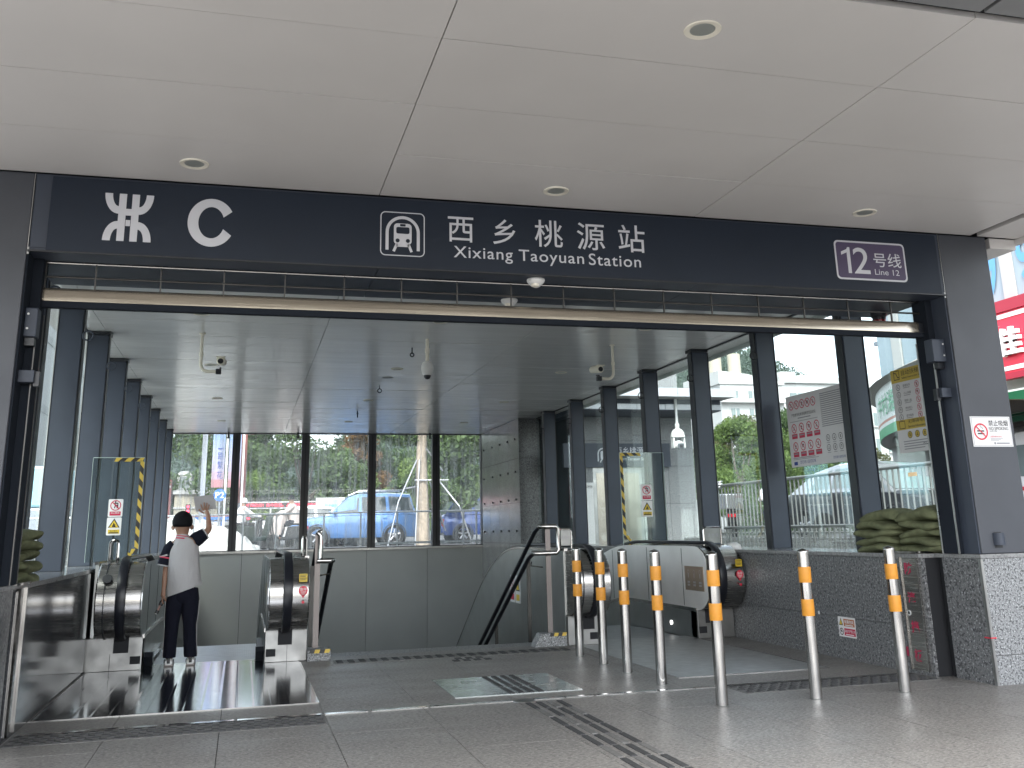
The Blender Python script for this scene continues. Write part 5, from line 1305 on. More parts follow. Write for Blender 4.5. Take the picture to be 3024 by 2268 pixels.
def tree_proto(name, seed, H, Rc, trunk_h, m, nl, size, ncl=38, bark=None):
    rnd = random.Random(seed)
    t = thing(name, 'x', 'tree', (0, 0, 0))
    mb = MB()
    top = Vector((rnd.uniform(-.3, .3), rnd.uniform(-.3, .3), H*0.72))
    mb.tube([(0, 0, -0.3), (0, 0, 0.4), (top.x*0.4, top.y*0.4, trunk_h), tuple(top)], [0.045*H*0.55, 0.035*H*0.5, 0.024*H*0.5, 0.01*H*0.4], 8)
    cl = []
    for i in range(ncl):
        a = rnd.uniform(0, 6.28); k = rnd.uniform(0, 1)
        z = trunk_h+(H-trunk_h)*k; rr = Rc*(math.sin(math.pi*min(1, 0.12+0.86*k))**0.7)*rnd.uniform(0.35, 1.0)
        c = (math.cos(a)*rr, math.sin(a)*rr, z-0.1*H*0.3); cl.append(c)
        if i % 3 == 0:
            mb.tube([(top.x*0.4, top.y*0.4, trunk_h*0.9+0.3*(z-trunk_h)), (c[0]*0.5, c[1]*0.5, (z+trunk_h)/2), c], [0.09, 0.055, 0.02], 5)
    part('trunk', mb, bark or M_bark, t, smooth=True)
    lm = MB()
    for c in cl:
        q = rnd.uniform(0.7, 1.25)
        leaves(lm, rnd, c, (Rc*0.30*q, Rc*0.30*q, Rc*0.20*q), nl//ncl, size)
    part('crown', lm, m, t, fix=False)
    return t
def scatter(proto, spots, label, group):
    made = []
    for i, (x, y, z, sc_, rz) in enumerate(spots):
        o = proto if i == 0 else copy_tree(proto)
        o.location = (x, y, z); o.scale = (sc_, sc_, sc_*random.uniform(0.9, 1.12)); o.rotation_euler.z = rz
        o['group'] = group; o['label'] = label
        made.append((x/y, o))
    made.sort(key=lambda t: t[0])
    if len(made) > 1:
        for k, (_, o) in enumerate(made): o['label'] = ('%s, %s from the left' % (label, ORD[k]))
rnd = random.Random(3)
def belt(xs_, y0, dy, sc0=1.0, zz=ST): return [(x+rnd.uniform(-1, 1), y0+rnd.uniform(-dy, dy), zz, sc0*rnd.uniform(0.85, 1.15), rnd.uniform(0, 6.28)) for x in xs_]
pA = tree_proto('roadside_tree', 11, 6.4, 2.9, 1.5, LEAF['dark'], 11000, 0.11)
scatter(pA, belt([1.0, 5.2, -4.5, 13.0, 20.5], 50, 1.5), 'dense dark green tree across the road behind the hall', 'dark trees across the road')
pB = tree_proto('roadside_tree', 12, 5.9, 2.7, 1.3, LEAF['mid'], 10500, 0.105)
scatter(pB, belt([-1.6, 3.0, 8.6, 16.0, 24.0, 27.5], 47, 1.5), 'mid green bushy tree across the road behind the hall', 'mid green trees across the road')
pC = tree_proto('roadside_tree', 13, 4.6, 2.1, 0.7, LEAF['light'], 9000, 0.095)
scatter(pC, belt([0.4, 4.4, 7.2, 11.0], 44, 0.8, 0.75), 'low pale green tree nearest the road behind the hall', 'pale trees across the road')
pD = tree_proto('roadside_tree', 14, 5.0, 1.5, 1.2, LEAF['rust'], 5200, 0.10)
scatter(pD, [(5.35, 46, ST, 1.05, 0.4)], 'thin rusty brown tree seen through the middle back window', 'rusty tree')
# right side trees beyond the fence
pE = tree_proto('street_tree', 15, 6.3, 2.6, 1.6, LEAF['light'], 12000, 0.10)
scatter(pE, [(22.3, 41.5, 0.4, 0.88, 0.3), (24.0, 40.5, 0.4, 0.78, 2.0), (27.6, 43, 0.4, 0.80, 4.1)], 'light green leafy tree beyond the right fence', 'light green trees beyond the right fence')
pF = tree_proto('street_tree', 16, 7.4, 3.0, 2.0, LEAF['olive'], 12000, 0.105)
scatter(pF, [(24.8, 45.5, 0.4, 0.86, 1.0), (29.0, 47, 0.4, 0.84, 3.0), (33.0, 48, 0.4, 0.75, 5.0)], 'taller olive green tree beyond the right fence', 'olive trees beyond the right fence')
pG = tree_proto('shrub', 17, 2.6, 1.9, 0.3, LEAF['mid'], 6000, 0.09)
scatter(pG, [(21.5, 38, 0.6, 0.8, 1.0), (24.5, 38.5, 0.6, 0.8, 2.0), (27.5, 40.5, 0.6, 0.8, 3.0), (30.5, 42, 0.6, 0.9, 4.0), (23.0, 37.5, 0.6, 0.7, 5.0)], 'low green roadside shrub beyond the right fence', 'shrubs beyond the right fence')
# wooded hills
def hill(name, pts, y0, y1, seed, m, nl, size, zbase=0.6):
    rnd = random.Random(seed); h = MB(); nx = 60; ny = 14
    def top(x):
        for (xa, za), (xb, zb) in zip(pts[:-1], pts[1:]):
            if xa <= x <= xb: 
                k = (x-xa)/(xb-xa); k = k*k*(3-2*k); return za+(zb-za)*k
        return 0
    xa, xb = pts[0][0], pts[-1][0]; V = []
    for j in range(ny+1):
        for i in range(nx+1):
            x = xa+(xb-xa)*i/nx; k = j/ny; s_ = math.sin(min(1, k*1.25)*math.pi/2)
            V.append((x, y0+(y1-y0)*k, zbase+top(x)*s_+rnd.uniform(-1, 1)*0.012*(y0)*s_*0.4))
    h.add(V, [(j*(nx+1)+i, j*(nx+1)+i+1, (j+1)*(nx+1)+i+1, (j+1)*(nx+1)+i) for j in range(ny) for i in range(nx)])
    o = struct(name, h, m, smooth=True)
    w = MB()
    for _ in range(nl):
        x = rnd.uniform(xa, xb); k = rnd.uniform(0.05, 1); s_ = math.sin(min(1, k*1.25)*math.pi/2)
        c = (x, y0+(y1-y0)*k, zbase+top(x)*s_+size*0.8)
        leaves(w, rnd, c, (size*1.6, size*1.6, size*1.2), 60, size*0.20)
    f = link('woodland', w.mesh('woodland', m, fix=False)); f['kind'] = 'stuff'; tag(f, 'woodland covering the hill seen beyond the '+('white buildings' if xa > 20 else 'road'), 'woodland')
M_hill_hazed = LEAF['far']
hill('hill', [(80, 0), (118, 36), (146, 58), (164, 60), (176, 54), (190, 44), (215, 30), (380, 0)], 235, 330, 5, M_hill_hazed, 2600, 2.6)
hill('hill', [(-140, 0), (-60, 26), (-10, 31), (25, 24), (60, 33), (110, 30), (170, 0)], 270, 380, 6, M_hill_hazed, 2200, 3.0)

# ================================================================ vehicles
M_tyre = mat('tyre_rubber', (0.018, 0.018, 0.019), 0.8); M_rim = mat('alloy_rim', (0.5, 0.5, 0.52), 0.3, 0.8)
M_carglass = mat('car_glass', (0.03, 0.04, 0.045), 0.06, spec=0.8)
M_carglass_lt = mat('car_window_pale', (0.16, 0.20, 0.20), 0.06, spec=0.8)
M_trim = mat('black_plastic_trim', (0.02, 0.02, 0.022), 0.6)
M_tail = mat('tail_lamp_red', (0.45, 0.01, 0.02), 0.2); M_head = mat('head_lamp_clear', (0.65, 0.62, 0.52), 0.12, spec=0.7)
def car(label, cat, L_, W_, prof, roof, col, loc, rz, wheels, rw, glassm=M_carglass, lower=None, rack=False, mirror=True, roofcol=None):
    """prof: (x, ztop) line of the lower body from rear to front; roof: (x, z, halfwidth factor) of the greenhouse"""
    c = thing('parked_car', label, cat, (0, 0, 0))
    zb = 0.30; hw = W_/2; n = len(prof); mb = MB()
    rings = []
    for i, (x, zt) in enumerate(prof):
        e = 0.90 if i in (0, n-1) else (0.97 if i in (1, n-2) else 1.0); w = hw*e
        zl = zb+(0.12 if i in (0, n-1) else 0)
        rings.append([(x, -w*0.93, zl), (x, -w, zl+0.18), (x, -w, zt-0.20), (x, -w*0.95, zt-0.05), (x, -w*0.80, zt), (x, w*0.80, zt), (x, w*0.95, zt-0.05), (x, w, zt-0.20), (x, w, zl+0.18), (x, w*0.93, zl)])
    k = 10; v = [p for r_ in rings for p in r_]
    f = [(i*k+j, i*k+(j+1) % k, (i+1)*k+(j+1) % k, (i+1)*k+j) for i in range(n-1) for j in range(k)]+[tuple(range(k)), tuple(range((n-1)*k, n*k))]
    mb.add(v, f); part('body', mb, col, c, smooth=True, bevel=0.02)
    g = MB(); rings = []
    m_ = len(roof)
    def belt_z(x):
        for (xa, za), (xb, zb_) in zip(prof[:-1], prof[1:]):
            if xa <= x <= xb: return za+(zb_-za)*(x-xa)/(xb-xa)
        return prof[-1][1]
    base = [(x0_, belt_z(x0_)-0.03) for x0_, _, _, _ in roof]
    v = []
    for (xb_, xr, zr, kf) in roof: 
        zbt = belt_z(xb_)-0.03
        v += [(xb_, -hw*0.94, zbt), (xr, -hw*kf, zr), (xr, -hw*kf*0.8, zr+0.035), (xr, hw*kf*0.8, zr+0.035), (xr, hw*kf, zr), (xb_, hw*0.94, zbt)]
    f = [(i*6+j, i*6+j+1, (i+1)*6+j+1, (i+1)*6+j) for i in range(m_-1) for j in range(5)]+[(5, 4, 3, 2, 1, 0), tuple((m_-1)*6+j for j in range(6))]
    g.add(v, f); part('roof', g, roofcol or col, c, smooth=True)
    # side windows, windscreen and rear window set just proud of the roof shell
    for sg in (-1, 1):
        for i in range(m_-1):
            (b0, t0, z0, k0), (b1, t1, z1, k1) = roof[i], roof[i+1]
            def P(u, vv):
                xb_ = b0+(b1-b0)*u; xt_ = t0+(t1-t0)*u; za = belt_z(xb_)-0.03; zt = z0+(z1-z0)*u; kk = k0+(k1-k0)*u
                return Vector((xb_+(xt_-xb_)*vv, sg*(hw*0.94+(hw*kk-hw*0.94)*vv)+sg*0.006, za+(zt-za)*vv))
            if abs(t1-t0) < 0.25: continue
            w_ = MB(); w_.quad(P(0.06, 0.16), P(0.94, 0.16), P(0.94, 0.86), P(0.06, 0.86)); part('side_window', w_, glassm, c, fix=False)
    for idx, nm in ((0, 'rear_window'), (m_-1, 'windscreen')):
        (b0, t0, z0, k0) = roof[idx]; za = belt_z(b0)-0.03; o_ = -0.008 if idx == 0 else 0.008
        w_ = MB(); q = lambda u, vv: Vector((b0+(t0-b0)*vv+o_, (hw*0.94+(hw*k0-hw*0.94)*vv)*u*0.90, za+(z0-za)*vv+0.004))
        w_.quad(q(-1, 0.12), q(1, 0.12), q(1, 0.92), q(-1, 0.92)); part(nm, w_, M_carglass_lt, c, fix=False)
    for wx in wheels:
        for sg in (-1, 1):
            y = sg*(hw-0.11)
            mb = MB(); mb.lathe([(rw+0.06, 0.0), (rw+0.06, 0.108), (rw+0.02, 0.116), (rw+0.02, 0.0)], (wx, y, rw), 24, (0, sg, 0)); part('wheel_arch', mb, M_trim, c)
            mb = MB(); mb.lathe([(rw*0.62, 0.10), (rw*0.9, 0.135), (rw, 0.10), (rw, -0.06), (rw*0.9, -0.09)], (wx, y, rw), 26, (0, sg, 0)); wh = part('wheel', mb, M_tyre, c, smooth=True)
            mb = MB(); mb.lathe([(0.0, 0.112), (rw*0.16, 0.115), (rw*0.2, 0.10), (rw*0.55, 0.085), (rw*0.63, 0.115), (rw*0.65, 0.09)], (wx, y, rw), 24, (0, sg, 0)); part('rim', mb, M_rim, wh, smooth=True)
            mb = MB()
            for q in range(5):
                a = R(72*q+20); ca, sa = math.cos(a), math.sin(a)
                mb.cyl((wx+ca*rw*0.12, y+sg*0.112, rw+sa*rw*0.12), (wx+ca*rw*0.58, y+sg*0.105, rw+sa*rw*0.58), 0.035, n=6)
            part('spoke', mb, M_rim, wh)
    if lower:
        for sg in (-1, 1):
            mb = MB(); mb.box(prof[1][0], prof[-2][0], sg*hw*0.985, sg*(hw+0.006), zb+0.02, zb+0.26); part('side_sill', mb, lower, c)
    for sg in (-1, 1):
        x0_ = prof[0][0]; x1_ = prof[-1][0]
        mb = MB(); mb.box(x0_-0.012, x0_+0.10, sg*hw*0.72, sg*hw*0.93, prof[0][1]-0.42, prof[0][1]-0.10); part('tail_lamp', mb, M_tail, c, bevel=0.02)
        mb = MB(); mb.box(x1_-0.16, x1_+0.012, sg*hw*0.62, sg*hw*0.935, prof[-1][1]-0.28, prof[-1][1]-0.10); part('head_lamp', mb, M_head, c, bevel=0.03)
        if mirror:
            xm = roof[-1][0]-0.25
            mb = MB(); mb.box(xm-0.06, xm+0.06, sg*(hw+0.02), sg*(hw+0.20), belt_z(xm)+0.02, belt_z(xm)+0.17); part('wing_mirror', mb, col, c, bevel=0.03)
        for xd in ((roof[0][1]+roof[-1][1])/2-0.05, (roof[0][1]+roof[-1][1])/2+0.75):
            mb = MB(); mb.box(xd-0.22, xd-0.04, sg*(hw-0.002), sg*(hw+0.022), belt_z(xd)-0.20, belt_z(xd)-0.165); part('door_handle', mb, col, c)
            mb = MB(); mb.box(xd, xd+0.008, sg*(hw-0.004), sg*(hw+0.003), zb+0.2, belt_z(xd)-0.21); part('door_seam', mb, M_gap, c)
    mb = MB(); mb.box(prof[0][0]-0.06, prof[0][0]+0.10, -hw*0.93, hw*0.93, 0.38, 0.62); part('rear_bumper', mb, lower or col, c, bevel=0.03)
    mb = MB(); mb.box(prof[-1][0]-0.10, prof[-1][0]+0.06, -hw*0.93, hw*0.93, 0.34, 0.62); part('front_bumper', mb, lower or col, c, bevel=0.03)
    if rack:
        for sg in (-1, 1):
            xr0, xr1 = roof[0][1]+0.1, roof[-1][1]-0.1
            mb = MB(); zr = max(r_[2] for r_ in roof)
            mb.tube([(xr0, sg*hw*0.62, zr+0.03), (xr0+0.12, sg*hw*0.62, zr+0.12), (xr1-0.3, sg*hw*0.62, zr+0.11), (xr1, sg*hw*0.62, zr-0.02)], 0.022, 8); part('roof_rail', mb, M_rim, c, smooth=True)
        for k2 in range(3):
            x_ = roof[0][1]+0.4+0.55*k2
            mb = MB(); mb.cyl((x_, -hw*0.62, zr+0.12), (x_, hw*0.62, zr+0.12), 0.014, n=8); part('roof_bar', mb, M_rim, c)
    c.location = loc; c.rotation_euler.z = rz
    return c
M_blue = mat('light_blue_car_paint', (0.085, 0.20, 0.44), 0.25, 0.2, coat=0.8, var=(2, 0.05)); M_blue2 = mat('deep_blue_car_paint', (0.045, 0.095, 0.32), 0.2, 0.2, coat=0.8)
M_sky_sheen = mat('sky_sheen_silver', (0.42, 0.43, 0.45), 0.25, 0.6, coat=0.8); M_dark = mat('dark_car_paint', (0.018, 0.018, 0.021), 0.35, 0.0, spec=0.3, coat=0.15); M_vanw = mat('white_vehicle_paint', (0.78, 0.78, 0.78), 0.25, coat=0.6)
suv_prof = [(-2.25, 1.08), (-2.12, 1.13), (-1.2, 1.14), (0.0, 1.12), (0.85, 1.10), (1.25, 1.06), (1.9, 0.98), (2.28, 0.84)]
suv_roof = [(-2.14, -1.95, 1.76, 0.76), (-1.15, -1.10, 1.82, 0.78), (-0.15, -0.15, 1.80, 0.78), (0.95, 0.20, 1.72, 0.76)]
suv_roof = [(-2.14, -1.95, 1.76, 0.76), (-1.15, -1.10, 1.82, 0.78), (-0.15, -0.15, 1.80, 0.78), (0.98, 0.25, 1.70, 0.76)]
car('light blue off-road car with roof rails parked behind the back windows', 'car', 4.55, 1.82, suv_prof, suv_roof, M_blue, (3.82, 35.9, ST-0.02), math.pi, (-1.36, 1.32), 0.37, M_carglass, None, True)
hb_prof = [(-1.95, 0.98), (-1.85, 1.04), (-1.0, 1.06), (0.2, 1.04), (0.9, 1.0), (1.6, 0.92), (1.95, 0.78)]
hb_roof = [(-1.88, -1.45, 1.52, 0.74), (-0.8, -0.75, 1.60, 0.77), (0.1, 0.1, 1.60, 0.77), (1.15, 0.45, 1.50, 0.74)]
car('deep blue compact car with red tail lamp at the right end of the back windows', 'car', 3.9, 1.72, hb_prof, hb_roof, M_blue2, (8.95, 36.2, ST), 0.0, (-1.2, 1.25), 0.33, M_carglass_lt)
sd_prof = [(-2.4, 0.90), (-2.25, 0.98), (-1.3, 1.0), (0.2, 0.98), (1.0, 0.96), (1.9, 0.86), (2.42, 0.72)]
sd_roof = [(-1.65, -0.95, 1.38, 0.72), (-0.35, -0.3, 1.45, 0.76), (0.35, 0.3, 1.44, 0.76), (1.35, 0.55, 1.36, 0.73)]
car('dark roofed pale car half hidden behind the light blue off-road car', 'car', 4.6, 1.78, sd_prof, sd_roof, M_vanw, (2.35, 38.4, ST+0.02), math.pi-0.1, (-1.4, 1.4), 0.32)
mpv_prof = [(-2.45, 0.96), (-2.3, 1.02), (-1.3, 1.02), (0.2, 1.0), (1.0, 0.98), (1.9, 0.90), (2.45, 0.74)]
mpv_roof = [(-2.1, -1.35, 1.42, 0.72), (-0.6, -0.55, 1.52, 0.76), (0.3, 0.25, 1.52, 0.76), (1.45, 0.55, 1.44, 0.73)]
car('dark saloon car, sky sheen coloured silver on its roof, parked behind the right fence', 'car', 4.9, 1.85, mpv_prof, mpv_roof, M_dark, (12.35, 17.0, ST+0.03), R(-90), (-1.48, 1.5), 0.34, M_carglass_lt, M_trim, roofcol=M_sky_sheen)  # silver roof colour imitates the sky reflected on top of a dark car
# white van at the right edge
vn = thing('white_van', 'white van seen at the right edge of the photo beyond the pillar', 'van', (15.6, 13.9, ST))
mb = MB(); mb.prism([(-2.3, 0.35), (2.3, 0.35), (2.35, 0.9), (2.0, 1.15), (1.5, 2.0), (1.3, 2.08), (-2.2, 2.08), (-2.3, 1.9)], -0.9, 0.9, 0)
v_ = [(15.6+p[0], 14.6+p[1], ST+p[2]) for p in mb.v]; mb.v = v_; part('body', mb, M_vanw, vn, bevel=0.05)
for (ya, yb) in ((-1.9, -0.9), (-0.8, 0.2), (0.35, 1.4)):
    mb = MB(); mb.box(14.685, 14.698, 14.6+ya, 14.6+yb, ST+1.22, ST+1.82); part('side_window', mb, M_carglass_lt, vn)
for wy in (-1.4, 1.5):
    mb = MB(); mb.lathe([(0.2, 0.0), (0.33, 0.0), (0.33, 0.2)], (14.68, 14.6+wy, ST+0.33), 22, (1, 0, 0)); part('wheel', mb, M_tyre, vn)
mb = MB(); mb.box(14.684, 14.699, 12.4, 16.8, ST+0.95, ST+1.02); part('red_stripe', mb, M_redbr, vn)

# ---------------------------------------------------------------- scooters and riders
def scooter(label, col, loc, rz, grp='scooters by the road'):
    s = thing('scooter', label, 'scooter', (0, 0, 0), grp)
    for x in (-0.60, 0.60):
        mb = MB(); mb.lathe([(0.13, -0.05), (0.20, -0.055), (0.235, 0.0), (0.20, 0.055), (0.13, 0.05)], (x, 0, 0.235), 18, (0, 1, 0)); wh = part('wheel', mb, M_tyre, s, smooth=True)
        mb = MB(); mb.lathe([(0.0, -0.03), (0.13, -0.03), (0.13, 0.03), (0.0, 0.03)], (x, 0, 0.235), 14, (0, 1, 0)); part('rim', mb, M_rim, wh)
    mb = MB(); mb.prism([(-0.72, 0.50), (-0.45, 0.33), (-0.15, 0.27), (0.30, 0.27), (0.42, 0.60), (0.52, 0.98), (0.42, 1.0), (0.28, 0.40), (-0.05, 0.38), (-0.12, 0.70), (-0.72, 0.74)], -0.15, 0.15, 1); part('body', mb, col, s, bevel=0.03)
    mb = MB(); mb.box(-0.74, -0.08, -0.14, 0.14, 0.74, 0.82); part('seat', mb, M_trim, s, bevel=0.03)
    mb = MB(); mb.tube([(0.44, -0.33, 1.06), (0.50, -0.15, 1.02), (0.50, 0.15, 1.02), (0.44, 0.33, 1.06)], 0.018, 6); part('handlebar', mb, M_trim, s)
    mb = MB(); mb.tube([(0.60, 0.07, 0.24), (0.50, 0.05, 0.95)], 0.025, 6); mb.tube([(0.60, -0.07, 0.24), (0.50, -0.05, 0.95)], 0.025, 6); part('front_fork', mb, M_trim, s)
    mb = MB(); mb.lathe([(0.0, 0.04), (0.06, 0.02), (0.07, -0.02)], (0.56, 0, 0.86), 14, (1, 0, 0.1)); part('head_lamp', mb, M_head, s)
    mb = MB(); mb.box(-0.80, -0.73, -0.10, 0.10, 0.62, 0.70); part('tail_lamp', mb, M_tail, s)
    s.location = loc; s.rotation_euler.z = rz
    return s
def rider(label, coat, loc, rz, cape=False, helmet=None):
    p = thing('person', label, 'person', (0, 0, 0))
    J = {'hip': ((-0.30, 0, 0.86), (0.15, 0.13)), 'chest': ((-0.22, 0, 1.22), (0.17, 0.13)), 'neck': ((-0.18, 0, 1.42), 0.06), 'head': ((-0.15, 0, 1.56), 0.10), 'top': ((-0.15, 0, 1.66), 0.07),
         'sL': ((-0.20, 0.20, 1.34), 0.07), 'eL': ((0.05, 0.27, 1.14), 0.05), 'hL': ((0.40, 0.30, 1.07), 0.04), 'sR': ((-0.20, -0.20, 1.34), 0.07), 'eR': ((0.05, -0.27, 1.14), 0.05), 'hR': ((0.40, -0.30, 1.07), 0.04),
         'kL': ((0.12, 0.17, 0.74), 0.08), 'aL': ((0.15, 0.15, 0.36), 0.05), 'tL': ((0.30, 0.15, 0.31), 0.045), 'kR': ((0.12, -0.17, 0.74), 0.08), 'aR': ((0.15, -0.15, 0.36), 0.05), 'tR': ((0.30, -0.15, 0.31), 0.045)}
    B = [('hip', 'chest'), ('chest', 'neck'), ('neck', 'head'), ('head', 'top'), ('chest', 'sL'), ('sL', 'eL'), ('eL', 'hL'), ('chest', 'sR'), ('sR', 'eR'), ('eR', 'hR'), ('hip', 'kL'), ('kL', 'aL'), ('aL', 'tL'), ('hip', 'kR'), ('kR', 'aR'), ('aR', 'tR')]
    skin_body('body', J, B, 'hip', M_skin, p, 1)
    mb = loft(MB(), [(-0.30, 0, 0.80, 0.22, 0.21, 0, 0.03), (-0.26, 0, 1.0, 0.20, 0.20, 0, 0.03), (-0.22, 0, 1.22, 0.20, 0.23, 0, 0.02), (-0.19, 0, 1.36, 0.15, 0.20, 0, 0.0), (-0.18, 0, 1.43, 0.08, 0.09, 0, 0)], 16); part('jacket', mb, coat, p, smooth=True)
    for sg in (-1, 1):
        mb = MB(); mb.tube([(-0.20, sg*0.20, 1.34), (0.05, sg*0.27, 1.14), (0.34, sg*0.30, 1.08)], [0.085, 0.07, 0.055], 10); part('sleeve', mb, coat, p, smooth=True)
        mb = MB(); mb.tube([(-0.25, sg*0.1, 0.85), (0.12, sg*0.17, 0.74), (0.15, sg*0.15, 0.38)], [0.11, 0.09, 0.06], 10); part('trouser_leg', mb, M_navy, p, smooth=True)
    mb = MB(); mb.lathe([(0.0, 0.135), (0.07, 0.115), (0.115, 0.05), (0.118, -0.03)], (-0.155, 0, 1.59), 16); part('helmet' if helmet else 'hair', mb, helmet or M_hair, p, smooth=True)
    if cape:
        mb = loft(MB(), [(0.28, 0, 0.45, 0.22, 0.30, 0, 0.04), (0.24, 0, 0.7, 0.25, 0.32, 0, 0.04), (0.18, 0, 0.95, 0.24, 0.33, 0, 0.03), (0.14, 0, 1.12, 0.20, 0.30, 0, 0.02), (0.05, 0, 1.22, 0.12, 0.2, 0, 0)], 18); part('windshield_cape', mb, coat, p, smooth=True)
    p.location = loc; p.rotation_euler.z = rz
    return p
M_pale = mat('pale_raincoat', (0.52, 0.44, 0.41), 0.7, bump=(6, 0.4, 0.03)); M_green = mat('dark_green_plastic', (0.012, 0.022, 0.018), 0.4, coat=0.2)
M_whitec = mat('white_cloth', (0.62, 0.62, 0.63), 0.8)
scooter('dark scooter ridden by a person in a pale raincoat beside the blue car', M_trim, (1.28, 33.2, ST), math.pi)
rider('person in a pale pink raincoat riding a scooter left of the blue car', M_pale, (1.34, 33.2, ST), math.pi, True)
scooter('dark green scooter parked at the right end of the white sheeted heap', M_green, (0.36, 30.6, ST), 0.5)
rider('person in white with a white helmet on a dark scooter across the road', M_whitec, (0.14, 35.5, ST), 0.4, False, M_white)
scooter('black scooter under the rider with the white helmet across the road', M_trim, (0.12, 35.5, ST), 0.4)
rs_ = random.Random(9)
far0 = scooter('parked scooter in the far row under the red text display', M_rim, (0.3, 39.0, ST), 1.2, 'scooters parked under the red text display')
far0['label'] = 'third parked scooter from the left in the far row under the red text display'
for k in range(9):
    o = copy_tree(far0); o['label'] = '%s parked scooter from the left in the far row by the red display' % (['fourth', 'fifth', 'sixth', 'seventh', 'eighth'][k] if k < 5 else ['leftmost', 'second', 'nearest left', 'left of centre'][k-5]); o.location = (0.55+0.30*k if k < 5 else -1.4+0.28*(k-5), 39.0+rs_.uniform(-.2, .2), ST); o.rotation_euler.z = 1.3+rs_.uniform(-.3, .3)
scooter('white electric scooter beyond the right fence left of the dark car', M_vanw, (14.2, 24.6, ST), R(-120))
rider('person in a white shirt on the electric scooter beyond the right fence', M_whitec, (14.2, 24.6, ST), R(-120), False, None)
scooter('black scooter with a red tail box at the left end of the right fence', M_trim, (12.4, 23.5, ST), R(60))
mb = MB(); mb.box(-0.25, 0.25, -0.22, 0.22, 0.82, 1.2)
bx_ = solo('delivery_box', mb, M_rim, 'grey delivery box on the black scooter at the left end of the right fence', 'box', (0, 0, 0), bevel=0.03); bx_.location = (12.4-0.3, 23.5-0.5, ST)

# ---------------------------------------------------------------- white sheet over a heap outside the back windows
def heap():
    mb = MB(); nx, ny = 90, 26; V = []; rr = random.Random(21)
    ph = [rr.uniform(0, 6.28) for _ in range(8)]
    for j in range(ny+1):
        for i in range(nx+1):
            u = i/nx; v = j/ny; x = -3.4+3.9*u; y = 28.1+2.6*v
            prof_ = 0.95*math.sin(math.pi*min(1, max(0, 1.06-u))**0.8)**0.75 if u < 1 else 0
            prof_ = (0.92-0.62*max(0, u-0.45)/0.55)*min(1, (1-u)*9)*min(1, u*6)
            edge = min(1, v*5)*min(1, (1-v)*5)
            z = ST+prof_*(edge**0.6)+0.07*math.sin(9*u+4*v+ph[0])*edge+0.06*math.sin(23*u-9*v+ph[1])*edge+0.04*math.sin(37*u+14*v+ph[2])*edge
            V.append((x, y, max(ST, z)))
    mb.add(V, [(j*(nx+1)+i, j*(nx+1)+i+1, (j+1)*(nx+1)+i+1, (j+1)*(nx+1)+i) for j in range(ny) for i in range(nx)])
    return mb
M_sheet = mat('white_sheet', (0.46, 0.455, 0.43), 0.6, var=(2.5, 0.16), bump=(4, 1.0, 0.12))
solo('sheeted_heap', heap(), M_sheet, 'heap covered with a crumpled white sheet outside the leftmost back windows', 'sheeted heap', (-1.4, 29.4, ST), smooth=True)

# ---------------------------------------------------------------- railing behind the hall
rl = thing('railing', 'thin white metal railing just outside the back windows', 'railing', (2, 24, ST))
M_wmetal = mat('white_painted_metal', (0.72, 0.73, 0.74), 0.4)
mb = MB(); mb.cyl((-6, 24.0, 1.645), (9, 24.0, 1.665), 0.020, n=8); part('top_rail', mb, M_wmetal, rl)
mb = MB(); mb.box(2.9, 9, 23.98, 24.02, 0.90, 0.95); part('lower_rail', mb, M_wmetal, rl)
for x in (-4.9, -3.8, -2.4, -1.1, 0.0, 0.75, 1.86, 2.735, 3.62, 4.5, 5.27, 5.6, 6.5, 7.4):
    mb = MB(); mb.box(x-0.018, x+0.018, 23.985, 24.015, ST, 1.65); part('post', mb, M_wmetal, rl)

# ---------------------------------------------------------------- signs, banners, poles beyond the road
M_ledbk = mat('display_black', (0.02, 0.012, 0.012), 0.4); M_led = mat('lit_red_text', (0.8, 0.05, 0.08), 0.4, emit=((1.0, 0.05, 0.10), 1.1))
M_grey = mat('grey_painted_steel', (0.30, 0.32, 0.36), 0.45, 0.3); M_bannerblue = mat('banner_cloth', (0.45, 0.52, 0.72), 0.7)
ld = thing('text_display', 'long low black display with running red text across the road', 'display', (1.2, 40, ST))
mb = MB(); mb.box(-0.05, 3.1, 40.0, 40.12, 2.20, 2.47); part('frame', mb, M_wmetal, ld)
mb = MB(); mb.box(-0.04, 3.09, 39.985, 39.998, 2.245, 2.43); part('screen', mb, M_ledbk, ld)
mb = put_text(MB(), '不闯红灯！集中注意。人人有责，安全出行', (0, 39.978, 0), X1, Z1, 0.08, 2.98, 2.275, 2.40, bold=0.01); part('red_lettering', mb, M_led, ld, fix=False)
for x in (0.02, 1.02, 2.6):
    mb = MB(); mb.box(x-0.03, x+0.03, 40.02, 40.08, ST, 2.21); part('post', mb, M_wmetal, ld)
bb = thing('notice_hoarding', 'white roadside hoarding with pale blue panels behind the blue car', 'hoarding', (4.1, 38.5, ST))
mb = MB(); mb.box(2.72, 5.55, 39.2, 39.45, ST, 2.56); part('board', mb, M_white, bb)
M_paleblue = mat('pale_blue_panel', (0.35, 0.52, 0.66), 0.4)
for (a, b) in ((3.02, 3.58), (3.62, 4.18), (4.5, 5.2)):
    mb = MB(); mb.box(a, b, 39.185, 39.198, 1.2, 2.50); p_ = part('panel', mb, M_paleblue, bb)
    mb = put_text(MB(), '阳光物语', (0, 39.18, 0), X1, Z1, a+0.06, b-0.06, 2.18, 2.32, bold=0.01); part('lettering', mb, mat('blue_lettering', (0.05, 0.25, 0.5), 0.5), p_, fix=False)
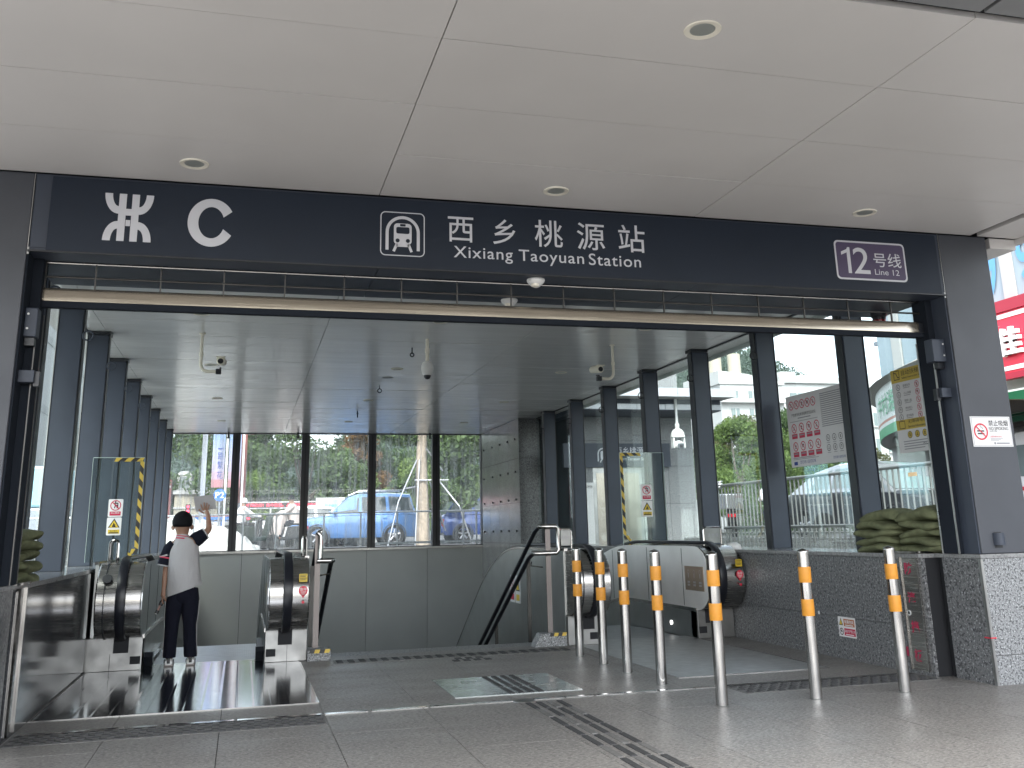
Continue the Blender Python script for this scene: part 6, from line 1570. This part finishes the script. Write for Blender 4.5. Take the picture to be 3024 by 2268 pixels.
# street tree with props
tk = thing('propped_tree', 'thick pale tree trunk held by steel props behind the right hand back windows', 'tree', (5.95, 33.6, ST))
mb = MB(); mb.tube([(5.95, 33.6, ST-0.1), (5.95, 33.6, 1.1), (5.93, 33.6, 2.4), (5.90, 33.6, 3.6), (5.94, 33.6, 5.2)], [0.27, 0.24, 0.215, 0.19, 0.16], 16); part('trunk', mb, M_barkpale, tk, smooth=True)
for pts in ([(5.05, 33.2, 2.2), (5.72, 33.5, 3.6)], [(5.30, 33.3, 2.62), (5.78, 33.45, 2.7)], [(5.62, 33.35, 2.90), (6.80, 33.35, 2.90)], [(7.15, 33.2, 2.0), (6.45, 33.5, 2.95)], [(6.9, 34.4, 1.2), (6.2, 33.6, 2.85)], [(5.62, 33.2, ST), (5.80, 33.4, 3.6)], [(5.05, 33.2, 2.2), (4.7, 33.2, ST)], [(7.15, 33.2, 2.0), (7.6, 33.2, ST)], [(6.0, 33.3, 4.0), (6.6, 33.3, 3.2)]):
    mb = MB(); mb.tube(pts, 0.028, 8); part('prop_pole', mb, M_rim, tk)
lm = MB(); rr_ = random.Random(31)
for c, r_ in (((5.3, 33.9, 4.7), (1.0, .8, .6)), ((6.9, 33.9, 4.2), (1.1, .8, .8)), ((7.4, 34.2, 3.3), (0.7, .6, .8)), ((6.9, 33.9, 2.6), (.45, .4, .4)), ((5.15, 33.9, 2.82), (.28, .25, .12)), ((5.45, 34, 2.84), (.3, .25, .12)), ((7.6, 34.2, 2.4), (.5, .4, .5)), ((5.9, 33.9, 5.6), (1.8, 1.2, .7)), ((4.6, 34.2, 5.2), (.9, .7, .6)), ((8.4, 34.2, 4.6), (1.0, .8, .9))):
    leaves(lm, rr_, c, r_, int(520*r_[0]*r_[2]/0.5)+120, 0.12)
part('crown', lm, LEAF['mid'], tk, fix=False)
def banner(label, x0, x1, z0, z1, y, chars, cz, polex):
    b = thing('banner', label, 'banner', ((x0+x1)/2, y, ST))
    mb = MB(); mb.box(polex-0.035, polex+0.035, y+0.02, y+0.09, ST, 6.4); part('pole', mb, M_wmetal, b)
    n = 10
    cols_ = [(0.62, 0.30, 0.33), (0.62, 0.45, 0.55), (0.55, 0.50, 0.64), (0.52, 0.52, 0.68), (0.48, 0.52, 0.70), (0.42, 0.51, 0.72), (0.34, 0.48, 0.72), (0.25, 0.42, 0.70), (0.18, 0.36, 0.66), (0.13, 0.32, 0.62)]
    mb = MB()
    for k in range(n):
        mb.mat(k); za = z0+(z1-z0)*k/n; zb = z0+(z1-z0)*(k+1)/n
        mb.quad((x0, y, za), (x1, y, za), (x1, y, zb), (x0, y, zb))
    part('cloth', mb, [mat('banner_print_%s' % ORD[k], tuple(c*0.62 for c in cols_[k]), 0.7) for k in range(n)], b, fix=False)
    mb = MB()
    for ch, z in zip(chars, cz): put_text(mb, ch, (0, y-0.006, 0), X1, Z1, x0+(x1-x0)*0.42, x0+(x1-x0)*0.90, z-(0.025 if ch == '一' else 0.13), z+(0.025 if ch == '一' else 0.13), bold=0.004)
    part('lettering', mb, M_blueprint, b, fix=False)
banner('tall blue and pink banner with four dark blue characters beyond the road', -1.155, -0.735, 2.85, 5.6, 36.0, '一路繁花', (4.20, 3.95, 3.63, 3.28), -0.67)
banner('second banner, partly hidden by the mullion, right of the white pole', -0.60, -0.18, 2.85, 5.6, 36.05, '企筑梦', (4.18, 3.85, 3.52), -0.10)
p2 = thing('parking_sign', 'round blue sign reading P2 on a grey pole beyond the road', 'sign', (-0.83, 35.6, ST))
mb = MB(); mb.cyl((-0.83, 35.6, 2.575), (-0.83, 35.63, 2.575), 0.208, n=32); part('disc', mb, mat('sign_blue', (0.02, 0.13, 0.62), 0.4), p2)
mb = put_text(MB(), 'P2', (0, 35.596, 0), X1, Z1, -0.975, -0.685, 2.475, 2.675, bold=0.01); part('lettering', mb, M_white, p2, fix=False)
mb = MB(); mb.cyl((-0.83, 35.66, ST), (-0.83, 35.66, 2.6), 0.03, n=8); part('pole', mb, M_grey, p2)
mb = MB(); mb.box(-1.53, -1.36, 36.4, 36.56, ST, 6.5); solo('steel_post', mb, M_grey, 'square grey steel post left of the tall banner', 'post', (-1.45, 36.48, ST))
tw = thing('sign_tower', 'red clad sign tower with a white edge behind the first mullion', 'tower', (-0.08, 37, ST))
mb = MB(); mb.box(-0.22, 0.02, 37, 37.4, 2.35, 6.5); part('red_cladding', mb, mat('tower_red', (0.36, 0.12, 0.10), 0.5), tw)
mb = MB(); mb.box(-0.30, -0.225, 37, 37.4, ST, 6.5); part('white_edge', mb, M_wmetal, tw)
mb = MB(); mb.box(-0.22, 0.0, 37.05, 37.35, ST, 2.35); part('base', mb, M_grey, tw)
def ped_light(label, x, y, z):
    t = thing('traffic_light', label, 'traffic light', (x, y, ST))
    mb = MB(); mb.box(x-0.03, x+0.03, y+0.02, y+0.08, ST, z); part('post', mb, M_grey, t)
    mb = MB(); mb.box(x-0.09, x+0.09, y, y+0.12, z-0.17, z+0.17); part('housing', mb, M_ledbk, t)
    mb = MB(); pdisc(mb, (0, y-0.004, 0), X1, Z1, x, z+0.085, 0.055, 14); pdisc(mb, (0, y-0.004, 0), X1, Z1, x, z-0.075, 0.06, 14); part('red_lamp', mb, M_led, t, fix=False)
ped_light('pedestrian light showing red between the dark tree belt and the railing', 0.17, 37.0, 1.88); ped_light('pedestrian light showing red left of the boy’s head', -1.98, 38.0, 2.18)
# white house and red building at the left
hs_ = thing('house', 'white house with a dark window and beige walls at the left of the back windows', 'house', (-2.4, 44, ST))
M_beige = mat('beige_tile_wall', (0.42, 0.38, 0.30), 0.7, var=(3, 0.06)); M_whitewall = mat('white_render', (0.50, 0.495, 0.485), 0.8, var=(1, 0.04))
mb = MB(); mb.box(-2.85, -1.1, 43.8, 46, ST, 2.95); part('beige_wall', mb, M_beige, hs_)
mb = MB(); mb.box(-2.92, -1.05, 43.70, 46.1, 2.952, 3.12); part('cornice', mb, M_whitewall, hs_); mb = MB(); mb.box(-2.88, -1.08, 43.76, 46.05, 2.35, 2.43); part('string_course', mb, M_whitewall, hs_)
mb = MB(); mb.box(-2.80, -2.22, 43.9, 45.9, 3.123, 3.75); mb.prism([(-2.85, 3.752), (-2.17, 3.752), (-2.36, 3.92), (-2.66, 3.92)], 43.85, 45.95, 1); part('dormer_wall', mb, M_whitewall, hs_)
mb = MB(); mb.box(-2.69, -2.31, 43.88, 43.899, 3.2, 3.68); wn_ = part('window', mb, M_carglass_lt, hs_)
mb = MB()
for (a, b, c, d) in ((-2.73, -2.69, 3.17, 3.71), (-2.31, -2.27, 3.17, 3.71), (-2.689, -2.311, 3.68, 3.71), (-2.689, -2.311, 3.17, 3.2)): mb.box(a, b, 43.86, 43.898, c, d)
part('window_frame', mb, M_whitewall, wn_)
mb = MB(); mb.box(-1.62, -1.18, 43.88, 45.9, 3.123, 3.7); part('attic_wall', mb, M_carglass_lt, hs_)
rb = thing('red_building', 'dark red building beside the white house at the left edge of the back windows', 'building', (-3.4, 44, ST))
mb = MB(); mb.box(-4.6, -2.98, 43.6, 46, ST, 3.55); part('wall', mb, mat('maroon_wall', (0.24, 0.06, 0.06), 0.6, var=(2, 0.1)), rb)
mb = MB(); mb.box(-3.25, -3.02, 43.58, 43.599, 3.2, 3.3); part('sign_strip', mb, M_white, rb)
hd = thing('site_hoarding', 'bright blue sheet hoarding along the far side of the road', 'hoarding', (-1.0, 41, ST))
M_hoard = mat('hoarding_blue', (0.03, 0.16, 0.48), 0.45)
for k in range(7):
    x = -2.0+0.30*k
    mb = MB(); mb.box(x, x+0.29, 41, 41.03, ST, 1.95); part('sheet', mb, M_hoard, hd)
mb = MB(); mb.box(-2.0, 0.1, 40.99, 41.04, 1.952, 2.02); part('top_strip', mb, mat('hoarding_red', (0.4, 0.08, 0.06), 0.5), hd)
# pale tall building outside the left glass
lb = thing('pale_building', 'pale building glimpsed through the gap in the left glass wall', 'building', (-9, 30, ST))
mb = MB(); mb.box(-20, -7.4, 30, 60, ST, 11); part('wall', mb, M_whitewall, lb)
for k in range(3):
    mb = MB(); mb.box(-20.02, -7.38, 29.95, 60.05, 3.2+2.6*k, 3.5+2.6*k); part('string_course', mb, M_conc, lb)
    for q in range(5):
        mb = MB(); mb.box(-9.2-2.2*q, -8.0-2.2*q, 29.93, 29.99, 1.5+2.6*k, 2.9+2.6*k); part('window', mb, M_carglass_lt, lb)
bs = thing('small_bus', 'small pale bus glimpsed at the foot of the left glass wall', 'bus', (-5.5, 27, ST))
mb = MB(); mb.box(-9, -4.3, 26, 28, ST+0.35, ST+1.2); part('lower_body', mb, M_grey, bs, bevel=0.06); mb = MB(); mb.box(-9, -4.3, 26.02, 27.98, ST+1.205, ST+2.2); part('upper_body', mb, mat('pale_cyan_paint', (0.3, 0.5, 0.58), 0.3), bs, bevel=0.06)
for x in (-8, -5.2):
    mb = MB(); mb.cyl((x, 25.98, ST+0.36), (x, 26.2, ST+0.36), 0.36, n=20); part('wheel', mb, M_tyre, bs)

# ================================================================ right side: kerb wall, fence, barrier
kw = thing('kerb_wall', 'low granite retaining wall under the railings on the right', 'wall', (8.5, 12, 0))
y = -20.0
while y < 22.6:
    mb = MB(); mb.box(8.405, 8.62, y, y+1.996, -0.03, 0.945); part('granite_block', mb, M_granite_lt, kw); y += 2
def rail_fence(name, label, x, y0, y1, zb, zt, pitch, rr, rails, m, postn=None):
    f = thing(name, label, 'fence' if name == 'fence' else 'barrier', (x, (y0+y1)/2, zb))
    for z in rails:
        mb = MB(); mb.tube([(x, y0, z), (x, y1, z)], rr if z == max(rails) else rr*0.7, 10); part('rail', mb, m, f, smooth=True)
    n = int((y1-y0)/pitch); bar_me = None
    for k in range(n+1):
        y = y0+pitch*k; big = postn and k % postn == 0
        mb = MB(); r_ = 0.024 if big else 0.013
        mb.cyl((x, y, zb), (x, y, zt-0.012), r_, n=6, caps=False)
        part('post' if big else 'bar', mb, m, f, smooth=True)
    return f
M_galv = mat('galvanised_steel', (0.22, 0.225, 0.22), 0.4, 0.4)
rail_fence('fence', 'tall steel bar fence standing on the granite wall right of the station', 8.5, 9.6, 16.6, 0.945, 1.868, 0.125, 0.026, (1.868, 1.02), M_galv, 10)
rail_fence('crowd_barrier', 'low steel barrier standing just outside the right glass wall', 7.2, 10.55, 13.95, 0.08, 1.118, 0.115, 0.022, (1.118, 0.22), M_galv, 14)
mb = MB(); mb.tube([(8.5+0.05*math.cos(R(a)), 16.55+0.05*math.sin(R(a)), 1.82+0.0012*a*0.1) for a in range(0, 1080, 30)], 0.016, 6); solo('rope_coil', mb, M_rim, 'grey cable wound round the left end of the tall fence', 'cable', (8.5, 16.55, 1.85))
mb = MB(); mb.box(8.455, 8.46, 10.93, 11.10, 1.725, 1.775); solo('orange_tag', mb, M_orange, 'small orange tag tied to the tall fence near its right end', 'tag', (8.458, 11.0, 1.75))

# ================================================================ lift kiosk
kk = thing('lift_kiosk', 'granite lift kiosk with a dark blue sign over a steel door outside the right glass', 'kiosk', (7.6, 19, 0))
KY = 18.0
mb = MB(); mb.box(6.15, 8.70, KY+0.03, 22.4, -0.03, 3.30); part('core', mb, M_gap, kk)
def kslab(x0, x1, z0, z1):
    mb = MB(); mb.box(x0+0.003, x1-0.003, KY, KY+0.028, z0+0.003, z1-0.003); part('granite_slab', mb, M_granite_lt, kk)
for (z0, z1) in ((-0.03, 0.8), (0.8, 1.6), (1.6, 2.33)):
    kslab(6.12, 6.55, z0, z1); kslab(7.58, 8.15, z0, z1); kslab(8.15, 8.72, z0, z1)
for (x0, x1) in ((6.12, 6.9), (6.9, 7.7), (7.7, 8.72)): kslab(x0, x1, 2.33, 2.83); kslab(x0, x1, 2.83, 3.30)
for (y0, y1) in ((KY+0.03, 19.4), (19.4, 20.9), (20.9, 22.4)):
    for (z0, z1) in ((-0.03, 1.1), (1.1, 2.2), (2.2, 3.3)):
        mb = MB(); mb.box(8.701, 8.73, y0+0.003, y1-0.003, z0+0.003, z1-0.003); part('granite_slab', mb, M_granite_lt, kk)
mb = MB(); mb.box(6.552, 7.578, KY+0.012, KY+0.028, 0, 2.32); part('door_frame', mb, M_stain_mat, kk)
for (a, b) in ((6.62, 7.062), (7.068, 7.51)):
    mb = MB(); mb.box(a, b, KY+0.004, KY+0.011, 0.01, 2.20); part('lift_door', mb, mat('bronze_steel', (0.42, 0.38, 0.33), 0.28, 0.9, var=(4, 0.1)), kk)
mb = MB(); mb.box(5.93, 8.17, KY-0.09, KY-0.003, 2.31, 2.77); sg_ = part('lift_sign', mb, M_steel_blue, kk)
O = (0, KY-0.093, 0)
mb = MB(); pring(mb, O, X1, Z1, 6.75, 2.56, 0.10, 0.125, 20, 0, 180); prect(mb, O, X1, Z1, 6.625, 6.65, 2.42, 2.56); prect(mb, O, X1, Z1, 6.85, 6.875, 2.42, 2.56); prect(mb, O, X1, Z1, 6.69, 6.81, 2.46, 2.62, 0.03); pline(mb, O, X1, Z1, [(6.71, 2.46), (6.68, 2.40)], 0.02); pline(mb, O, X1, Z1, [(6.79, 2.46), (6.82, 2.40)], 0.02)
put_text(mb, '西乡桃源站', O, X1, Z1, 7.0, 7.75, 2.54, 2.70); put_text(mb, 'Xixiang Taoyuan Station', O, X1, Z1, 7.0, 7.75, 2.42, 2.50, bold=0.01); part('lettering', mb, M_letter, sg_, fix=False)
mb = MB(); mb.box(5.95, 8.98, 16.55, 22.6, 3.53, 3.67); cn_ = part('canopy_slab', mb, M_conc, kk)
for k in range(5):
    mb = MB(); mb.box(5.95+0.607*k, 5.95+0.607*k+0.60, 16.52, 16.548, 3.52, 3.68); part('fascia_panel', mb, mat('pale_alu_fascia', (0.48, 0.50, 0.53), 0.35, 0.4), cn_)
mb = MB(); mb.box(5.95, 8.88, 17.0, 22.5, 3.31, 3.53); part('soffit_step', mb, M_steel_blue, kk)
for k in range(5):
    mb = MB(); mb.box(5.95+0.585*k, 5.95+0.585*k+0.575, 16.97, 16.998, 3.33, 3.43); part('fascia_panel', mb, MATS['pale_alu_fascia'], kk)
mb = MB(); mb.box(7.1, 8.55, 18.2, 21.5, 3.675, 4.6); part('lift_head', mb, M_granite_lt, kk)
tb = thing('timetable_board', 'white timetable board with purple panels on the kiosk wall', 'notice board', (6.3, KY-0.02, 1.2))
mb = MB(); mb.box(6.13, 6.54, KY-0.012, KY-0.002, 0.85, 2.02); part('board', mb, M_paper, tb)
mb = put_text(MB(), '本站首末车时刻', (0, KY-0.0135, 0), X1, Z1, 6.15, 6.52, 1.91, 1.97, bold=0.01); prect(mb, (0, KY-0.0135, 0), X1, Z1, 6.15, 6.40, 1.72, 1.735); part('lettering', mb, M_ink, tb, fix=False)
for (a, b) in ((1.42, 1.60), (1.0, 1.16)):
    mb = MB(); prect(mb, (0, KY-0.0135, 0), X1, Z1, 6.17, 6.38, a, b); part('purple_panel', mb, mat('purple_print', (0.22, 0.13, 0.32), 0.5), tb, fix=False)
pz = thing('dome_camera', 'large white pan and tilt camera hanging from the lift kiosk canopy', 'camera', (7.93, 16.9, 3.31))
px_, py_ = 7.905, 16.94
mb = MB(); mb.cyl((px_, py_, 3.53), (px_, py_, 3.02), 0.025, n=12); part('pole', mb, M_white, pz, smooth=True)
mb = MB(); mb.lathe([(0.035, 0.0), (0.045, -0.02), (0.035, -0.10), (0.045, -0.12)], (px_, py_, 3.06), 16); part('collar', mb, M_white, pz, smooth=True)
mb = MB(); mb.lathe([(0.03, 0.17), (0.085, 0.14), (0.125, 0.08), (0.138, 0.0), (0.130, -0.008), (0.0, -0.01)], (px_, py_, 2.80), 26); part('cap', mb, M_white, pz, smooth=True)
for sx in (-1, 1):
    mb = MB(); mb.box(px_+sx*0.092, px_+sx*0.122, py_-0.07, py_+0.07, 2.59, 2.79); part('yoke_arm', mb, M_white, pz, bevel=0.012)
mb = MB(); mb.lathe([(0.0, -0.115), (0.06, -0.11), (0.088, -0.06), (0.09, 0.06), (0.06, 0.10), (0, 0.11)], (px_, py_, 2.655), 20, (0, 1, 0.25)); part('camera_ball', mb, M_white, pz, smooth=True)
mb = MB(); mb.box(px_-0.07, px_+0.07, py_-0.135, py_-0.10, 2.56, 2.68); ff_ = part('face_plate', mb, mat('grey_face', (0.10, 0.11, 0.12), 0.3), pz, bevel=0.02)
mb = MB(); mb.box(px_-0.035, px_+0.035, py_-0.142, py_-0.1355, 2.59, 2.65); part('lens_window', mb, M_gap, ff_)

# ================================================================ right side buildings
ap = thing('white_apartments', 'white stepped apartment house with twin roof tanks before the wooded hill', 'building', (60, 112, ST))
def win_grid(parent, face, a0, a1, z0, z1, nx, nz, pos, frac=0.55, m=M_carglass_lt):
    for i in range(nx):
        for j in range(nz):
            ca = a0+(a1-a0)*(i+0.5)/nx; cz_ = z0+(z1-z0)*(j+0.5)/nz; hw_ = (a1-a0)/nx*frac/2; hz = (z1-z0)/nz*frac/2
            mb = MB()
            if face == 'y': mb.box(ca-hw_, ca+hw_, pos-0.12, pos-0.02, cz_-hz, cz_+hz)
            else: mb.box(pos-0.12, pos-0.02, ca-hw_, ca+hw_, cz_-hz, cz_+hz)
            w_ = part('window', mb, m, parent)
            mb = MB()
            if face == 'y': mb.box(ca-hw_*1.12, ca+hw_*1.12, pos-0.3, pos-0.125, cz_-hz*1.22, cz_-hz*1.03); mb.box(ca-0.06, ca+0.06, pos-0.16, pos-0.121, cz_-hz, cz_+hz)
            else: mb.box(pos-0.3, pos-0.125, ca-hw_*1.12, ca+hw_*1.12, cz_-hz*1.22, cz_-hz*1.03); mb.box(pos-0.16, pos-0.121, ca-0.06, ca+0.06, cz_-hz, cz_+hz)
            part('window_sill', mb, M_whitewall, w_)
mb = MB(); mb.box(57.6, 66.5, 110, 120, ST, 18.6); mb.prism([(57.4, 18.602), (66.7, 18.602), (66.7, 18.9), (61.5, 19.9), (57.4, 20.3)], 109.8, 120.2, 1); part('wall', mb, M_whitewall, ap)
mb = MB(); mb.box(57.3, 66.8, 109.2, 109.9, 16.2, 16.6); mb.box(57.3, 66.8, 109.2, 109.9, 13.4, 13.8); part('balcony_slab', mb, M_whitewall, ap)
win_grid(ap, 'y', 58.2, 66, 13.9, 18.4, 3, 2, 110, 0.42)
for x in (59.2, 62.0):
    mb = MB(); mb.lathe([(0.85, 0), (0.85, 3.0), (0.0, 3.05)], (x, 114, 20.2), 16); part('roof_tank', mb, M_beige, ap, smooth=True)
a2 = thing('white_apartments', 'long white apartment block with large windows behind the prohibition notice board', 'building', (72, 112, ST))
mb = MB(); mb.box(67.5, 78.6, 112, 126, ST, 19.2); part('wall', mb, M_whitewall, a2)
mb = MB(); mb.prism([(67.2, 19.202), (79.0, 19.202), (79.0, 19.6), (73, 20.4), (67.2, 20.0)], 111.6, 126, 1); part('roof_edge', mb, M_conc, a2)
win_grid(a2, 'y', 68, 78.3, 8, 18.6, 3, 3, 112, 0.6)
mb = MB(); mb.box(68.2, 70.4, 113, 115, 20.2, 20.9); mb.box(75.2, 76.6, 114, 116, 20.2, 21.3); part('roof_hut', mb, M_whitewall, a2)
a3 = thing('white_apartments', 'pale flat topped block between the apartment block and the round shop canopy', 'building', (84, 112, ST))
mb = MB(); mb.box(80.5, 92, 114, 128, ST, 18.2); mb.box(83, 86, 116, 120, 18.21, 20.6); part('wall', mb, M_whitewall, a3)
mb = MB(); mb.box(80.2, 92.3, 113.6, 128, 17.2, 17.8); part('roof_edge', mb, M_conc, a3)
win_grid(a3, 'y', 81, 91.5, 6, 16.5, 4, 3, 114, 0.5)
# round shop canopy
cpy = thing('shop_canopy', 'curved white and green shop canopy with green script beyond the right fence', 'canopy', (16.5, 20, 3))
import itertools
def circ(p1, p2, p3):
    ax, ay = p1; bx_, by = p2; cx, cy_ = p3
    d = 2*(ax*(by-cy_)+bx_*(cy_-ay)+cx*(ay-by))
    ux = ((ax*ax+ay*ay)*(by-cy_)+(bx_*bx_+by*by)*(cy_-ay)+(cx*cx+cy_*cy_)*(ay-by))/d
    uy = ((ax*ax+ay*ay)*(cx-bx_)+(bx_*bx_+by*by)*(ax-cx)+(cx*cx+cy_*cy_)*(bx_-ax))/d
    return ux, uy, math.hypot(ax-ux, ay-uy)
CX, CY_, CR = 28.76, 12.3, 16.0
zB, zT = 3.13, 4.27
def arc(r, z, a0=112, a1=173, n=48): return [(CX+r*math.cos(R(a0+(a1-a0)*i/n)), CY_+r*math.sin(R(a0+(a1-a0)*i/n)), z) for i in range(n+1)]
M_canw = mat('canopy_white', (0.66, 0.69, 0.66), 0.45); M_cang = mat('canopy_green', (0.03, 0.30, 0.12), 0.4); M_canr = mat('canopy_brick_red', (0.42, 0.14, 0.08), 0.45); M_lou = mat('louvred_soffit', (0.30, 0.27, 0.24), 0.6)
bands = [(zB, zB+0.22, M_cang), (zB+0.22, zB+0.30, M_canw), (zB+0.30, zB+0.36, M_canr), (zB+0.36, zT, M_canw)]
for za, zb, m_ in bands:
    mb = MB(); mb.strip(arc(CR, za), arc(CR, zb)); part('fascia_band', mb, m_, cpy, smooth=True, fix=False)
mb = MB(); mb.strip(arc(CR+0.22, zT+0.06), arc(CR, zT)); mb.strip(arc(CR+0.22, zT+0.06), arc(CR-0.3, zT+0.30)); part('roof_edge', mb, M_lou, cpy, smooth=True, fix=False)
for k in range(22):
    r0 = CR-0.30*k-0.02; 
    mb = MB(); mb.strip(arc(r0, zB+0.01+0.0*k), arc(r0-0.27, zB+0.05)); part('soffit_ring', mb, M_lou, cpy, smooth=True, fix=False)
mb = MB(); mb.strip(arc(CR-0.03, zB+0.10), arc(CR-6.5, zB+0.12)); part('soffit_backing', mb, M_lou, cpy, fix=False)
tm = MB(); v, f = text_mesh('中村湘菜', 0.01)
xa = min(p[0] for p in v); xb = max(p[0] for p in v); ya = min(p[1] for p in v); yb = max(p[1] for p in v)
vs = []
for p in v:
    a = R(149+11*(p[0]-xa)/(xb-xa)); z = zB+0.46+0.50*(p[1]-ya)/(yb-ya)
    vs.append((CX+(CR+0.02)*math.cos(a), CY_+(CR+0.02)*math.sin(a), z))
tm.add(vs, f); part('lettering', tm, M_cang, cpy, fix=False)
mb = MB(); mb.strip(arc(CR-0.4, zT+0.31, 160, 166.5, 12), arc(CR-0.6, zT+0.95, 160, 166.5, 12)); part('upper_green_band', mb, M_cang, cpy, smooth=True, fix=False)
mb = MB(); mb.strip(arc(CR-0.39, zT+0.31, 164.6, 165.4, 3), arc(CR-0.59, zT+0.95, 164.6, 165.4, 3)); part('white_band', mb, M_white, cpy, fix=False)
# shop building with towers of windows and the red sign
sbld = thing('shop_building', 'tall tiled building with blue lettered windows and a green shop awning at the right edge', 'building', (22, 16, ST))
M_tilew = mat('grey_tile_facade', (0.40, 0.40, 0.39), 0.6, var=(2, 0.06)); M_bluewin = mat('pale_blue_window', (0.26, 0.33, 0.37), 0.12, spec=0.7)
mb = MB(); mb.box(17.4, 40, -6, 23.4, ST, 30); part('wall', mb, M_tilew, sbld)
for j in range(7):
    y0 = 19.3-1.35*j
    for k in range(4):
        z0 = 6.2+2.8*k
        mb = MB(); mb.box(17.28, 17.395, y0-0.98, y0, z0, z0+2.65); w_ = part('window', mb, M_bluewin, sbld)
        mb = MB(); mb.box(17.26, 17.279, y0-0.52, y0-0.47, z0, z0+2.65); mb.box(17.26, 17.279, y0-0.98, y0, z0+1.3, z0+1.36); part('window_bar', mb, M_greyprint, w_)
    for z0 in (6.2, 7.6, 9.0, 10.4, 11.8):
        mb = MB(); mb.box(17.22, 17.395, y0-1.34, y0-0.99, z0+0.01, z0+1.39); part('facade_tile', mb, M_tilew, sbld)
for j in range(4):
    y0 = 23.35-1.05*j
    for k in range(5):
        z0 = 4.9+2.0*k
        mb = MB(); mb.box(17.30, 17.395, y0-0.62, y0, z0, z0+1.9); part('window', mb, M_bluewin, sbld)
        mb = MB(); mb.box(17.25, 17.395, y0-1.03, y0-0.66, z0, z0+1.9); part('facade_tile', mb, M_tilew, sbld)
mb = MB(); put_text(mb, '99E', (17.25, 0, 0), (0, -1, 0), Z1, -17.8, -16.4, 6.5, 7.6, bold=0.03); put_text(mb, 'E9', (17.25, 0, 0), (0, -1, 0), Z1, -19.15, -18.45, 6.4, 7.9, bold=0.03); part('blue_lettering', mb, mat('sky_blue_letter', (0.10, 0.30, 0.55), 0.4), sbld, fix=False)
mb = MB(); mb.box(14.9, 17.39, 6, 19.0, 3.45, 3.65); part('green_awning', mb, mat('awning_green', (0.01, 0.12, 0.055), 0.5), sbld)
mb = MB(); mb.prism([(14.9, 3.45), (14.9, 3.05), (15.0, 3.05), (17.3, 3.44)], 6, 19.0, 1); part('awning_skirt', mb, MATS['awning_green'], sbld)
rsg = thing('shop_sign', 'red shop sign with a raised white character at the right edge of the photo', 'sign', (16.9, 14, 4.3))
mb = MB(); mb.box(16.95, 17.2, 8, 19.0, 4.3, 6.05); part('sign_box', mb, M_redbr, rsg)
mb = MB(); mb.box(16.9, 16.949, 8, 19.0, 5.85, 6.12); mb.box(16.9, 16.949, 8, 19.0, 4.28, 4.42); part('sign_edge', mb, mat('deep_red', (0.32, 0.01, 0.03), 0.4), rsg)
mb = MB(); mb.box(16.93, 16.949, 8, 19.0, 5.70, 5.80); mb.box(16.93, 16.949, 8, 19.0, 4.48, 4.58); part('white_band', mb, M_white, rsg)
mb = put_text(MB(), '佳', (16.84, 0, 0), (0, -1, 0), Z1, -18.38, -17.66, 4.80, 5.46, bold=0.03, depth=0.10); part('raised_character', mb, M_white, rsg, fix=False)
for k in range(3):
    mb = MB(); mb.box(15.2+0.6*k, 15.35+0.6*k, 8, 19.0, 3.66, 3.74); part('neon_tube', mb, M_white, rsg)
pole = thing('street_lamp', 'street lamp on a pole rising beside the round shop canopy', 'street lamp', (19.5, 26.4, ST))
mb = MB(); mb.tube([(19.9, 26.6, ST), (19.9, 26.6, 8.2)], [0.09, 0.06], 10); part('pole', mb, M_wmetal, pole)
mb = MB(); mb.box(19.2, 19.9, 25.9, 26.1, 6.6, 6.72); part('lamp_head', mb, M_grey, pole)
mb = MB(); mb.box(18.45, 18.85, 27.0, 27.2, 5.6, 5.75); mb.cyl((18.65, 27.1, 5.75), (18.9, 27.1, 6.1), 0.03, n=6)
